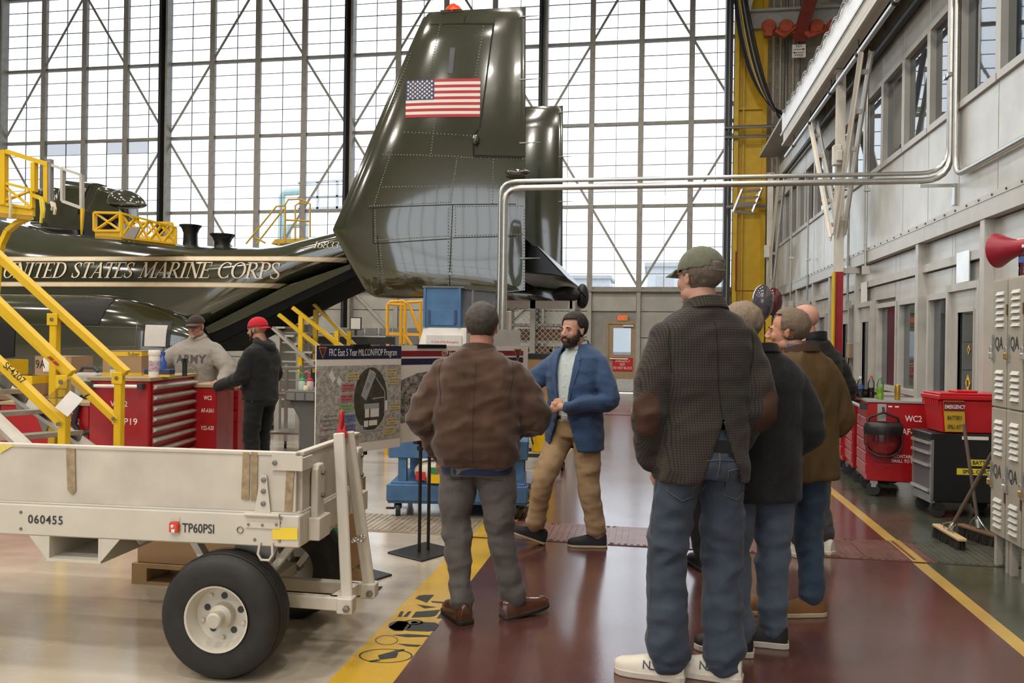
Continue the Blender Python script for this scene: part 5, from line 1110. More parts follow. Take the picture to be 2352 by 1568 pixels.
# two-pole stands
for B_, bc, lb in ((B2, G(965, 1279), 'black two-pole floor stand behind the man in brown'), (B1, None, 'black two-pole floor stand holding the map board behind the trailer')):
    if bc is None: bc = B_.pt(.5, 1) - B_.n*.06; bc = V((bc.x, bc.y, 0))
    so = empty('board_stand', (bc.x, bc.y, 0), math.atan2(B_.u.y, B_.u.x), lb, 'stand')
    if B_ is B2: w0 = B_.pt(.22, 1) - B_.n*.05; so.location = (w0.x, w0.y, 0)
    MB().bx(-.19, .19, -.17, .17, 0, .012).build('base_plate', mbt, so, bevel=.003)
    for x in (-.045, .045): MB().tube([(x, .0, .012), (x, .0, B_.C.z + .3)], .012, 8).build('pole', mbt, so, True)
    MB().bx(-.1, .1, -.02, .02, B_.C.z - .03, B_.C.z).build('ledge', mbt, so); MB().lathe([(.02, 0), (.02, .03), (0, .03)], 8, (-.045, -.012, B_.C.z - .06), (-1, 0, 0)).build('clamp_knob', mbt, so)
# ---- blue wooden cart with crates on it
mblu = M('blue_painted_wood', (.06, .15, .30), .55, 0, .2, 7, .05, 30); mblg = M('grey_blue_wood', (.20, .22, .25), .6, 0, .12, 7); mgpl = M('grey_plank', (.30, .31, .32), .6, 0, .15, 9)
c0 = G(912, 1187); bc = empty('blue_cart', (c0.x, c0.y, 0), R(8), 'blue wooden shelf cart on casters behind the display boards', 'cart')
MB().bx(-.08, 1.1, -.02, .75, .12, .17).build('lower_frame', mblu, bc, bevel=.006); MB().bx(-.06, 1.08, 0, .73, .17, .30).build('shelf_box', mblu, bc, bevel=.006)
MB().bx(-.09, 1.1, -.03, .03, .14, .28).build('front_rail', mblu, bc, bevel=.006)
for x in (.0, 1.0):
    for y in (.02, .66): MB().bx(x, x + .07, y, y + .07, .28, .62).build('upright', mblu, bc)
MB().bx(-.08, 1.1, 0, .75, .50, .66).build('upper_box', mblu, bc, bevel=.006)
for x, y in ((.0, .04), (1.0, .04), (0, .7), (1, .7)): MB().lathe([(0, -.02), (.055, -.02), (.06, 0), (.055, .02), (0, .02)], 16, (x, y, .06), (1, .2, 0)).bx(x - .03, x + .03, y - .02, y + .02, .07, .13).bx(x - .1, x - .03, y - .01, y + .01, .06, .075).build('caster', mdark, bc)
sk = empty('supply_sack', (c0.x + .28, c0.y + .12, .30), 0, 'white sack with red green and yellow print on the blue cart shelf', 'sack')
MB().ball((0, 0, .08), (.17, .12, .10), 16, 10).build('sack_body', M('sack_white', (.6, .56, .48), .7), sk, True); MB().bx(-.02, .12, -.125, -.11, .0, .07).build('yellow_print', mye, sk); MB().bx(-.12, -.04, -.12, -.08, .02, .09).build('red_print', mred, sk); MB().bx(.0, .07, -.122, -.10, .08, .13).build('green_print', gm, sk)
kx = P(1015, 790, 7.3); kio = empty('sloped_sign_cabinet', (kx.x, kx.y, 0), R(8), 'white sloped-front cabinet with an emergency notice under the blue crate', 'cabinet')
zt_ = P(1015, 752, 7.3).z; MB().prism([(-.30, 0, .66), (.22, 0, .66), (.22, 0, zt_), (-.13, 0, zt_)], (0, .5, 0)).build('cabinet_shell', mwht, kio); MB().prism([(-.26, -.0, P(0, 795, 7.3).z - .12), (.24, 0, P(0, 795, 7.3).z - .12), (.2, 0, zt_ - .01), (-.17, 0, zt_ - .01)], (0, -.006, 0)).build('front_sheet', mwht, kio)
MB().bx(-.14, .18, -.03, -.006, zt_ - .2, zt_ - .07).build('notice_holder', M('clear_grey', (.55, .53, .50), .15), kio); text('In Case of An Emergency', 'lettering', mred, .03, (.03, -.031, zt_ - .13), (1,0,0), (0,0,1), kio, 0, .8); text('Call 911', 'lettering', mred, .022, (-.06, -.031, zt_ - .165), (1,0,0), (0,0,1), kio)
bq = P(972, 752, 7.3); zq1 = P(972, 661, 7.3).z - bq.z; wq = P(1059, 752, 7.3).x - bq.x
cr1 = empty('blue_crate', (bq.x, bq.y, zt_), R(8), 'blue wooden crate on top of the white sloped cabinet', 'crate')
MB().bx(0, wq, 0, .5, 0, zq1).build('crate_body', mblu, cr1, bevel=.004); MB().bx(-.01, wq + .03, -.015, .52, zq1, zq1 + .015).build('crate_lid', M('grey_lid', (.14, .15, .16), .6), cr1)
MB().bx(wq*.14, wq*.86, -.01, 0, .02, zq1*.46).build('front_hatch', mblu, cr1, bevel=.003)
for x in (.13, .83): MB().bx(wq*x, wq*(x + .05), -.025, 0, zq1*.1, zq1*.44).build('slide_rail', M('dark_blue_steel', (.03, .06, .12), .4), cr1)
for x in (0, wq - .02): MB().bx(x, x + .02, -.012, 0, 0, zq1).build('corner_batten', mblu, cr1)
q0, q1 = P(1062, 740, 7.5), P(1139, 740, 7.9); zc_ = P(1062, 664, 7.5).z
cr2 = empty('grey_crate', (q0.x, q0.y, zt_), math.atan2(q1.y - q0.y, q1.x - q0.x), 'weathered grey blue crate right of the blue crate behind the conduits', 'crate')
L_ = (q1 - q0).length; MB().bx(0, L_, 0, .45, 0, zc_ - zt_).build('crate_body', mblg, cr2, bevel=.004); MB().bx(-.01, L_ + .01, -.01, .46, zc_ - zt_, zc_ - zt_ + .012).build('crate_lid', M('grey_lid', (.14, .15, .16), .6), cr2); MB().bx(L_*.25, L_*.29, -.012, 0, 0, zc_ - zt_).build('corner_batten', mgpl, cr2)
wc2 = MB().bx(0, L_ + .16, 0, .42, .66, zt_ - .002).build('support_cabinet', mpost); wc2.location = (q0.x + .14, q0.y + .06, 0); wc2.rotation_euler = (0, 0, math.atan2(q1.y - q0.y, q1.x - q0.x)); tag(wc2, 'plain light grey cabinet under the weathered crate', 'cabinet')
ww = MB().bx(0, L_ + .16, 0, .42, .0, .655).build('plinth_box', mblu); ww.location = (q0.x + .14, q0.y + .06, 0); ww.rotation_euler = wc2.rotation_euler; tag(ww, 'blue base box under the light grey cabinet', 'box')
# electrical panel on a post at the foot of the conduits
ep = empty('conduit_post', (XD + .03, YC + .04, 0), label='white steel strut and breaker panel at the foot of the overhead conduits', cat='post')
MB().bx(-.0, .05, 0, .04, 0, 3.24).build('strut_channel', mcream, ep); MB().bx(-.2, .10, .04, .12, 1.1, 1.85).build('breaker_panel', mpost, ep, bevel=.004); MB().bx(-.15, .15, -.1, .2, 0, .02).build('base_plate', mgal, ep)
for i in range(4): MB().bx(-.15, .05, .037, .04, 1.25 + i*.12, 1.27 + i*.12).build('panel_print', mcab, ep)
# grey sloped dolly beside the blue cart
dl = G(1196, 1148); dly = empty('sloped_dolly', (dl.x, dl.y, 0), R(6), 'grey plank dolly with sloping top behind the man in brown', 'dolly')
for k in range(4): MB().prism([(-.42 + .13*k, 0, .40 - .07*k), (-.30 + .13*k, 0, .335 - .07*k), (-.30 + .13*k, 0, .315 - .07*k), (-.42 + .13*k, 0, .38 - .07*k)], (0, .7, 0)).build('plank', mgpl, dly)
MB().bx(-.42, .1, 0, .7, .10, .16).build('deck_frame', M('dolly_blue_grey', (.22, .24, .30), .6), dly)
for x, y in ((.02, .06), (.02, .6), (-.35, .06), (-.35, .6)): MB().lathe([(0, -.02), (.05, -.02), (.055, 0), (.05, .02), (0, .02)], 16, (x, y, .055), (1, .3, 0)).bx(x - .03, x + .03, y - .02, y + .02, .06, .11).build('caster', mblack, dly)

# ---- wire mesh storage cage
cg = empty('mesh_cage', (0, 0, 0), label='white framed wire mesh storage cage behind the man in the blue blazer', cat='cage'); dcg = 12.4
ca, cb_ = P(1150, 690, dcg), P(1318, 690, dcg); zc1 = ca.z; Yc = ca.y; Xa, Xb = ca.x, cb_.x; dpt = 1.0
mcg = M('cage_white', (.62, .60, .56), .5)
for x in (Xa, (Xa + Xb)/2 - .05, Xb): MB().bx(x - .04, x + .04, Yc - .03, Yc + .03, 0, zc1).build('post', mcg, cg)
for x in (Xa, Xb): MB().bx(x - .04, x + .04, Yc + dpt - .03, Yc + dpt + .03, 0, zc1).build('post', mcg, cg)
for z in (.1, zc1 - .12): MB().bx(Xa, Xb, Yc - .03, Yc + .03, z, z + (.12 if z > 1 else .06)).build('rail', mcg, cg); MB().bx(Xb - .03, Xb + .03, Yc, Yc + dpt, z, z + (.12 if z > 1 else .06)).build('rail', mcg, cg)
for z in (.55, .98, 1.22, 1.48, 1.74): MB().bx(Xa, Xb, Yc + .05, Yc + dpt, z, z + .04).build('shelf', mcg, cg)
wm = MB(); s_ = .085; n1 = int((Xb - Xa)/s_); n2 = int(zc1/s_)
for i in range(-n2, n1):
    for sgn in (0, 1):
        x_0 = Xa + i*s_; pts = []
        za, zb_ = .12, zc1 - .1
        xa_, xb_ = x_0, x_0 + (zb_ - za)
        t0 = max(0, (Xa - xa_)/(xb_ - xa_)); t1 = min(1, (Xb - xa_)/(xb_ - xa_))
        if t1 <= t0: continue
        f = (lambda t: V((xa_ + (xb_ - xa_)*t, Yc, za + (zb_ - za)*t))) if sgn == 0 else (lambda t: V((xa_ + (xb_ - xa_)*t, Yc, zb_ - (zb_ - za)*t)))
        wm.bar(f(t0), f(t1), .006, .006, (0, 1, 0))
o = wm.build('wire_mesh', M('wire_pale', (.62, .60, .56), .4, .3), cg); o['kind'] = 'stuff'
for x, z, w, h, m, lb in ((.25, 1.26, .5, .17, mcard, 'brown carton on the middle shelf of the mesh cage'), (.82, 1.26, .32, .17, mcard2, 'short brown carton at the right of the cage middle shelf'), (.25, 1.52, .8, .18, mcard, 'long brown carton on the upper shelf of the mesh cage'), (.6, 1.02, .4, .10, mye, 'yellow case on the lower shelf of the mesh cage')):
    o = empty('stored_carton', (Xa + x, Yc + .15, z), label=lb, cat='box', group='boxes in the mesh cage'); MB().bx(0, w, 0, .4, 0, h - .006).build('carton_body', m, o); MB().bx(-.005, w + .005, -.005, .405, h - .006, h).build('lid', m, o)
for i in range(5):
    o = empty('metal_canister', (Xa + .22 + .09*i, Yc + .2, 1.02), label='%s metal canister from the left on the lower shelf of the mesh cage' % ('first', 'second', 'third', 'fourth', 'fifth')[i], cat='canister', group='canisters in the mesh cage'); MB().lathe([(0, 0), (.035, 0), (.035, .15), (.02, .17), (0, .17)], 12).build('can', malu, o, True); MB().lathe([(.015, .17), (.015, .185), (0, .185)], 10).build('cap', mdark, o)
for px, py, d, r, m, lb in ((1300, 668, 12.6, (.22, .3, .13), M('dark_cover', (.05, .045, .045), .7, bump=.3, bscale=12), 'dark soft bag lying on top of the mesh cage'), (1338, 680, 12.8, (.10, .2, .2), M('black_bag', (.02, .02, .022), .5, bump=.3, bscale=12), 'black bag hanging over the corner of the mesh cage')):
    c = P(px, py, d); c.z = zc1 + r[2]*.9 if px < 1320 else c.z; o = empty('soft_bag', c, label=lb, cat='bag'); MB().ball((0, 0, 0), r, 18, 12).build('bag_body', m, o, True); MB().tube([(-r[0]*.8, -r[1]*.9, 0), (0, -r[1]*1.05, r[2]*.3), (r[0]*.8, -r[1]*.9, -.02)], .015, 6).build('strap', mblack, o)
# cartons and shop cart below the cage
bx_ = P(1212, 905, 9.6); o = empty('tall_carton', (bx_.x, bx_.y, .75), R(4), 'large brown carton with black lid behind the blue blazer sleeve', 'box'); zz = P(1212, 812, 9.6).z - .75
MB().bx(0, .45, 0, .5, 0, zz - .06).build('carton_body', mcard, o); MB().bx(-.01, .46, -.01, .51, zz - .06, zz).build('carton_lid', mbt, o)
yc_ = P(1180, 912, 9.5); o = empty('yellow_case_cart', (yc_.x, yc_.y, 0), R(4), 'yellow topped equipment cart on a white tube frame beyond the brown jacket', 'cart')
MB().bx(0, .62, -.02, .55, .72, .748).build('tray', mye, o); MB().bx(.22, .5, 0, .3, .2, .715).build('yellow_box', mye, o, bevel=.01)
for x in (0, .58):
    for y in (0, .5): MB().bx(x, x + .035, y, y + .035, .1, .72).build('leg', mcream, o)
MB().bx(0, .62, 0, .035, .14, .18).bx(0, .62, .5, .535, .14, .18).build('lower_bar', mdark, o)
for k in range(3): MB().tube([(.1 + .05*k, -.03, .7), (.08 + .06*k, -.05, .45), (.14 + .05*k, -.04, .3)], .01, 6).build('hung_strap', mblack, o)
for x in (.03, .58):
    for y in (.03, .5): MB().lathe([(0, -.015), (.05, -.015), (.05, .015), (0, .015)], 14, (x, y, .05), (1, 0, 0)).bx(x - .02, x + .02, y - .02, y + .02, .06, .12).build('caster', mblack, o)

# ---- yellow access stairs under the tail
s2 = empty('access_stairs', (0, 0, 0), label='yellow railed aluminium access stairs standing under the aircraft tail', cat='stairs')
for d, off in ((12.6, 0), (13.4, -48)):
    o2 = -14 if off else 0
    for a, b_ in (((672 - off*.9, 706 + o2), (830 - off*.45, 830)), ((640 - off*.8, 722 + o2), (775 - off*.9, 830))): MB().bar(P(*a, d), P(*b_, d), .05, .07, (0, 1, 0)).build('rail', mye, s2)
    for px, y0, y1 in ((692 - off*.7, 725 + o2, 800), (774 - off*.6, 760, 830)):
        t = P(px, y0, d); MB().bx(t.x - .035, t.x + .035, t.y - .03, t.y + .03, max(.1, P(px, y1, d).z - .4), t.z).build('post', mye, s2)
    MB().bar(P(630 - off, 752, d), P(770 - off, 880, d), .04, .2, (0, 1, 0)).build('stringer', malt, s2); q = P(770 - off, 880, d); MB().bar(q, V((q.x + .5, q.y, .02)), .04, .2, (0, 1, 0)).build('stringer_foot', malt, s2); t = P(640 - off, 770, d); MB().bx(t.x - .04, t.x + .04, t.y - .04, t.y + .04, 0, t.z).build('support_leg', malt, s2)
for k in range(7): MB().bar(P(640 + k*21, 752 + k*19, 12.6), P(640 + 44 + k*21, 752 + k*19, 13.4), .2, .03).build('tread', malt, s2)
# orange-yellow rolling ladder platform
mrl = M('ladder_yellow', (.70, .36, .02), .4)
s3 = empty('rolling_ladder', (0, 0, 0), label='orange yellow tubular rolling ladder left of the blue crate', cat='ladder'); d = 10.5
for pts in (([(890, 770), (890, 700), (896, 693), (925, 691), (940, 700), (963, 760)]), ([(920, 790), (922, 693)]), ([(929, 790), (931, 698)]), ([(966, 690), (966, 780)]), ([(890, 698), (930, 700)]), ([(935, 694), (970, 692)]), ([(930, 770), (945, 792)]), ([(965, 765), (972, 790)])):
    MB().tube([P(a, b_, d) for a, b_ in pts], .022, 6).build('tube', mrl, s3, True)
MB().prism([P(888, 762, d), P(968, 766, d), P(968, 771, d), P(888, 770, d)], (0, .5, 0)).build('platform', mrl, s3)
for px in (890, 921, 966): t = P(px, 790, d); MB().bx(t.x - .02, t.x + .02, t.y, t.y + .04, 0, t.z).build('leg', mrl, s3)
# far rolling stand behind the spine
s4 = empty('rolling_stand', (0, 0, 0), label='slender yellow rolling stand seen through the glazing above the fuselage', cat='ladder'); d = 20.0; mfy = M('faded_yellow', (.55, .36, .05), .5)
for pts in (([(655, 555), (655, 470), (662, 458), (690, 457), (712, 468), (712, 545)]), ([(678, 550), (678, 472), (690, 464), (705, 468)]), ([(565, 560), (635, 474), (655, 472)]), ([(590, 560), (652, 480)]), ([(655, 505), (712, 508)]), ([(585, 545), (610, 558)])): MB().tube([P(a, b_, d) for a, b_ in pts], .025, 5).build('tube', mfy, s4, True)
MB().prism([P(632, 549, d), P(706, 546, d), P(706, 556, d), P(622, 560, d)], (0, .8, 0)).build('platform', mfy, s4)
for px in (640, 700): t = P(px, 552, d); MB().bx(t.x - .03, t.x + .03, t.y, t.y + .06, 0, t.z).build('leg', mfy, s4)
# ---- grey plastic trestle table with wash bottles
tb = empty('plastic_trestle_table', (0, 0, 0), label='grey plastic trestle table between the workers and the map board', cat='table'); t0 = P(655, 905, 7.9); t1 = P(735, 905, 7.9); ztb = P(690, 897, 7.9).z
mgp = M('charcoal_plastic', (.085, .085, .08), .5)
MB().bx(t0.x, t1.x + .3, t0.y, t0.y + .8, ztb - .10, ztb).build('table_top', mgp, tb, bevel=.008)
for k in range(4): MB().bx(t0.x + .02 + k*.1, t0.x + .10 + k*.1, t0.y - .006, t0.y, ztb - .09, ztb - .02).build('rim_panel', M('grey_light_plastic', (.15, .15, .14), .5), tb)
xm = (t0.x + t1.x)/2 + .05
MB().prism([(xm - .2, t0.y + .05, ztb - .10), (xm + .2, t0.y + .05, ztb - .10), (xm + .08, t0.y + .05, ztb - .30), (xm + .08, t0.y + .05, .22), (xm + .28, t0.y + .05, 0), (xm - .28, t0.y + .05, 0), (xm - .08, t0.y + .05, .22), (xm - .08, t0.y + .05, ztb - .30)], (0, .1, 0)).build('trestle_leg', mgp, tb, bevel=.01)
MB().prism([(xm - .2, t0.y + .65, ztb - .10), (xm + .2, t0.y + .65, ztb - .10), (xm + .08, t0.y + .65, ztb - .30), (xm + .08, t0.y + .65, .22), (xm + .28, t0.y + .65, 0), (xm - .28, t0.y + .65, 0), (xm - .08, t0.y + .65, .22), (xm - .08, t0.y + .65, ztb - .30)], (0, .1, 0)).build('trestle_leg', mgp, tb, bevel=.01)
def washb(px, col, lb):
    def ex(o): MB().lathe([(.03, .09), (.03, .105), (.012, .115), (.01, .13)], 14).build('cap', M('wash_' + lb.split()[0], col, .4), o, True); MB().tube([(0, 0, .13), (0, 0, .16), (-.03, 0, .175), (-.07, 0, .165)], .006, 6).build('spout', M('wash_' + lb.split()[0], col, .4), o, True)
    lathe_thing('wash_bottle', px, 890, 8.05, [(0, 0), (.036, 0), (.037, .01), (.037, .07), (.028, .09)], M('wash_body_' + lb.split()[0], tuple(.25*c + .4 for c in col), .4), lb, 'bottle', ztb, extra=ex)
washb(694, (.04, .35, .10), 'green capped wash bottle on the trestle table'); washb(712, (.5, .02, .03), 'red capped wash bottle on the trestle table')
lathe_thing('small_jar', 703, 893, 8.0, [(0, 0), (.028, 0), (.03, .03), (.02, .045), (0, .045)], M('cream_jar', (.6, .55, .4), .5), 'small cream jar between the two wash bottles', 'jar', ztb)
# grey equipment case on the floor and steel carts behind the worker in black
gq = G(510, 985); o = empty('equipment_case', (gq.x, gq.y, 0), R(-8), 'grey metal equipment case on the floor behind the worker in black', 'case'); mgc = M('grey_case', (.26, .27, .28), .5)
MB().bx(-.05, .75, 0, .5, .06, .33).build('case_body', mgc, o, bevel=.02); MB().prism([(-.05, 0, .34), (.75, 0, .34), (.72, .45, .55), (0, .45, .62)], (0, .05, .0)).build('case_lid', M('case_blue_grey', (.17, .20, .25), .6), o)
for x in (.12, .28, .6): MB().bx(x, x + .05, -.015, 0, .2, .29).build('latch', mbt, o)
for x in (.02, .62): MB().bx(x, x + .1, .0, .45, 0, .06).build('skid', mdark, o)
o = empty('steel_cart', (0, 0, 0), label='bare steel tube cart behind the worker in the red cap', cat='cart'); d = 10.5
a, b_ = P(618, 880, d), P(645, 880, d)
for x in (a.x, b_.x + .3):
    for y in (a.y, a.y + .5): MB().bx(x - .02, x + .02, y - .02, y + .02, .1, 1.15).build('leg', mgal, o); MB().lathe([(0, -.015), (.05, -.015), (.05, .015), (0, .015)], 12, (x, y, .05), (1, .4, 0)).build('caster', mblack, o)
for z in (.25, .75, 1.1): MB().bx(a.x, b_.x + .3, a.y, a.y + .5, z, z + .025).build('shelf', mgal, o)
o = empty('slatted_rack', (0, 0, 0), label='pale slatted rack behind the aluminium stairs', cat='rack'); d = 14.5; a, b_ = P(640, 800, d), P(720, 800, d)
for k in range(9): MB().bx(a.x, b_.x, a.y, a.y + .03, .25 + k*.17, .39 + k*.17).build('slat', M('pale_slat', (.42, .40, .34), .6), o)
for x in (a.x, b_.x): MB().bx(x - .04, x + .04, a.y - .03, a.y + .06, 0, 1.85).build('post', mcream, o)
# objects along the end wall: bins, white board, shelf trough
d = 17.5
for k in range(6):
    a = P(775 + k*32, 752, d); o = empty('grey_partition', (a.x, a.y, 0), 0, '%s grey partition panel from the left along the far wall' % ('first', 'second', 'third', 'fourth', 'fifth', 'sixth')[k], 'panel', 'grey partitions'); MB().bx(0, .27, 0, .05, .05, a.z).build('panel_sheet', M('partition_grey', (.22, .22, .22), .6), o, bevel=.01); MB().bx(0, .05, -.2, .25, 0, .05).bx(.22, .27, -.2, .25, 0, .05).build('panel_foot', mdark, o)
a = P(804, 728, 17.0); o = empty('notice_easel', (a.x, a.y, 0), 0, 'white notice in a dark frame standing before the far wall', 'notice'); MB().bx(0, .25, 0, .03, a.z - .27, a.z).build('frame', mdark, o); MB().bx(.02, .23, -.005, 0, a.z - .25, a.z - .02).build('notice_sheet', mwht, o); MB().bx(.1, .15, 0, .03, 0, a.z - .27).bx(-.05, .3, -.1, .15, 0, .02).build('stand_post', mdark, o)
a, b_ = P(700, 772, 14), P(898, 772, 14); o = empty('parts_trough', (a.x, a.y, 0), 0, 'long dark parts trough behind the map board', 'bench'); w_ = b_.x - a.x; zz = P(800, 772, 14).z
MB().bx(0, w_, 0, .5, zz - .14, zz).build('trough', M('trough_dark', (.06, .06, .055), .4, .4), o); MB().bx(0, w_, -.02, .0, zz - .01, zz + .01).build('rim', malu, o); MB().bx(.1, w_ - .1, -.03, .5, zz - .3, zz - .14).build('drawer_front', M('trough_tan', (.34, .28, .2), .6), o)
for x in (.1, w_ - .15): MB().bx(x, x + .06, .05, .45, 0, zz - .3).build('leg', mdark, o)
# ================================================================ RIGHT SIDE: CABINETS, CARTS, LOCKERS
def rcab(name, pxc, pyb, rz, w, dep, zt_, label, lw=.10):
    c = G(pxc, pyb); o = empty(name, (c.x, c.y, 0), rz, label, 'tool cabinet')
    MB().bx(0, w, 0, dep, .16, zt_).build('body', mrd, o, bevel=.008); MB().bx(-.01, w + .01, -.01, dep + .01, zt_, zt_ + .02).build('worktop', M('grey_top', (.40, .40, .38), .35, .3), o)
    for x in (.08, w - .08):
        for y in (.08, dep - .08): MB().lathe([(0, -.022), (.062, -.022), (.068, 0), (.062, .022), (0, .022)], 16, (x, y, .068), (.4, 1, 0)).build('caster', mblack, o, True); MB().bx(x - .03, x + .03, y - .03, y + .03, .09, .16).build('caster_fork', mgal, o)
    return o
rA = R(-5)
k1 = rcab('tool_cabinet', 1990, 1140, rA, .86, .62, .945, 'red tool cabinet stencilled WC2 AF-A347 with a face shield hung on it')
for t, x, z, s in (('WC2', .42, .79, .085), ('AF-A347', .44, .66, .085), ('**CONTAINS ITEMS TOO', .42, .415, .045), ('SMALL TO BE ETCHED**', .42, .37, .045)): text(t, 'stencil', mwht, s, (x, -.002, z), (1,0,0), (0,0,1), k1, .012, .8)
mgt = M('grey_tape_strip', (.42, .40, .36), .5)
MB().bx(.09, .17, -.005, 0, .76, .93).build('tape_strip', mgt, k1); MB().prism([(.77, -.005, .74), (.83, -.005, .72), (.85, -.005, .92), (.80, -.005, .93)], (0, .004, 0)).build('tape_strip', mgt, k1)
for x, z in ((.19, .90), (.25, .90), (.66, .90), (.73, .90)): MB().bx(x, x + .035, -.004, 0, z, z + .014).build('tape_scrap', mwht, k1)
MB().tube([(-.06, .04, .90), (-.06, .58, .90)], .018, 10).build('push_handle', malu, k1, True)
for y in (.02, .56): MB().bx(-.07, 0, y, y + .04, .87, .93).build('handle_bracket', mdark, k1)
for k in range(5): MB().bx(-.012, 0, .04, .58, .22 + k*.115, .32 + k*.115).build('drawer', M('pinkish_red', (.38, .09, .10), .4), k1, bevel=.004)  # drawer side pinker than the body
k2 = rcab('tool_cabinet', 1958, 1108, rA, .5, .6, .955, 'red tool cabinet with pinkish drawers just left of the one with the face shield'); MB().tube([(-.06, .04, .90), (-.06, .56, .90)], .018, 10).build('push_handle', malu, k2, True)
for k in range(5): MB().bx(-.012, 0, .04, .56, .22 + k*.115, .32 + k*.115).build('drawer', M('pinkish_red', (.38, .09, .10), .4), k2, bevel=.004)
k3 = rcab('tool_cabinet', 1934, 1090, rA, .5, .6, .935, 'farthest red tool cabinet beside the man in the olive coat')
for k in range(5): MB().bx(-.012, 0, .04, .56, .22 + k*.115, .32 + k*.115).build('drawer', mrd, k3, bevel=.004)
# face shield
mw1 = Matrix.Translation(k1.location) @ Matrix.Rotation(rA, 4, 'Z'); fsp = mw1 @ V((.14, -.03, .64))
fs = empty('face_shield', fsp, rA, 'clear face shield with black brow guard hanging on the red cabinet', 'face shield')
MB().loft([[V((r_*.17*math.cos(math.pi + math.pi*j/12), -.10*r_*math.sin(math.pi*j/12) - .01, z)) for j in range(13)] for r_, z in ((.92, .06), (1, 0), (1, -.1), (.85, -.17), (.5, -.215))], cap=False).build('visor', glass_mat('visor_plastic', (.92, .90, .90), 1.4, .05), fs, True)
MB().loft([[V((1.06*.17*math.cos(math.pi + math.pi*j/12)*s, -.115*s*math.sin(math.pi*j/12) - .01, z)) for j in range(13)] for s, z in ((.8, .115), (.95, .10), (1.02, .06), (1.02, .03), (.98, -.005))], cap=False).build('brow_guard', mbt, fs, True)
MB().tube([(-.17, -.01, .03), (-.13, -.02, .16), (0, -.02, .21), (.13, -.02, .16), (.17, -.01, .03)], .012, 8).build('head_band', mbt, fs, True); MB().tube([(-.172, -.012, 0), (-.172, -.02, -.1), (-.14, -.05, -.17), (-.06, -.09, -.215), (.06, -.09, -.215), (.14, -.05, -.17), (.172, -.02, -.1), (.172, -.012, 0)], .007, 6).build('visor_rim', mbt, fs, True)
MB().tube([(0, -.02, .21), (0, .0, .26)], .012, 6).build('hanger', mbt, fs)
# bottles on the cabinet
mpet = glass_mat('clear_bottle', (.86, .89, .90), 1.45, .04)
def bottle(px, py, d, z, liq, capc, lab, label, s=1.0, lvl=.55, name='drink_bottle'):
    c = P(px, py, d); o = empty(name, (c.x, c.y, z), label=label, cat='bottle')
    MB().lathe([(0, 0), (.028*s, 0), (.032*s, .008*s), (.032*s, .05*s), (.029*s, .06*s), (.032*s, .07*s), (.032*s, .14*s), (.026*s, .165*s), (.014*s, .19*s), (.0125*s, .205*s)], 18).build('bottle_wall', mpet, o, True)
    if liq: MB().lathe([(0, .003*s), (.027*s, .004*s), (.0305*s, .010*s), (.0305*s, .05*s), (.028*s, .06*s), (.0305*s, .07*s), (.0305*s, .2*s*lvl), (0, .2*s*lvl)], 18).build('drink', liq, o, True)
    MB().lathe([(.0145*s, .20*s), (.0145*s, .218*s), (.012*s, .22*s), (0, .22*s)], 14).build('cap', capc, o, True)
    if lab: MB().lathe([(.0326*s, .095*s), (.0326*s, .135*s)], 18).build('label_band', lab, o, True)
    return o
zc = .905; mpc = mw1
def onk(x, y): q = mpc @ V((x, y, 0)); return q
mwtr = glass_mat('water', (.82, .87, .89), 1.33, .03); mcola = M('cola', (.035, .008, .004), .1); mlime = M('lime_soda_glow', (.38, .80, .05), .25, emit=0.1, var=0); mlbl = M('blue_label', (.06, .12, .35), .4, 0, .4, 40)  # soda given a faint glow of its own to look bright in the bottle
for (x, y), args in (((-.02, .34), (mwtr, mwht, mlbl, 'clear water bottle with blue label on the red cabinet', 1.0, .6)), ((.09, .38), (mcola, M('orange_cap', (.65, .10, .03), .4), None, 'dark cola bottle with orange cap between the water and lime bottles', 1.05, .5)), ((.14, .16), (mlime, M('green_cap', (.10, .55, .12), .4), None, 'lime green soda bottle half full on the red cabinet', 1.05, .6))):
    q = onk(x, y); o = bottle(0, 0, 1, zc, args[0], args[1], args[2], args[3], args[4], args[5]); o.location = (q.x, q.y, .966)
q = onk(.30, .15); o = empty('drink_can', (q.x, q.y, .966), label='slim gold drink can right of the lime soda bottle', cat='can'); MB().lathe([(0, 0), (.024, 0), (.027, .008), (.027, .14), (.023, .152), (0, .152)], 18).build('can_body', M('gold_can', (.50, .30, .05), .25, .7), o, True); MB().lathe([(.023, .152), (.024, .155), (.021, .153)], 18).build('rim', malu, o)
q = onk(.0, .5); o = empty('black_pouch', (q.x, q.y, .966), label='black soft pouch behind the bottles on the red cabinet', cat='pouch'); MB().ball((0, 0, .04), (.17, .1, .045), 16, 10).build('pouch_body', M('black_bag', (.02, .02, .022), .5, bump=.3, bscale=12), o, True); MB().tube([(-.1, -.06, .06), (0, -.09, .09), (.1, -.06, .06)], .01, 6).build('handle', mblack, o)
# spill kit box on black tool cart
cb0 = G(2143, 1190); RZ = R(4); bcart = empty('black_tool_cart', (cb0.x, cb0.y, 0), RZ, 'black rolling tool cart with steel drawer pulls under the red spill kit box', 'tool cart')
zt2 = P(2143, 995, depth(cb0)).z; wb_, db_ = .62, .45; mbc = M('cart_black', (.012, .012, .014), .32)
MB().bx(0, wb_, 0.02, db_, .14, zt2).build('body', mbc, bcart, bevel=.008)
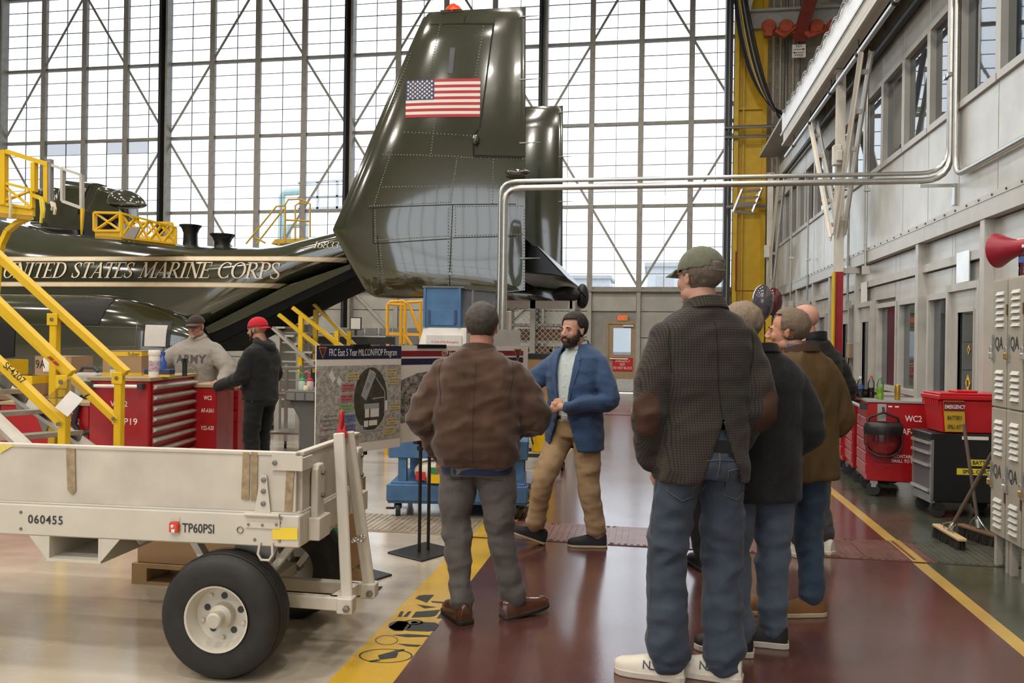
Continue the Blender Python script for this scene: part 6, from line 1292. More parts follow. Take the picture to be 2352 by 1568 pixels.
# drawers face -x
xs_ = [(zt2 - .17, zt2 - .09), (zt2 - .28, zt2 - .18), (zt2 - .50, zt2 - .29), (.2, zt2 - .51)]
for z0, z1_ in xs_: dr_ = MB().bx(-.01, .0, .05, db_ - .03, z0, z1_).build('drawer', M('cart_grey', (.09, .09, .10), .4), bcart, bevel=.003); MB().bx(-.035, -.005, .04, db_ - .02, z1_ - .012, z1_ + .012).build('drawer_pull', malu, dr_)
MB().bx(-.012, .01, .02, .06, .14, zt2 - .06).bx(-.012, .01, db_ - .04, db_, .14, zt2 - .06).build('corner_trim', M('steel_grey', (.28, .28, .28), .35, .6), bcart); MB().bx(-.02, .02, .02, db_, zt2 - .07, zt2).build('top_trim', mbt, bcart, bevel=.01); MB().bx(-.015, .02, .02, db_, .13, .2).build('base_trim', M('steel_grey', (.28, .28, .28), .35, .6), bcart)
for x in (.06, wb_ - .06):
    for y in (.06, db_ - .06): MB().lathe([(0, -.018), (.06, -.018), (.065, 0), (.06, .018), (0, .018)], 14, (x, y, .065), (.2, 1, 0)).bx(x - .03, x + .03, y - .03, y + .03, .08, .14).build('caster', mblack, bcart)
text('BATTERY', 'label_text', mink, .045, (.42, .015, zt2 - .25), (1,0,0), (0,0,1), bcart, .02, lift=.004); text('SPILL CART', 'label_text', mink, .045, (.36, .015, zt2 - .33), (1,0,0), (0,0,1), bcart, .02, lift=.004)
MB().bx(.29, .56, .014, .018, zt2 - .278, zt2 - .222).build('yellow_label', M('label_yellow', (.75, .62, .05), .5), bcart); MB().bx(.2, .56, .014, .018, zt2 - .358, zt2 - .302).build('yellow_label', M('label_yellow', (.75, .62, .05), .5), bcart); MB().bx(.24, .46, .014, .019, zt2 - .05, zt2 - .02).build('white_label', mwht, bcart)
mw2 = Matrix.Translation(bcart.location) @ Matrix.Rotation(RZ, 4, 'Z'); q = mw2 @ V((.06, .03, zt2 + .001)); hk = P(2150, 905, depth(q)).z - zt2
kit = empty('spill_kit_box', q, RZ, 'red lidded tote marked EMERGENCY BATTERY SPILL KIT on the black cart', 'tote'); mtr = M('tote_red', (.50, .012, .02), .3, 0, .05)
MB().loft([[V((x*s + .27, y*s + .19, z)) for x, y in ((-.27, -.19), (.27, -.19), (.27, .19), (-.27, .19))] for s, z in ((.88, 0), (1, hk - .05))]).build('tote_body', mtr, kit, bevel=.01)
MB().bx(-.015, .555, -.015, .395, hk - .05, hk - .01).bx(.0, .54, .0, .38, hk - .01, hk + .01).build('tote_lid', mtr, kit, bevel=.006); MB().bx(.18, .36, .1, .28, hk + .01, hk + .03).build('lid_handle', mtr, kit, bevel=.006)
for k in range(8): MB().bx(-.018, -.010, .02 + k*.045, .035 + k*.045, hk - .1, hk - .05).build('rib', mtr, kit)
sp0 = MB().prism([(.04, -.010, .015), (.21, -.010, .015), (.19, -.022, hk - .055), (.015, -.022, hk - .055)], (0, .004, 0)).build('placard', M('placard_amber', (.60, .36, .03), .5), kit); MB().prism([(.024, -.0225, hk*.58), (.197, -.0225, hk*.58), (.190, -.0245, hk - .06), (.016, -.0245, hk - .06)], (0, .001, 0)).build('placard_head', mcrim, sp0)
for t, z, m in (('EMERGENCY', hk*.68, mwht), ('BATTERY', hk*.40, mink), ('SPILL KIT', hk*.17, mink)): text(t, 'lettering', m, .048, (.112, -.024, z), (1,0,0), (0,0,1), sp0, .02, .62, lift=.002)
# push brooms
def broom(base, bl, ba, tip, label, wood):
    o = empty('push_broom', base, ba, label, 'broom'); mwi_ = (Matrix.Translation(base) @ Matrix.Rotation(ba, 4, 'Z')).inverted()
    MB().bx(-bl/2, bl/2, -.032, .032, .075, .10).build('head', wood, o, bevel=.006)
    br = MB(); random.seed(5)
    for i in range(60):
        for y in (-.02, 0, .02): x = -bl/2 + .01 + (bl - .02)*i/59; br.bar((x, y, .075), (x + random.uniform(-.008, .008), y*1.5 + random.uniform(-.01, .01), 0), .006, .006)
    b_ = br.build('bristles', M('dark_bristle', (.02, .017, .014), .8), o); b_['kind'] = 'stuff'
    t = mwi_ @ V(tip); MB().tube([(0, 0, .095), t], .013, 8).build('handle', M('worn_handle', (.14, .10, .07), .6), o, True)
    for s in (-1, 1): MB().tube([t*.13 + V((0, 0, .085)), (s*.07, -.02, .14), (s*.09, 0, .10)], .005, 5).build('brace', mgal, o, True)
    MB().tube([t*.02 + V((0, 0, .09)), t*.10 + V((0, 0, .085))], .02, 8).build('socket', mgal, o)
e0, e1 = G(2136, 1222), G(2228, 1278); b0 = (e0 + e1)/2; broom(b0, .5, math.atan2(e1.y - e0.y, e1.x - e0.x), P(2279, 1040, 5.75), 'push broom with pale head leaning towards the lockers', M('pale_wood', (.52, .38, .20), .6))
b1 = G(2262, 1262); broom(V((b1.x + .05, b1.y + .25, 0)), .40, R(-70), (2.42, b1.y + .35, .9), 'second push broom with worn brown head behind the pale one', M('brown_wood', (.16, .09, .05), .7))
# lockers
ml = M('locker_beige', (.40, .37, .30), .42, 0, .08, 4); XL = 2.33; LD = .45; LWD = .24
yl0 = onX(2280, 900, XL).y; zl0, zl1 = .22, P(2281, 643, depth(V((XL, yl0, 1)))).z
for k in range(4):
    y1_ = yl0 - k*LWD; y0_ = y1_ - LWD; o = empty('locker', (XL, y0_, 0), 0, '%s beige QA locker tier from the broom end' % ('first', 'second', 'third', 'fourth')[k], 'locker', 'QA lockers'); zm = (zl0 + zl1)/2
    MB().bx(0.01, LD, .002, LWD - .002, zl0, zl1).build('cabinet', ml, o, bevel=.003)
    for y in (.01, LWD - .05): MB().bx(.02, .06, y, y + .04, 0, zl0).build('leg', ml, o); MB().bx(LD - .06, LD - .02, y, y + .04, 0, zl0).build('leg', ml, o)
    for j, (za, zb2) in enumerate(((zm + .006, zl1 - .012), (zl0 + .012, zm - .006))):
        dr_ = MB().bx(-.008, .012, .010, LWD - .010, za, zb2).build('door', ml, o, bevel=.003)
        for zv in ((zb2 - .32, zb2 - .06), (za + .05, za + .3)):
            for n_ in range(6 if zv[0] > za + .4 else 5):
                z = zv[0] + n_*.043; MB().prism([(-.008, .05, z), (-.022, .05, z + .004), (-.008, .05, z + .028)], (0, LWD*.48, 0)).build('louvre', M('locker_light', (.58, .56, .50), .35), dr_)
        text('QA', 'lettering', mink, .115, (-.009, LWD*.52, zb2 - .43), (0, -1, 0), (0, 0, 1), dr_, .02, .75, lift=.001)
        MB().bx(-.02, -.008, LWD - .045, LWD - .025, (za + zb2)/2 - .12, (za + zb2)/2 + .06).build('latch_plate', mgal, dr_)
        pl = empty('padlock', (XL - .02, y0_ + LWD - .035, (za + zb2)/2 - .03), 0, '%s padlock on the %s QA locker from the broom end' % ('upper' if j == 0 else 'lower', ('first', 'second', 'third', 'fourth')[k]), 'padlock', 'locker padlocks')
        MB().bx(-.02, .0, -.02, .02, -.075, -.03).build('lock_body', malu if (k + j) % 2 == 0 else M('brass', (.5, .36, .12), .3, .8), pl, bevel=.006); MB().tube([(-.01, -.012, -.03), (-.01, -.012, .0), (-.01, 0, .012), (-.01, .012, 0), (-.01, .012, -.03)], .004, 6).build('shackle', malu, pl, True)
    for z in (zl1 - .25, zl0 + .25): MB().bx(-.012, .0, .0, .012, z, z + .07).build('hinge', M('rusty_hinge', (.12, .07, .04), .7), o)
# loud hailer and bottle on the lockers
mhr = M('hailer_red', (.30, .012, .03), .4, 0, .15, 10)
hc = P(2292, 583, 5.75); hl = empty('loud_hailer', (XL + .12, yl0 - .16, zl1), 0, 'dark red loud hailer lying on top of the lockers', 'loudspeaker'); hz = hc.z - zl1
ax = V((.55, -.8, .04)).normalized(); MB().lathe([(.0, .02), (.05, .02), (.115, .0), (.12, -.002), (.118, .01), (.085, .07), (.06, .13), (.055, .16), (.055, .24), (.045, .25), (0, .25)], 28, V((-.12, .12, hz)), ax).build('horn', mhr, hl, True)
MB().ball(V((-.12, .12, hz)) + ax*.035, .022, 12, 8).build('driver_cap', mwht, hl, True); e_ = V((-.12, .12, hz)) + ax*.19; MB().bar(e_, e_ + V((0, 0, -hz + .0)), .035, .05, (1, 0, 0)).build('pistol_grip', mhr, hl, bevel=.008); MB().bar(e_ + V((-.02, .03, .05)), e_ + V((.02, -.03, .05)), .05, .02).build('control_panel', mwht, hl)
c = P(2322, 640, 5.6); o = bottle(0, 0, 1, 0, mwtr, mwht, mlbl, 'clear water bottle with blue label standing on the lockers', .95, .5, 'water_bottle'); o.location = (XL + .06, yl0 - LWD*1.28, zl1)
o = bottle(0, 0, 1, 0, mwtr, mwht, None, 'second clear bottle at the right edge on the lockers', .95, .5, 'water_bottle'); o.location = (XL + .14, yl0 - LWD*2.1, zl1)
# wall phone and fire extinguisher by the far post
c = onX(1962, 805, XR); o = empty('wall_receptacle', (XR - .02, c.y, c.z), 0, 'small tan receptacle box with cord beside the dark red post', 'outlet'); MB().bx(-.08, 0, -.08, .08, -.12, .12).build('box', M('tan_box', (.40, .30, .20), .5), o, bevel=.01); MB().tube([(-.06, 0, -.12), (-.08, .05, -.5), (-.05, .1, -.95)], .012, 6).build('cord', mblack, o, True)
# safety stencils on the yellow walkway line
icons = empty('floor_stencils', (0, 0, .0015), label='black safety equipment pictograms stencilled on the yellow walkway line', cat='marking')
def gx(px, py): p_ = G(px, py); return (p_.x, p_.y, 0)
def gpoly(pts, name, m=None, z=0): MB().add([(a_, b2, z) for a_, b2, _ in [gx(*p_) for p_ in pts]], [tuple(range(len(pts)))]).build(name, m or mink, icons)
def gell(cx, cy, rx, ry, name, m=None, z=0, r0=0): 
    n = 36; o_ = [gx(cx + rx*math.cos(2*math.pi*k/n), cy + ry*math.sin(2*math.pi*k/n)) for k in range(n)]
    if not r0: MB().add([(a_, b2, z) for a_, b2, _ in o_], [tuple(range(n))]).build(name, m or mink, icons)
    else:
        i_ = [gx(cx + rx*r0*math.cos(2*math.pi*k/n), cy + ry*r0*math.sin(2*math.pi*k/n)) for k in range(n)]
        MB().add([(a_, b2, z) for a_, b2, _ in o_ + i_], [(k, (k+1) % n, n + (k+1) % n, n + k) for k in range(n)]).build(name, m or mink, icons)
gell(886, 1506, 62, 16, 'stencil_ring', r0=.94); gpoly([(868, 1505), (905, 1495), (915, 1500), (910, 1510), (872, 1515)], 'stencil_print'); gpoly([(845, 1518), (868, 1514), (874, 1517), (852, 1521)], 'stencil_print'); gpoly([(905, 1494), (928, 1490), (930, 1494), (912, 1498)], 'stencil_print')
gpoly([(913, 1478), (960, 1481), (968, 1481), (960, 1485), (935, 1484)], 'stencil_temple'); gpoly([(900, 1458), (935, 1456), (985, 1459), (985, 1462), (935, 1463)], 'stencil_temple'); gell(888, 1470, 26, 11, 'stencil_lens', r0=.93)
gell(918, 1437, 26, 11, 'stencil_earcup'); gpoly([(893, 1440), (915, 1426), (940, 1427), (925, 1449), (905, 1448)], 'stencil_earcup'); gpoly([(932, 1448), (948, 1427), (1000, 1430), (1008, 1435), (1000, 1447), (985, 1450)], 'stencil_earcup'); gell(950, 1429, 22, 6, 'stencil_band', r0=.78); gell(950, 1429, 9, 3, 'stencil_dot')
gpoly([(945, 1418), (955, 1405), (1012, 1400), (1000, 1414), (990, 1416)], 'stencil_glove'); gpoly([(958, 1388), (985, 1392), (1003, 1394), (975, 1397)], 'stencil_finger'); gpoly([(913, 1416), (920, 1404), (928, 1404), (922, 1416)], 'stencil_bar'); gpoly([(926, 1416), (938, 1404), (945, 1404), (936, 1416)], 'stencil_bar'); gpoly([(1003, 1420), (1020, 1396), (1036, 1396), (1022, 1419)], 'stencil_bar')
gpoly([(954, 1374), (962, 1368), (975, 1366), (997, 1366), (980, 1384), (968, 1379)], 'stencil_toe'); gpoly([(990, 1380), (1018, 1382), (1040, 1378), (1044, 1380), (1018, 1385), (992, 1383)], 'stencil_sole')
for a_, b2 in ((1150, 1205), (1185, 1165)): gpoly([(a_ + 10, b2), (a_ + 34, b2 - 3), (a_ + 36, b2 + 2), (a_ + 8, b2 + 5)], 'stencil_bar'); gpoly([(a_ + 12, b2 - 12), (a_ + 36, b2 - 14), (a_ + 36, b2 - 9), (a_ + 10, b2 - 7)], 'stencil_bar')
# ================================================================ PEOPLE
def skin(nm, c): return M('skin_' + nm, c, .5, 0, .07, 18, .06, 160, .4)
def cloth(nm, c, var=.14, sc=40, bump=.25, bs=300, rough=.85, sheen=.15): return M('cloth_' + nm, c, rough, 0, var, sc, bump, bs, .25, sheen=sheen)
def remesh(mb, vox, it=6):
    me = mb.mesh('rough'); bm = bmesh.new(); bm.from_mesh(me); bmesh.ops.recalc_face_normals(bm, faces=bm.faces); bm.to_mesh(me); bm.free()
    o = bpy.data.objects.new('rough', me); r = o.modifiers.new('r', 'REMESH'); r.mode = 'VOXEL'; r.voxel_size = vox
    s = o.modifiers.new('s', 'SMOOTH'); s.factor = .5; s.iterations = it; out = evaluated(o); bpy.data.objects.remove(o); bpy.data.meshes.remove(me); return out
def wrinkle(me, amp, seed, f=(5, 5, 11), mask=None):
    me.update(); off = V((seed*3.1, seed*1.7, seed*2.3)); nr = [v.normal.copy() for v in me.vertices]
    for v, n in zip(me.vertices, nr):
        c = v.co; a = noise.noise(V((c.x*f[0]*.8 + c.z*2.6, c.y*f[1]*.8, c.z*f[2]*.6 - c.x*1.5)) + off); a2 = noise.noise(V((c.x*f[0]*1.5 - c.z*4, c.y*f[1]*1.5, c.z*f[2]*1.2)) + off*2); b_ = noise.noise(V((c.x*f[0]*3 - c.z*7, c.y*f[1]*3, c.z*f[2]*2.4)) + off)
        k = 2.0*(.28 - abs(a)) + 1.3*(.22 - abs(a2)) + .5*b_; v.co = c + n * (1.25 * amp * k * (mask(c) if mask else 1))
def obj(name, me, mat, par):
    me.materials.clear()
    for m in (mat if isinstance(mat, (list, tuple)) else [mat]): me.materials.append(m)
    shade(me, 70); o = bpy.data.objects.new(name, me); C.objects.link(o); o.parent = par; return o
def srings(tb, n=28, e=2.6):
    out = []
    for (z, hw, hd, xo, yo) in tb:
        rg = []
        for j in range(n):
            t = 2*math.pi*j/n; c_, s_ = math.cos(t), math.sin(t); rg.append(V((xo + hw*math.copysign(abs(c_)**(2/e), c_), yo + hd*math.copysign(abs(s_)**(2/e), s_), z)))
        out.append(rg)
    return out
def smooth_path(pts, rad, n=5):
    P_, R_ = [], []; pts = [V(p) for p in pts]
    for i in range(len(pts) - 1):
        p0, p1, p2, p3 = pts[max(i-1, 0)], pts[i], pts[i+1], pts[min(i+2, len(pts)-1)]
        for k in range(n):
            t = k/n; P_.append(.5*((2*p1) + (p2 - p0)*t + (2*p0 - 5*p1 + 4*p2 - p3)*t*t + (3*p1 - p0 - 3*p2 + p3)*t**3)); R_.append(rad[i] + (rad[i+1] - rad[i])*(t*t*(3 - 2*t)))
    P_.append(pts[-1]); R_.append(rad[-1]); return P_, R_
def limb(mb, pts, rad, n=16, sp=5):
    p_, r_ = smooth_path(pts, rad, sp); mb.tube(p_, r_, n); mb.ball(pts[0], rad[0]*.98, 12, 8); mb.ball(pts[-1], rad[-1]*.9, 12, 8); return mb
def hand(mb, w, d, n, t, curl=(.35, .5, .35), thumb=.5, s=1.0):
    """w wrist, d finger direction, n palm normal, t thumb side"""
    d, n, t = V(d).normalized(), V(n).normalized(), V(t).normalized(); w = V(w); q = Matrix((t, d, n)).transposed()
    for a, b_ in ((.0, .03), (.02, .06), (-.012, .06), (.0, .075)): mb.ball(w + q @ V((a*s, b_*s, 0)), .027*s, 10, 8)
    mb.tube([w - d*.03, w + d*.03*s], [.026*s, .028*s], 10)
    for i, (tx, L, r) in enumerate(((.031, .074, .0098), (.011, .082, .0100), (-.010, .076, .0096), (-.029, .060, .0086))):
        p = w + q @ V((tx*s, .085*s, 0)); dr = d + t*(tx*1.2); a = 0; pts = [w + q @ V((tx*s, .055*s, 0)), p]
        for j, f in enumerate((.45, .32, .23)):
            a += curl[j]*(1 + .08*i); p = p + (dr.normalized()*math.cos(a) + n*math.sin(a))*L*f*s; pts.append(p)
        mb.tube(pts, [.0105*s, r*1.05*s, r*s, r*.95*s, r*.8*s], 8); mb.ball(pts[-1], r*.82*s, 8, 6)
    p0 = w + q @ V((.026*s, .02*s, .008*s)); p1 = p0 + q @ V((.026*s, .026*s, .012*s)); p2 = p1 + q @ V((.008*s*(1 - thumb), .032*s, .02*s*thumb)); p3 = p2 + q @ V((-.006*s*thumb, .024*s, .012*s*thumb))
    mb.tube([p0, p1, p2, p3], [.016*s, .0135*s, .0115*s, .009*s], 8); mb.ball(p3, .0092*s, 8, 6)
def head_skin(k=1.0, neck=.058, jaw=1.0):
    m = MB(); B = m.ball
    B((0, -.012, .032), (.074, .094, .083), 20, 14); B((0, .03, -.015), (.060, .066, .085), 18, 12); B((0, .033, -.068), (.052*jaw, .053, .045), 16, 10); B((0, .074, -.098), (.022*jaw, .018, .018), 10, 8)
    for s in (-1, 1):
        B((s*.034, .064, -.028), (.024, .022, .027), 10, 8); B((s*.012, .103, -.033), (.010, .010, .008), 8, 6); B((s*.075, -.004, -.010), (.008, .016, .028), 10, 10); B((s*.079, -.011, .004), (.007, .011, .015), 8, 8); B((s*.030, .085, .018), (.020, .012, .009), 8, 6); B((s*.045*jaw, .012, -.07), (.016, .03, .025), 8, 8)
    m.tube([(0, .086, .014), (0, .105, -.016), (0, .117, -.030)], [.008, .011, .0125], 8); B((0, .114, -.030), (.012, .010, .010), 8, 6)
    B((0, .089, -.058), (.023, .012, .007), 10, 6); B((0, .088, -.072), (.020, .011, .008), 10, 6)
    m.tube([(0, -.016, -.05), (0, -.03, -.13), (0, -.045, -.22)], [neck*.96, neck, neck*1.12], 16)
    return m
def xform(me, mat): me.transform(mat); me.update()
def hair_shell(keep, r=(.0795, .0995, .090), c=(0, -.014, .036), amp=.004, seed=1, seg=56, rg=40, th=.008):
    me = MB().ball(c, r, seg, rg).mesh('hair'); bm = bmesh.new(); bm.from_mesh(me)
    bmesh.ops.delete(bm, geom=[v for v in bm.verts if not keep(v.co)], context='VERTS')
    for v in bm.verts: v.co += V(v.co - V(c)).normalized() * (amp*noise.noise(v.co*45 + V((seed, 0, 0))) + amp*.6*noise.noise(V((v.co.x*160, v.co.y*60, v.co.z*60))))
    for _ in range(2): bmesh.ops.smooth_vert(bm, verts=[v for v in bm.verts if v.is_boundary], factor=.5, use_axis_x=True, use_axis_y=True, use_axis_z=True)
    bm.to_mesh(me); bm.free(); return me
def hairmat(nm, c, c2=None):
    m = M('hair_' + nm, c, .55, 0, .35, 90, .5, 220, .4, detail=6)
    if not m.get('combed'):
        m['combed'] = 1; N = m.node_tree.nodes; L = m.node_tree.links; tc = [n for n in N if n.type == 'TEX_COORD'][0]; mp = N.new('ShaderNodeMapping'); mp.inputs['Scale'].default_value = (2.2, 1.3, .35); mp.inputs['Rotation'].default_value = (.2, .1, .3); L.new(tc.outputs['Object'], mp.inputs[0])
        for n in N:
            if n.type == 'TEX_NOISE': L.new(mp.outputs[0], n.inputs['Vector'])
    return m
class Person:
    def __init__(s, label, loc, rz, h, girth=1.0, lean=(0, 0)):
        s.o = empty('person', (loc.x, loc.y, 0), rz, label, 'person'); s.k = h/1.75; s.g = girth; s.lean = lean; s.body = MB(); s.extra = []
    def S(s, p): p = V(p)*s.k; f = max(0, p.z - .9*s.k); return V((p.x + s.lean[0]*f, p.y + s.lean[1]*f, p.z))
    def legs(s, mat, pose, r=(.098, .076, .062, .066), top=1.02, hw=.175, hd=.128, amp=.006, seed=1, name='trousers', vox=.0105, f=(5, 5, 10)):
        m = MB(); k, g = s.k, s.g; s.pose = pose
        m.loft(srings([(z*k, a*hw*k*g, b_*hd*k*g, s.S((0, 0, z)).x, s.S((0, y, z)).y) for z, a, b_, y in ((top, .93, .92, 0), (.95, 1, 1, -.005), (.88, 1.02, 1.03, -.012), (.82, .96, .95, -.008))]))
        for sd in ('R', 'L'):
            kn, an = s.S(pose[sd][0]), s.S(pose[sd][1]); sx = 1 if sd == 'R' else -1; hp = s.S((sx*.088*g, -.005, .86)); mid = hp.lerp(kn, .5) + V((sx*.008, 0, 0)); low = kn.lerp(an, .55)
            limb(m, [hp, mid, kn, low, an + V((0, 0, .02))], [r[0]*k*g, r[0]*.93*k*g, r[1]*k*(.5 + .5*g), r[2]*1.05*k, r[3]*k])
            s.body.tube([hp, kn, an], [.06*k, .045*k, .035*k], 8)
        me = remesh(m, vox, 5)
        def mask(c):
            a = 1.0
            for sd in ('R', 'L'):
                kn, an = s.S(pose[sd][0]), s.S(pose[sd][1]); a += .7*math.exp(-((c - kn).length/.13)**2) + 1.1*math.exp(-((c - an).length/.12)**2)
            return a
        wrinkle(me, amp, seed, f, mask); s.tr = obj(name, me, mat, s.o); return s.tr
    def shoe(s, sd, mat, sole, length=.29, w=.052, toe=None, pitch=0, high=.085, heel=None, solet=.022, name='shoe'):
        an = s.S(s.pose[sd][1]); td = s.pose[sd][2] if toe is None else toe; rot = Matrix.Rotation(td, 4, 'Z') @ Matrix.Rotation(pitch, 4, 'X'); L = length*s.k; m = MB(); e = []
        z0 = solet
        prof = [(-.07, .60, .070, 0), (-.055, .85, .088, 0), (-.01, .92, high + .012, 0), (.04, .90, high - .004, .0), (.09, .98, .064, 0), (.14, 1.0, .050, .0), (.185, .86, .042, .0), (.205, .55, .032, 0), (.214, .25, .022, 0)]
        rings = []
        for y, ww, hh, xo in prof:
            rings.append([V((xo + w*ww*math.cos(math.pi*j/10)*(1 if j not in (0, 10) else 1), y*L/.285, z0 + hh*math.sin(math.pi*j/10)**.75)) for j in range(11)] + [V((-w*ww*.95, y*L/.285, z0)), V((w*ww*.95, y*L/.285, z0))])
        m.loft(rings); so = MB(); pr = [(y*L/.285, w*ww*1.06 + .003) for y, ww, _, _ in prof]
        pl = [V((x, y, 0)) for y, x in pr] + [V((-x, y, 0)) for y, x in reversed(pr)]; pl[0].y -= .006; pl[-1].y -= .006
        so.prism(pl, (0, 0, solet)); base = Matrix.Translation((an.x, an.y, 0 if heel is None else heel)) @ rot
        if heel is None and pitch: base = Matrix.Translation((an.x, an.y, an.z - .09*s.k)) @ rot
        o = m.build(name, mat, s.o, True); o.data.transform(base)
        q = so.build('sole', sole, o, bevel=.004); q.data.transform(base); s.body.tube([an + V((0, 0, .03)), base @ V((0, .0, .05))], .03, 8); return o, base
    def torso_body(s, arms):
        k = s.k; s.body.tube([s.S((0, 0, .9)), s.S((0, 0, 1.15)), s.S((0, 0, 1.36)), s.S((0, -.02, 1.5))], [.09*k, .09*k, .085*k, .05*k], 12)
        for sd in ('R', 'L'):
            sx = 1 if sd == 'R' else -1; s.body.tube([s.S((sx*.13, -.01, 1.36)), arms[sd][0], arms[sd][1]], [.03*k, .03*k, .026*k], 8)
    def coat(s, mat, arms, hem=.86, name='jacket', tb=None, r=(.086, .072, .056), amp=.006, seed=2, vox=.0105, sh=.178, f=(5, 5, 9), cut=None, post=None, shoulder=1.365, it=5):
        k, g = s.k, s.g; m = MB(); s.arms = {a: (s.S(arms[a][0]), s.S(arms[a][1])) for a in arms}
        tb = tb or [(hem, .195, .145, 0), (hem + .10, .190, .138, 0), (1.10, .192, .140, 0), (1.22, .205, .145, 0), (1.32, .212, .142, -.005), (1.385, .205, .124, -.012), (1.43, .172, .104, -.02), (1.47, .118, .086, -.022), (1.51, .072, .068, -.02)]
        m.loft(srings([(z*k, a*k*g, b_*k*g, s.S((0, 0, z)).x, s.S((0, y, z)).y) for z, a, b_, y in tb]))
        for sd in ('R', 'L'):
            sx = 1 if sd == 'R' else -1; sp = s.S((sx*(sh - .008)*(.5 + .5*g), -.015, shoulder)); el, wr = s.arms[sd]
            limb(m, [sp, sp.lerp(el, .5) + V((sx*.012, 0, 0)), el, el.lerp(wr, .5), wr], [r[0]*.84*k*(.4 + .6*g), (r[0]*.5 + r[1]*.5)*k*(.4 + .6*g), r[1]*k*(.4 + .6*g), (r[1] + r[2])*.5*k, r[2]*k])
        me = remesh(m, vox, it)
        def mask(c):
            a = .9
            for sd in ('R', 'L'): el, wr = s.arms[sd]; a += 1.3*math.exp(-((c - el).length/.11)**2) + .8*math.exp(-((c - wr).length/.10)**2)
            return a
        wrinkle(me, amp, seed, f, mask)
        if post: post(me)
        s.cm = me; s.ct = obj(name, me, mat, s.o); s.torso_body(s.arms); s.bvh = BVHTree.FromPolygons([v.co.copy() for v in me.vertices], [tuple(p.vertices) for p in me.polygons]); return s.ct
    def collar(s, mat, z=1.475, r=(.092, .080), h=.055, y=-.022, tilt=.25, name='collar', par=None, fold=True, gap=0):
        k = s.k; c = s.S((0, y, z)); n = 36; rg = []
        a0, a1 = (R(90) + gap, R(450) - gap)
        pr = [(1.0, 0), (.95, h*.6), (.93, h), (.96, h + .006), (1.02, h*.85), (1.12, h*.25), (1.15, .004)] if fold else [(1.0, -.01), (.97, h*.5), (.95, h), (.90, h), (.90, 0)]
        for f_, dz in pr: rg.append([c + V((r[0]*f_*k*math.cos(a0 + (a1 - a0)*j/n), r[1]*f_*k*math.sin(a0 + (a1 - a0)*j/n), dz*k + tilt*(-r[1]*k*math.sin(a0 + (a1 - a0)*j/n)))) for j in range(n + 1)])
        m = MB(); vs = [p for q in rg for p in q]; w = n + 1; m.add(vs, [(i*w + j, i*w + j + 1, (i+1)*w + j + 1, (i+1)*w + j) for i in range(len(rg) - 1) for j in range(n)]); o = m.build(name, mat, par or s.ct, True)
        sd = o.modifiers.new('t', 'SOLIDIFY'); sd.thickness = .004; return o
    def head(s, mat, yaw=0, pitch=0, roll=0, off=(0, .015, 1.635), sc=1.0, neck=.058, jaw=1.0, eyes=True):
        c = s.S(off); s.hm = Matrix.Translation(c) @ Matrix.Rotation(yaw, 4, 'Z') @ Matrix.Rotation(roll, 4, 'Y') @ Matrix.Rotation(pitch, 4, 'X') @ Matrix.Scale(sc*s.k**.5, 4)
        me = remesh(head_skin(neck=neck, jaw=jaw), .0042, 3); xform(me, s.hm); s.hmesh = me; s.skin = mat
        if eyes:
            e = MB()
            for sx in (-1, 1): e.ball((sx*.030, .0835, .002), (.0105, .007, .0052), 10, 8, 0); e.ball((sx*.030, .0895, .002), (.0048, .0022, .0048), 8, 6, 1)
            o = e.build('eyes', [M('eye_white', (.36, .32, .29), .3), M('iris', (.03, .02, .015), .2)], s.o, True); o.data.transform(s.hm)
            b_ = MB()
            for sx in (-1, 1): b_.tube([(sx*.014, .096, .0185), (sx*.03, .0975, .0235), (sx*.046, .088, .0195)], [.003, .0042, .0025], 6)
            o = b_.build('eyebrows', s.hairm if hasattr(s, 'hairm') else M('brow_hair', (.05, .035, .025), .7), s.o, True); o.data.transform(s.hm)
        return s.hm
    def hair(s, mat, keep, **kw):
        me = hair_shell(keep, **kw); xform(me, s.hm); o = obj('hair', me, mat, s.o); m = o.modifiers.new('t', 'SOLIDIFY'); m.thickness = -.008; return o
    def addhead(s, name, mb, mat, smooth=True, vox=0, par=None):
        if vox: me = remesh(mb, vox, 3); xform(me, s.hm); return obj(name, me, mat, par or s.o)
        o = mb.build(name, mat, par or s.o, smooth); o.data.transform(s.hm); return o
    def hands(s, spec):
        m = MB()
        for (w, d, n, t, curl, th) in spec: hand(m, w, d, n, t, curl, th, s.k*1.02)
        s.handm = remesh(m, .0048, 2)
    def finish(s):
        bm = bmesh.new(); bm.from_mesh(s.body.mesh('b')); bm.from_mesh(s.hmesh)
        if hasattr(s, 'handm'): bm.from_mesh(s.handm)
        me = bpy.data.meshes.new('body'); bm.to_mesh(me); bm.free(); me.polygons.foreach_set('material_index', [0]*len(me.polygons)); obj('body', me, s.skin, s.o)
    def decal(s, name, pts, n, mat, bvh=None, lift=.003, par=None, fan=True, rings=5):
        """outline points (world-local, around a centre) projected along -n onto the garment and filled with rings"""
        n = V(n).normalized(); c = sum((V(p) for p in pts), V())/len(pts); vs = []; B = bvh or s.bvh; N_ = len(pts)
        def pr(p): h = B.ray_cast(p + n*.25, -n); return (h[0] if h[0] else p) + n*lift
        vs.append(pr(c))
        for r_ in range(1, rings + 1):
            for p in pts: vs.append(pr(c.lerp(V(p), r_/rings)))
        fs = [(0, 1 + j, 1 + (j+1) % N_) for j in range(N_)] + [(1 + r_*N_ + j, 1 + (r_+1)*N_ + j, 1 + (r_+1)*N_ + (j+1) % N_, 1 + r_*N_ + (j+1) % N_) for r_ in range(rings - 1) for j in range(N_)]
        return MB().add(vs, fs).build(name, mat, par or s.ct, True)
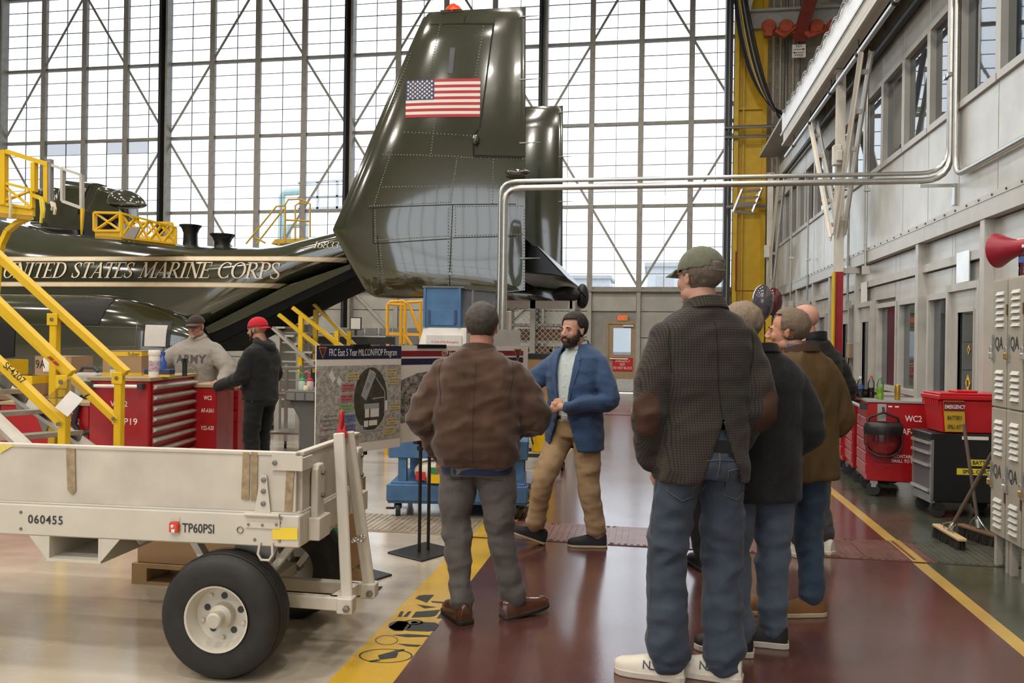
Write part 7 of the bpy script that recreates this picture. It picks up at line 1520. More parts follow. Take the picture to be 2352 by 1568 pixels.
    def line(s, name, pts, n, w, mat, bvh=None, lift=.003, par=None):
        n = V(n).normalized(); B = bvh or s.bvh; q = []
        for a, b_ in zip(pts[:-1], pts[1:]):
            for i in range(8): q.append(V(a).lerp(V(b_), i/8))
        q.append(V(pts[-1])); out = []
        for p in q:
            h = B.ray_cast(p + n*.25, -n)
            if h[0]: out.append(h[0] + n*lift)
        if len(out) > 1: return MB().tube(out, w, 6).build(name, mat, par or s.ct, True)
def band(name, c, ax, r, w, th, mat, par): return MB().lathe([(r, -w/2), (r + th, -w/2), (r + th, w/2), (r, w/2), (r, -w/2)], 20, c, ax).build(name, mat, par, True)
mleath = M('brown_shoe_leather', (.075, .026, .012), .22, 0, .2, 12, coat=.4); msole = M('dark_sole', (.015, .012, .010), .6); mblkf = M('black_knit_shoe', (.010, .010, .011), .6); mwsole = M('pale_sole', (.55, .50, .42), .6); mtans = M('tan_sole', (.42, .33, .22), .6)
def jeans(nm, c): return cloth(nm, c, .22, 9, .3, 260, .8)

# ---------------------------------------------------------------- man in the brown jacket, back to us
p = Person('man seen from behind in a dark brown suede jacket and grey trousers', G(1092, 1424), R(4), 1.69, 1.13)
p.legs(cloth('grey_trouser', (.115, .105, .098), .08, 60), {'R': ((.125, .04, .49), (.205, .10, .09), R(-62)), 'L': ((-.115, .02, .49), (-.075, -.02, .09), R(32))}, r=(.098, .078, .066, .070), seed=11, amp=.0065)
p.shoe('L', mleath, msole, toe=R(32)); p.shoe('R', mleath, msole, toe=R(-62), pitch=R(10))
wr = (-.225, .075, .89)
mbj = M('brown_suede', (.068, .035, .022), .8, 0, .28, 9, .12, 260, .3, sheen=.25, detail=8)
p.coat(mbj, {'R': ((.292, .03, 1.13), (.19, .22, 1.08)), 'L': ((-.300, -.015, 1.12), (-.215, .06, .93))}, hem=.84, r=(.098, .092, .062), amp=.013, seed=12, tb=[(.868, .178, .140, 0), (.888, .185, .145, 0), (.912, .205, .160, -.005), (1.0, .212, .168, -.01), (1.12, .212, .165, -.012), (1.25, .215, .158, -.014), (1.34, .212, .145, -.016), (1.405, .20, .122, -.02), (1.455, .155, .098, -.025), (1.49, .10, .085, -.028), (1.515, .08, .074, -.025)])
p.collar(mbj, z=1.472, r=(.096, .088), h=.046, y=-.018, tilt=.24)
o = MB().loft(srings([(z*p.k, .176*p.k*p.g*a, .137*p.k*p.g*a, 0, 0) for z, a in ((.83, 1.0), (.852, 1.02), (.88, .99))]), cap=False).build('shirt_hem', cloth('navy_shirt', (.012, .020, .06)), p.o, True)
MB().lathe([(.062, 0), (.066, .01), (.063, .03)], 24, p.S((0, -.024, 1.51))).build('shirt_collar', cloth('navy_shirt', (.012, .020, .06)), p.ct, True)
for sx in (-1, 1): p.line('armhole_seam', [p.S((sx*.19, -.1, 1.46)), p.S((sx*.205, -.1, 1.38)), p.S((sx*.19, -.1, 1.28)), p.S((sx*.185, -.1, 1.2))], (0, -1, 0), .0014, M('seam_brown', (.04, .022, .014), .8))
p.line('back_seam', [p.S((.005, -.1, 1.44)), p.S((.0, -.1, 1.15)), p.S((.0, -.1, .9))], (0, -1, 0), .0010, M('seam_brown', (.04, .022, .014), .8))
p.head(skin('ruddy', (.42, .20, .14)), yaw=R(-2), off=(.012, .02, 1.632), sc=1.05, neck=.064)
hb_ = hairmat('dark_grey', (.065, .055, .048)); p.hairm = hb_
p.hair(hb_, lambda c: c.z > -.062 + max(0, c.y)*1.6 and (c.y < .05 or c.z > .06) and not (abs(c.x) > .062 and c.z < .0 and c.y > -.03), seed=4)
p.hands([(p.S(wr), (-.05, .35, -.9), (1, 0, 0), (0, 1, 0), (.3, .5, .4), .5), (p.S((.19, .26, 1.07)), (-.8, .5, 0), (0, 0, -1), (0, 1, 0), (.4, .6, .4), .5)])
band('wrist_watch', p.S((-.226, .066, .912)), (-.05, .3, -.9), .030, .024, .006, malu, p.o)
q = p.S((-.095, -.13, .865)); MB().bx(q.x - .035, q.x + .035, q.y - .012, q.y, q.z - .05, q.z + .012).build('phone', M('phone_black', (.012, .012, .014), .2), p.o, bevel=.004)
tb_ = BVHTree.FromPolygons([v.co.copy() for v in p.tr.data.vertices], [tuple(f.vertices) for f in p.tr.data.polygons])
for sx in (-1, 1): p.line('pocket_seam', [p.S((sx*.05, -.1, .80)), p.S((sx*.15, -.1, .80))], (0, -1, 0), .0016, M('seam_grey', (.06, .055, .05), .8), tb_, par=p.tr)
p.finish()

# ---------------------------------------------------------------- speaker in the blue blazer
p = Person('bearded man in a blue blazer and tan trousers talking beside the display boards', G(1316, 1256), R(156), 1.73, 1.05)
p.legs(cloth('khaki', (.37, .255, .145), .06, 50), {'R': ((.16, .17, .50), (.27, .10, .115), R(20)), 'L': ((-.11, -.02, .49), (-.135, -.12, .09), R(48))}, r=(.098, .080, .070, .072), seed=21, amp=.006)
msu = M('navy_suede_shoe', (.012, .012, .016), .8); p.shoe('L', msu, mtans, toe=R(-58), solet=.018); p.shoe('R', msu, mtans, toe=R(-48), pitch=R(20), solet=.018)
def open_front(ws, cx=0.0, y0=0.0):
    def f(me):
        bm = bmesh.new(); bm.from_mesh(me); w = lambda z: interp(ws, z)
        bmesh.ops.delete(bm, geom=[v for v in bm.verts if v.co.y > y0 and abs(v.co.x - cx) < w(v.co.z)], context='VERTS')
        for v in bm.verts:
            if v.is_boundary and v.co.y > y0 - .01: v.co.x = cx + math.copysign(w(v.co.z), v.co.x - cx)
        bmesh.ops.delete(bm, geom=[v for v in bm.verts if not v.link_faces], context='VERTS'); bm.to_mesh(me); bm.free(); me.update()
    return f
mbz = cloth('blue_blazer', (.036, .070, .150), .12, 160, .2, 500, .8)
k = p.k
o = MB().loft(srings([(z*k, a*k*p.g, b_*k*p.g, 0, y*k) for z, a, b_, y in ((.94, .165, .125, .004), (1.05, .172, .135, .01), (1.2, .18, .128, .008), (1.35, .17, .112, 0), (1.42, .13, .095, -.01), (1.452, .085, .078, -.015), (1.466, .064, .066, -.012))])).build('shirt', cloth('pale_shirt', (.50, .56, .56), .05, 60, .1), p.o, True)
shirt = o
MB().loft(srings([(z*k, .172*k*p.g, .131*k*p.g, 0, .004) for z in (.955, .99)])).build('belt', M('brown_belt', (.06, .025, .012), .4), p.tr)
q = V((.0, .14*k*p.g, .972*k)); MB().bx(-.03, .03, q.y - .004, q.y + .008, q.z - .018, q.z + .018).build('belt_buckle', malu, p.tr, bevel=.004)
LW_, LE_ = (-.085, .245, 1.055), (-.285, .02, 1.10)
p.coat(mbz, {'R': ((.33, .16, 1.16), (.47, .36, 1.08)), 'L': (LE_, LW_)}, hem=.73, name='blazer', r=(.084, .068, .054), amp=.007, seed=22, vox=.0095, sh=.182, post=open_front([(.70*k, .13), (.80*k, .10), (.95*k, .055), (1.02*k, .035), (1.12*k, .042), (1.3*k, .062), (1.42*k, .068), (1.6*k, .060)], .01),
       tb=[(.73, .212, .155, 0), (.85, .208, .158, 0), (1.0, .195, .155, .004), (1.1, .192, .152, .006), (1.22, .205, .150, .003), (1.33, .213, .142, -.003), (1.41, .205, .122, -.012), (1.455, .165, .098, -.02), (1.485, .105, .085, -.022), (1.505, .08, .074, -.02)])
m_ = p.ct.modifiers.new('t', 'SOLIDIFY'); m_.thickness = .007
mlap = cloth('blazer_lapel', (.040, .076, .160), .10, 160, .2, 500, .75)
for sx in (-1, 1):
    x0 = .01; pts = [(x0 + sx*.075, 1.455), (x0 + sx*.118, 1.40), (x0 + sx*.088, 1.385), (x0 + sx*.122, 1.37), (x0 + sx*.10, 1.25), (x0 + sx*.045, 1.06), (x0 + sx*.044, 1.12), (x0 + sx*.066, 1.3), (x0 + sx*.071, 1.42)]
    p.decal('lapel', [V((a*k, .1, b_*k)) for a, b_ in pts], (0, 1, 0), mlap, lift=.009, rings=4)
    p.decal('pocket_flap', [V((sx*a*k, .1, b_*k)) for a, b_ in ((.09, .99), (.19, .985), (.19, .935), (.09, .94))], (sx*.5, .9, 0), mlap, lift=.006)
for z in (1.03, .945): q = p.bvh.ray_cast(V((.075*k, .4, z*k)), V((0, -1, 0)))[0]; MB().lathe([(.013, 0), (.013, .005), (0, .006)], 12, q, (0, 1, 0)).build('button', mbt, p.ct) if q else None
for z in (1.12, 1.2, 1.28, 1.36): MB().lathe([(.006, 0), (.005, .003), (0, .003)], 8, (.012, .150*k - (.012 if z > 1.25 else 0) - (.012 if z > 1.33 else 0), z*k), (0, 1, 0)).build('shirt_button', mwht, shirt)
p.collar(mbz, z=1.46, r=(.094, .085), h=.045, y=-.02, tilt=.35, gap=.75)
p.collar(cloth('pale_shirt', (.50, .56, .56), .05, 60, .1), z=1.475, r=(.076, .072), h=.045, y=-.012, tilt=.30, gap=.28, par=shirt, name='shirt_collar')
p.hairm = hairmat('dark_brown', (.018, .013, .010))
p.head(skin('fair', (.50, .27, .19)), yaw=R(-12), pitch=R(-3), off=(.0, .034, 1.607), sc=1.05, jaw=1.05, neck=.060)
p.hair(p.hairm, lambda c: c.z > -.055 + max(0, c.y + .03)*1.25 and (c.y < .040 or c.z > .074) and not (abs(c.x) > .06 and c.z < .012 and c.y > -.028) , seed=7, amp=.003)
bd = MB(); bd.ball((0, .036, -.074), (.059, .060, .046), 16, 12); bd.ball((0, .076, -.100), (.030, .026, .026), 12, 8); bd.ball((0, .0985, -.049), (.029, .0085, .0065), 12, 6)
for sx in (-1, 1): bd.ball((sx*.062, .022, -.035), (.009, .018, .046), 10, 8); bd.ball((sx*.028, .090, -.064), (.007, .012, .016), 8, 6); bd.ball((sx*.05, .048, -.06), (.016, .026, .03), 10, 8)
p.addhead('beard', bd, hairmat('beard_brown', (.028, .018, .012)), vox=.0042)
p.addhead('lips', MB().ball((0, .1005, -.0605), (.019, .007, .0055), 12, 6).ball((0, .0985, -.070), (.016, .007, .005), 12, 6), M('lip_pink', (.36, .13, .11), .45))
w_ = p.S(LW_); p.hands([(w_ + V((.03, .012, 0)), (1, .25, -.05), (-.2, -.95, 0), (0, .05, 1), (1.15, 1.25, .9), .9), (p.S((.50, .40, 1.07)), (.8, .6, .1), (0, 0, -1), (-.5, .8, 0), (.15, .2, .2), .2)])
band('wrist_watch', w_ + V((.012, .008, 0)), (1, .25, -.05), .030, .022, .008, mbt, p.o)
band('ring', w_ + V((.145, .02, -.012)), (.6, -.6, -.1), .0105, .006, .002, M('gold_ring', (.8, .55, .2), .2, 1), p.o)
p.finish()

# ---------------------------------------------------------------- tall man in the checked jacket
def check_mat():
    m = bpy.data.materials.new('checked_tweed'); m.use_nodes = True; N = m.node_tree.nodes; L = m.node_tree.links; b = N['Principled BSDF']; b.inputs['Roughness'].default_value = .9; b.inputs['Specular IOR Level'].default_value = .2; b.inputs['Sheen Weight'].default_value = .1
    tc = N.new('ShaderNodeTexCoord'); sx = N.new('ShaderNodeSeparateXYZ'); L.new(tc.outputs['Object'], sx.inputs[0])
    def wave(sock, f, add=None):
        a = N.new('ShaderNodeMath'); a.operation = 'MULTIPLY'; a.inputs[1].default_value = f; L.new(sock, a.inputs[0]); s = N.new('ShaderNodeMath'); s.operation = 'SINE'; L.new(a.outputs[0], s.inputs[0]); g = N.new('ShaderNodeMath'); g.operation = 'GREATER_THAN'; g.inputs[1].default_value = .55; L.new(s.outputs[0], g.inputs[0]); return g.outputs[0]
    u = N.new('ShaderNodeMath'); u.operation = 'MULTIPLY_ADD'; u.inputs[1].default_value = .3; L.new(sx.outputs[1], u.inputs[0]); L.new(sx.outputs[0], u.inputs[2])
    a, b2 = wave(u.outputs[0], 2*math.pi/.011), wave(sx.outputs[2], 2*math.pi/.011); s = N.new('ShaderNodeMath'); s.operation = 'ADD'; L.new(a, s.inputs[0]); L.new(b2, s.inputs[1])
    n = N.new('ShaderNodeTexNoise'); n.inputs['Scale'].default_value = 7; n.inputs['Detail'].default_value = 5; L.new(tc.outputs['Object'], n.inputs['Vector'])
    cr = N.new('ShaderNodeValToRGB'); e = cr.color_ramp.elements; e[0].position = 0; e[0].color = (.056, .047, .040, 1); e[1].position = 1; e[1].color = (.018, .016, .015, 1); md = e.new(.5); md.color = (.034, .029, .026, 1)
    dv = N.new('ShaderNodeMath'); dv.operation = 'MULTIPLY'; dv.inputs[1].default_value = .5; L.new(s.outputs[0], dv.inputs[0]); L.new(dv.outputs[0], cr.inputs[0])
    mx = N.new('ShaderNodeMixRGB'); mx.blend_type = 'MULTIPLY'; mx.inputs[0].default_value = .5; L.new(cr.outputs[0], mx.inputs[1]); L.new(n.outputs['Color'], mx.inputs[2]); sc_ = N.new('ShaderNodeVectorMath'); sc_.operation = 'SCALE'; sc_.inputs['Scale'].default_value = 1.25; L.new(mx.outputs[0], sc_.inputs[0]); L.new(sc_.outputs[0], b.inputs['Base Color']); return m
p = Person('tall man in a green cap, checked brown jacket with elbow patches and jeans', G(1602, 1556), R(20), 1.94, .95)
jn = jeans('dark_denim', (.044, .060, .085))
p.legs(jn, {'R': ((.105, .02, .47), (.10, -.03, .07), R(38)), 'L': ((-.125, .03, .47), (-.125, .015, .07), R(52))}, r=(.098, .085, .078, .086), seed=31, amp=.008, vox=.0098, f=(5, 5, 9))
mws = M('white_trainer', (.66, .61, .52), .5, 0, .08, 14)
for sd in ('R', 'L'):
    o, bs = p.shoe(sd, mws, mwsole, .285, .052, toe=R(62 if sd == 'L' else 58), solet=.03)
    sb3 = BVHTree.FromPolygons([v.co.copy() for v in o.data.vertices], [tuple(f.vertices) for f in o.data.polygons]); nx = (bs.to_3x3() @ V((-1, 0, .25))).normalized(); nx2 = (bs.to_3x3() @ V((1, 0, .25))).normalized()
    for nn, sg in ((nx, -1), (nx2, 1)):
        u_ = (bs.to_3x3() @ V((0, -sg, 0))).normalized(); up2 = nn.cross(u_).normalized()
        text('N', 'shoe_emblem', mink, .05, bs @ V((sg*.05, .085, .068)), u_, up2, o, .01, 1.0, bvh=sb3, lift=.002); text('NB' if False else '608', 'shoe_emblem', mink, .026, bs @ V((sg*.05, -.035, .085)), u_, up2, o, .01, 1.0, bvh=sb3, lift=.002)
    for y in (.0, .04): p.line('shoe_stripe', [bs @ V((.05, y - .03, .05)), bs @ V((.05, y + .03, .05))], nx2, .003, mink, sb3, par=o); p.line('shoe_stripe', [bs @ V((-.05, y - .03, .05)), bs @ V((-.05, y + .03, .05))], nx, .003, mink, sb3, par=o)
k = p.k
def vent(me):
    bm = bmesh.new(); bm.from_mesh(me); w = lambda z: max(0, (1.06*k - z)/(.22*k))*.075*k
    bmesh.ops.delete(bm, geom=[v for v in bm.verts if v.co.y < -.03 and abs(v.co.x - .035*k) < w(v.co.z) and v.co.z < 1.06*k], context='VERTS')
    for v in bm.verts:
        if v.is_boundary and v.co.y < 0 and v.co.z < 1.05*k and v.co.z > .86*k: v.co.x = .035*k + math.copysign(w(v.co.z), v.co.x - .035*k)
    bm.to_mesh(me); bm.free(); me.update()
mck = check_mat()
p.coat(mck, {'R': ((.228, -.05, 1.10), (.19, .10, .92)), 'L': ((-.240, -.045, 1.09), (-.200, .045, .885))}, hem=.80, name='checked_jacket', r=(.078, .068, .054), amp=.006, seed=32, vox=.0092, sh=.176, shoulder=1.38, post=vent,
       tb=[(.805, .200, .150, 0), (.88, .205, .152, 0), (1.0, .195, .142, 0), (1.1, .187, .135, 0), (1.22, .198, .138, -.004), (1.33, .205, .136, -.01), (1.41, .200, .120, -.016), (1.455, .165, .098, -.022), (1.487, .105, .082, -.026), (1.512, .074, .068, -.022)])
m_ = p.ct.modifiers.new('t', 'SOLIDIFY'); m_.thickness = .006
MB().loft(srings([(z*k, .172*k, .134*k, 0, 0) for z in (.915, .98)])).build('dark_sweater', cloth('charcoal_knit', (.012, .012, .013)), p.o, True)
msd = M('patch_suede', (.062, .028, .017), .85, 0, .2, 14, .2, 160)
for sd, sx in (('R', 1), ('L', -1)):
    el = p.arms[sd][0]; nn = V((sx*.45, -.9, 0)).normalized(); u_ = nn.cross(V((0, 0, 1))).normalized()
    p.decal('elbow_patch', [el + V((0, 0, -.015)) + u_*(.050*k*math.copysign(abs(math.cos(t*math.pi/16))**.8, math.cos(t*math.pi/16))) + V((0, 0, .088*k*math.copysign(abs(math.sin(t*math.pi/16))**.85, math.sin(t*math.pi/16)))) for t in range(32)], nn, msd, lift=.004, rings=8)
p.collar(mck, z=1.478, r=(.086, .082), h=.042, y=-.018, tilt=.28)
for sx in (-1, 1): p.line('armhole_seam', [p.S((sx*.17, -.1, 1.455)), p.S((sx*.178, -.1, 1.36)), p.S((sx*.165, -.1, 1.24))], (0, -1, 0), .0014, M('seam_dark', (.008, .008, .008), .9))
p.line('back_seam', [p.S((.0, -.1, 1.44)), p.S((.01, -.1, 1.2)), p.S((.03, -.1, 1.07))], (0, -1, 0), .0015, M('seam_dark', (.008, .008, .008), .9))
tb_ = BVHTree.FromPolygons([v.co.copy() for v in p.tr.data.vertices], [tuple(f.vertices) for f in p.tr.data.polygons]); mst = M('jean_stitch', (.10, .105, .11), .9); mpk = jeans('denim_pocket', (.050, .066, .092))
for sx in (-1, 1):
    pk = [p.S((sx*a + (.0 if sx < 0 else .01), -.1, b_)) for a, b_ in ((.045, .86), (.155, .875), (.162, .77), (.11, .735), (.055, .755))]
    p.decal('back_pocket', pk, (0, -1, 0), mpk, tb_, .004, p.tr); p.line('pocket_stitch', pk + [pk[0]], (0, -1, 0), .0022, mst, tb_, .005, p.tr)
    p.line('side_seam', [p.S((sx*.18, 0, .85)), p.S((sx*.19, .02, .5)), p.S((sx*.16, .02, .15))], (sx, -.3, 0), .0022, mst, tb_, .002, p.tr)
p.line('seat_seam', [p.S((.02, -.1, .93)), p.S((.012, -.12, .82)), p.S((.0, -.1, .76))], (0, -1, 0), .0025, mst, tb_, .003, p.tr); p.line('yoke_seam', [p.S((-.15, -.1, .89)), p.S((.02, -.1, .905)), p.S((.15, -.1, .89))], (0, -1, 0), .002, mst, tb_, .003, p.tr)
p.head(skin('pale', (.50, .28, .21)), yaw=R(22), pitch=R(2), off=(-.012, .012, 1.625), sc=1.0, neck=.060)
p.hairm = hairmat('grey_brown', (.14, .115, .095))
p.hair(p.hairm, lambda c: c.z > -.068 + max(0, c.y + .01)*2.2 and c.y < .05 and c.z < .07 and not (abs(c.x) > .062 and c.z < .0 and c.y > -.03), seed=9)
mcap = cloth('sage_cap', (.115, .120, .082), .12, 60, .2, 300)
cp = hair_shell(lambda c: c.z > .022 - c.y*.12 and not (c.y < -.07 and abs(c.x) < .034 and c.z < .062), r=(.087, .106, .096), c=(0, -.012, .033), amp=.0012, th=.004)
xform(cp, p.hm); o = obj('cap', cp, mcap, p.o); m_ = o.modifiers.new('t', 'SOLIDIFY'); m_.thickness = -.004
bill = MB().loft([[V((.072*math.sin(R(-75 + 150*j/16))*(1 - .05*i), .062 + (.045*math.cos(R(-75 + 150*j/16)) + .018)*(1 + i*.45) - .02, .036 - .010*i - .35*(.072*math.sin(R(-75 + 150*j/16)))**2*10*.4)) for j in range(17)] for i in range(4)], cap=False)
b_ = p.addhead('cap_bill', bill, mcap, par=o); m_ = b_.modifiers.new('t', 'SOLIDIFY'); m_.thickness = .004
p.addhead('cap_strap', MB().tube([(-.040, -.104, .028), (-.02, -.1145, .026), (0, -.1175, .0255), (.02, -.1145, .026), (.040, -.104, .028)], .0065, 6), mcap, par=o)
for a in range(6): th = R(30 + 60*a); p.addhead('cap_seam', MB().tube([(.0885*math.sin(t*R(9))*math.cos(th), -.012 + .1078*math.sin(t*R(9))*math.sin(th), .033 + .0975*math.cos(t*R(9))) for t in range(0, 10)], .0011, 5), M('cap_stitch', (.085, .09, .06), .9), par=o)
p.hands([(p.S((.16, .08, .87)), (-.1, .3, -.9), (-1, 0, 0), (0, 1, 0), (.3, .4, .3), .4), (p.S((-.165, .05, .86)), (.15, .3, -.9), (1, 0, 0), (0, 1, 0), (.3, .4, .3), .4)])
p.finish()

# ---------------------------------------------------------------- group on the right
def stander(label, loc, rz, h, g, coat, trous, legs, hem, shoes, hd, hairf, hairm, sk, seed, arms=None, tb=None, amp=.005, colr=None, lean=(0, 0), solet=.03, **kw):
    p = Person(label, loc, rz, h, g, lean); p.legs(trous, legs, seed=seed, amp=.006, r=kw.get('lr', (.095, .078, .066, .07)))
    for sd in ('R', 'L'): p.shoe(sd, shoes[0], shoes[1], .285, .05, solet=solet)
    p.coat(coat, arms or {'R': ((.27, -.03, 1.12), (.20, .16, 1.0)), 'L': ((-.27, -.03, 1.12), (-.20, .16, 1.0))}, hem=hem, r=kw.get('r', (.092, .082, .062)), amp=amp, seed=seed + 1, tb=tb, f=kw.get('f', (5, 5, 7)))
    p.collar(colr or coat, z=1.47, r=(.095, .086), h=kw.get('ch', .042), y=-.018, tilt=.25, fold=kw.get('fold', True))
    p.head(sk, **hd)
    if hairf: p.hairm = hairm; p.hair(hairm, hairf, seed=seed)
    a = p.arms; p.hands([(a['R'][1] + V((-.01, .02, 0)), (-.5, .8, -.2), (0, 0, -1), (-.8, -.5, 0), (.5, .7, .5), .5), (a['L'][1] + V((.01, .02, 0)), (.5, .8, -.2), (0, 0, -1), (.8, -.5, 0), (.5, .7, .5), .5)]); p.finish(); return p
lg = {'R': ((.11, .03, .49), (.115, -.02, .09), R(15)), 'L': ((-.11, .03, .49), (-.12, -.02, .09), R(-5))}
long_ = lambda hem, w=1.0: [(hem, .215*w, .165, 0), (hem + .12, .212*w, .160, 0), (1.0, .205*w, .152, 0), (1.12, .205*w, .15, 0), (1.24, .212*w, .148, -.004), (1.33, .214*w, .142, -.01), (1.40, .205*w, .122, -.016), (1.45, .165*w, .098, -.022), (1.485, .105, .082, -.024), (1.51, .075, .07, -.02)]
stander('man in a black wool coat and light jeans right of the tall man', G(1730, 1492), R(24), 1.72, 1.06, M('cloth_black_wool', (.016, .016, .017), .95, 0, .2, 60, .35, 240, .2, sheen=.1), jeans('light_denim', (.082, .108, .150)), {'R': ((.11, .02, .49), (.13, .03, .09), R(60)), 'L': ((-.10, .03, .49), (-.10, -.03, .09), R(55))}, .76, (mblkf, mwsole),
        dict(yaw=R(18), off=(-.055, .075, 1.61), sc=1.03), lambda c: c.z > -.06 + max(0, c.y)*1.6 and (c.y < .04 or c.z > .07), hairmat('light_brown', (.24, .18, .13)), skin('rosy', (.48, .26, .19)), 41, tb=long_(.76), lr=(.098, .082, .070, .074),
        arms={'R': ((.262, -.05, 1.10), (.20, .12, .93)), 'L': ((-.235, .02, 1.10), (-.16, .16, .98))})
p = stander('grey haired man in an olive brown waxed coat with brown collar and blue jeans', G(1826, 1414), R(32), 1.72, 1.08, M('cloth_waxed_olive', (.085, .050, .016), .6, 0, .22, 7, .2, 120, .35, detail=6), jeans('mid_denim', (.036, .062, .100)), {'R': ((.11, .02, .49), (.10, -.02, .09), R(72)), 'L': ((-.11, .03, .49), (-.13, .08, .09), R(55))}, .80, (M('tan_suede_shoe', (.19, .085, .03), .8), mtans),
        dict(yaw=R(42), off=(-.03, .055, 1.605), sc=1.03), None, None, skin('tanned', (.50, .25, .165)), 51, tb=long_(.78, 1.02), colr=M('cord_brown', (.045, .020, .012), .9), amp=.006, solet=.025, arms={'R': ((.258, -.04, 1.10), (.17, .17, 1.0)), 'L': ((-.26, -.04, 1.10), (-.17, .17, 1.0))}, f=(9, 9, 2.5))
p.hairm = hairmat('thin_grey_brown', (.17, .125, .09)); p.hair(p.hairm, lambda c: c.z > -.062 + max(0, c.y)*1.5 and (c.y < .030 or (c.z > .085 and c.y < .062)) and not (abs(c.x) > .06 and c.z < .004 and c.y > -.028), seed=5, amp=.004)
MB().lathe([(.066, 0), (.070, .02), (.067, .045)], 24, p.S((-.006, .0, 1.49))).build('shirt_collar', cloth('blue_check', (.10, .13, .26)), p.ct, True)
p = stander('bald man in a black quilted jacket standing farthest right of the group', G(1858, 1272), R(35), 1.80, 1.04, M('cloth_quilted_black', (.010, .010, .011), .5, 0, .2, 20, .25, 60, .4), jeans('grey_denim', (.06, .06, .065)), lg, .86, (mws, mwsole), dict(yaw=R(24), off=(-.05, .03, 1.63), sc=1.03, neck=.064), None, None, skin('bald', (.52, .27, .20)), 61, arms={'R': ((.285, -.03, 1.12), (.20, .18, 1.05)), 'L': ((-.27, -.03, 1.12), (-.2, .18, 1.05))}, fold=False, ch=.07, f=(1.5, 1.5, 16), amp=.007)
p.hairm = hairmat('shaved', (.30, .18, .13)); 
stander('person in a tan jacket and black trousers almost hidden behind the tall man', G(1570, 1306), R(10), 1.68, .98, cloth('tan_jacket', (.33, .22, .12)), cloth('black_trouser', (.010, .010, .011)), {'R': ((.10, .03, .49), (.13, -.02, .09), R(10)), 'L': ((-.07, .03, .49), (-.05, -.02, .09), R(-5))}, .84, (mblkf, msole), dict(yaw=R(20)), lambda c: c.z > -.06 + max(0, c.y)*1.6 and (c.y < .05 or c.z > .06), hairmat('dark_brown', (.018, .013, .010)), skin('fair', (.50, .27, .19)), 71, tb=long_(.80), arms={'R': ((.25, -.03, 1.12), (.20, .16, 1.0)), 'L': ((-.30, -.03, 1.10), (-.27, .08, .90))})

# ---------------------------------------------------------------- workers at the tool cabinets
d_ = 9.25; c = P(452, 900, d_)
p = Person('worker in a grey ARMY hooded sweatshirt, dark cap and glasses behind the tool cabinets', V((c.x, c.y, 0)), R(186), 1.74, 1.22)
p.legs(jeans('work_denim', (.03, .04, .06)), lg, seed=81)
for sd in ('R', 'L'): p.shoe(sd, mblkf, msole)
mhd = cloth('heather_grey', (.30, .275, .245), .16, 120, .2, 300)
RW, LW2 = (.37, .30, 1.00), (-.40, .27, .98)
p.coat(mhd, {'R': ((.42, .10, 1.13), RW), 'L': ((-.40, .08, 1.13), LW2)}, hem=.88, name='hooded_sweatshirt', r=(.096, .082, .058), seed=82, amp=.006)
MB().lathe([(.072 + .032*math.cos(t*math.pi/8), .030*math.sin(t*math.pi/8)*1.3) for t in range(17)], 28, p.S((0, .0, 1.495)), (0, .35, 1)).build('hood', mhd, p.ct, True)
text('ARMY', 'chest_lettering', M('print_charcoal', (.09, .085, .08), .8), .125, p.S((0, .2, 1.255)), (-1, 0, 0), (0, 0, 1), p.ct, .035, .95, bvh=p.bvh, lift=.003, spacing=1.1)
gp = M('print_olive_gold', (.21, .20, .10), .8); cc = p.S((0, .2, 1.115))
for r0, r1 in ((.088, .082), (.070, .064), (.04, .0)):
    vs = []
    for t in range(32):
        for r_ in (r0, r1):
            q = cc + V((r_*math.cos(t*math.pi/16), 0, r_*math.sin(t*math.pi/16))); h_ = p.bvh.ray_cast(q + V((0, .4, 0)), V((0, -1, 0))); vs.append((h_[0] if h_[0] else q) + V((0, .004, 0)))
    MB().add(vs, [(2*t, 2*t + 1, (2*t + 3) % 64, (2*t + 2) % 64) for t in range(32)]).build('chest_emblem', gp, p.ct)
p.hairm = hairmat('brown_grey', (.07, .055, .045))
p.head(skin('florid', (.48, .23, .17)), pitch=R(-7), off=(0, .045, 1.625), sc=1.06, jaw=1.12, neck=.068)
def ballcap(p, mat, turn=0, billm=None, emblem=None, low=.030):
    rt = Matrix.Rotation(turn, 4, 'Z'); cp = hair_shell(lambda c: c.z > low, r=(.086, .106, .094), c=(0, -.010*math.cos(turn), .033), amp=.001); xform(cp, p.hm @ rt); o = obj('cap', cp, mat, p.o); m_ = o.modifiers.new('t', 'SOLIDIFY'); m_.thickness = -.004
    bl = MB().loft([[rt @ V((.074*math.sin(R(-80 + 160*j/16)), .055 + (.050*math.cos(R(-80 + 160*j/16)))*(1 + i*.42), low + .004 - .007*i - 2.2*(.074*math.sin(R(-80 + 160*j/16)))**2)) for j in range(17)] for i in range(4)], cap=False); b_ = p.addhead('cap_bill', bl, billm or mat, par=o); m_ = b_.modifiers.new('t', 'SOLIDIFY'); m_.thickness = .004
    p.addhead('cap_button', MB().ball((0, -.010, .127), .006, 8, 6), mat, par=o); return o
ballcap(p, cloth('brown_cap', (.035, .025, .02)), billm=cloth('cap_bill_grey', (.07, .06, .05)), low=.042)
p.addhead('goatee', MB().ball((0, .082, -.096), (.026, .018, .022), 12, 8), hairmat('grey_goatee', (.38, .32, .28)), vox=.004)
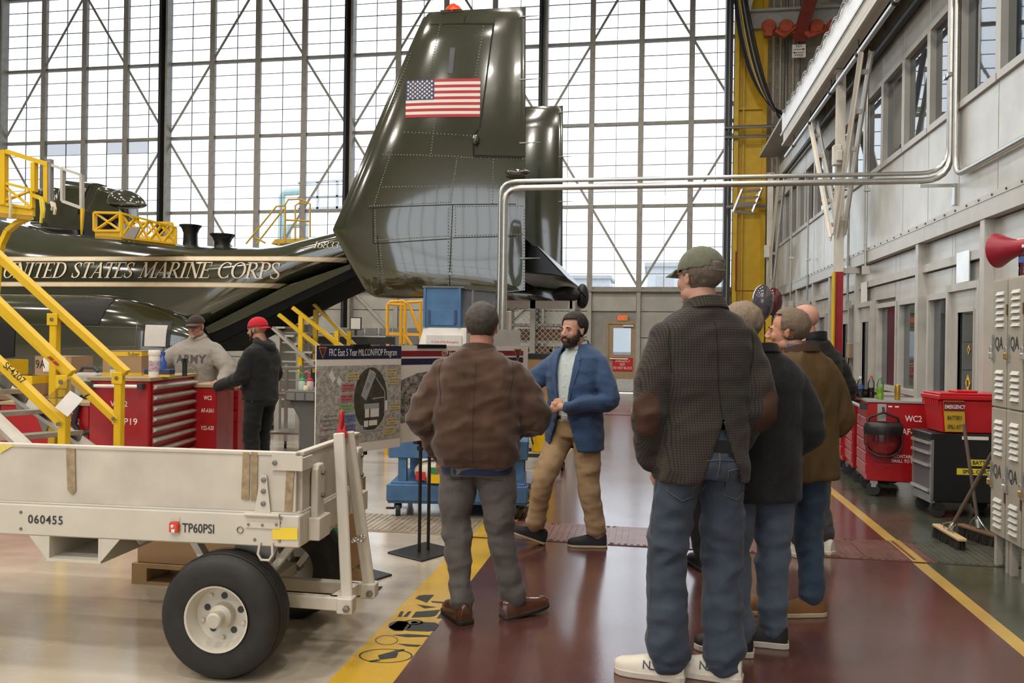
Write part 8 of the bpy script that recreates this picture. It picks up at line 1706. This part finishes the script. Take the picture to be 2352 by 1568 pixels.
p.addhead('glasses', MB().tube([(-.078, 0, .008), (-.062, .088, .010), (-.05, .098, .010), (0, .108, .008), (.05, .098, .010), (.062, .088, .010), (.078, 0, .008)], .0028, 6).tube([(-.052, .098, .010), (-.050, .097, -.008), (-.030, .103, -.012), (-.010, .108, .0), (0, .11, .006), (.010, .108, .0), (.030, .103, -.012), (.050, .097, -.008), (.052, .098, .010)], .0016, 5), mbt)
p.hands([(p.S(RW) + V((-.01, .03, -.02)), (-.3, .8, -.35), (-.2, -.3, -1), (-1, -.3, 0), (.4, .5, .4), .4), (p.S(LW2) + V((.0, .03, -.03)), (.1, .7, -.7), (.6, -.2, -.6), (.7, .6, .2), (.4, .5, .4), .4)]); p.finish()

d_ = 8.35; c = P(598, 900, d_)
p = Person('worker in black clothes and a backwards red cap reading a slip beside the cabinets', V((c.x, c.y, 0)), R(78), 1.71, 1.06)
p.legs(cloth('black_work_trouser', (.012, .012, .013)), {'R': ((.10, .06, .49), (.10, -.02, .09), R(0)), 'L': ((-.09, .04, .49), (-.10, -.04, .09), R(5))}, seed=91, r=(.10, .085, .072, .075))
for sd in ('R', 'L'): p.shoe(sd, mblkf, msole)
RW, LW2 = (.19, .37, .99), (-.20, .40, 1.02)
p.coat(cloth('black_hoodie', (.012, .012, .013), .2), {'R': ((.26, .03, 1.11), RW), 'L': ((-.25, .05, 1.12), LW2)}, hem=.88, name='hooded_sweatshirt', seed=92)
MB().lathe([(.080 + .040*math.cos(t*math.pi/8), .034*math.sin(t*math.pi/8)*1.4) for t in range(17)], 28, p.S((0, -.045, 1.47)), (0, -.5, 1)).build('hood', cloth('black_hoodie', (.012, .012, .013), .2), p.ct, True)
MB().loft(srings([(z*p.k, .178*p.k*p.g, .138*p.k*p.g, 0, 0) for z in (.872, .895)])).build('shirt_hem', cloth('tan_hem', (.36, .25, .13)), p.o, True)
p.hairm = hairmat('dark_brown', (.018, .013, .010))
p.head(skin('olive', (.42, .22, .15)), yaw=R(4), pitch=R(-6), off=(0, .05, 1.625), sc=1.02, neck=.062)
rc = ballcap(p, cloth('red_cap', (.48, .012, .025), .08), turn=R(180), low=.022); p.addhead('cap_patch', MB().lathe([(.020, 0), (.020, .003), (0, .004)], 20, (.062, -.066, .052), (.72, -.68, .2)), M('patch_dark', (.02, .02, .025), .5), par=rc)
bd = MB(); bd.ball((0, .036, -.074), (.056, .056, .044), 14, 10); bd.ball((0, .080, -.102), (.026, .024, .026), 10, 8)
for sx in (-1, 1): bd.ball((sx*.061, .022, -.035), (.008, .016, .042), 8, 8)
p.addhead('beard', bd, hairmat('beard_brown', (.028, .018, .012)), vox=.0045); p.addhead('ear_plug', MB().ball((.085, .002, -.012), (.006, .006, .006), 8, 6), mye)
for s_ in (-.03, .03): p.line('hood_cord', [p.S((s_, .1, 1.44)), p.S((s_*1.3, .12, 1.32)), p.S((s_, .13, 1.2))], (0, 1, 0), .003, mwht)
rw, lw = p.S(RW), p.S(LW2); p.hands([(rw + V((-.01, .03, 0)), (-.35, .9, -.05), (-.85, -.35, -.2), (-.1, 0, 1), (.35, .55, .4), .6), (lw + V((.01, .03, 0)), (.35, .9, 0), (.85, -.35, -.2), (.1, 0, 1), (.35, .55, .4), .6)]); p.finish()
q = p.o.location + Matrix.Rotation(R(78), 3, 'Z') @ V((rw.x - .07, rw.y + .17, rw.z + .01)); o = MB().prism([(-.05, -.09, .0), (.05, -.09, .0), (.055, .09, .03), (-.045, .09, .03)], (0, 0, .002)).build('paper_slip', M('kraft_slip', (.42, .30, .16), .7)); o.location = q; o.rotation_euler = (0, 0, R(78)); tag(o, 'folded tan paper slip held by the worker in the red cap', 'paper')
bpy.data.scenes.remove(WORK)
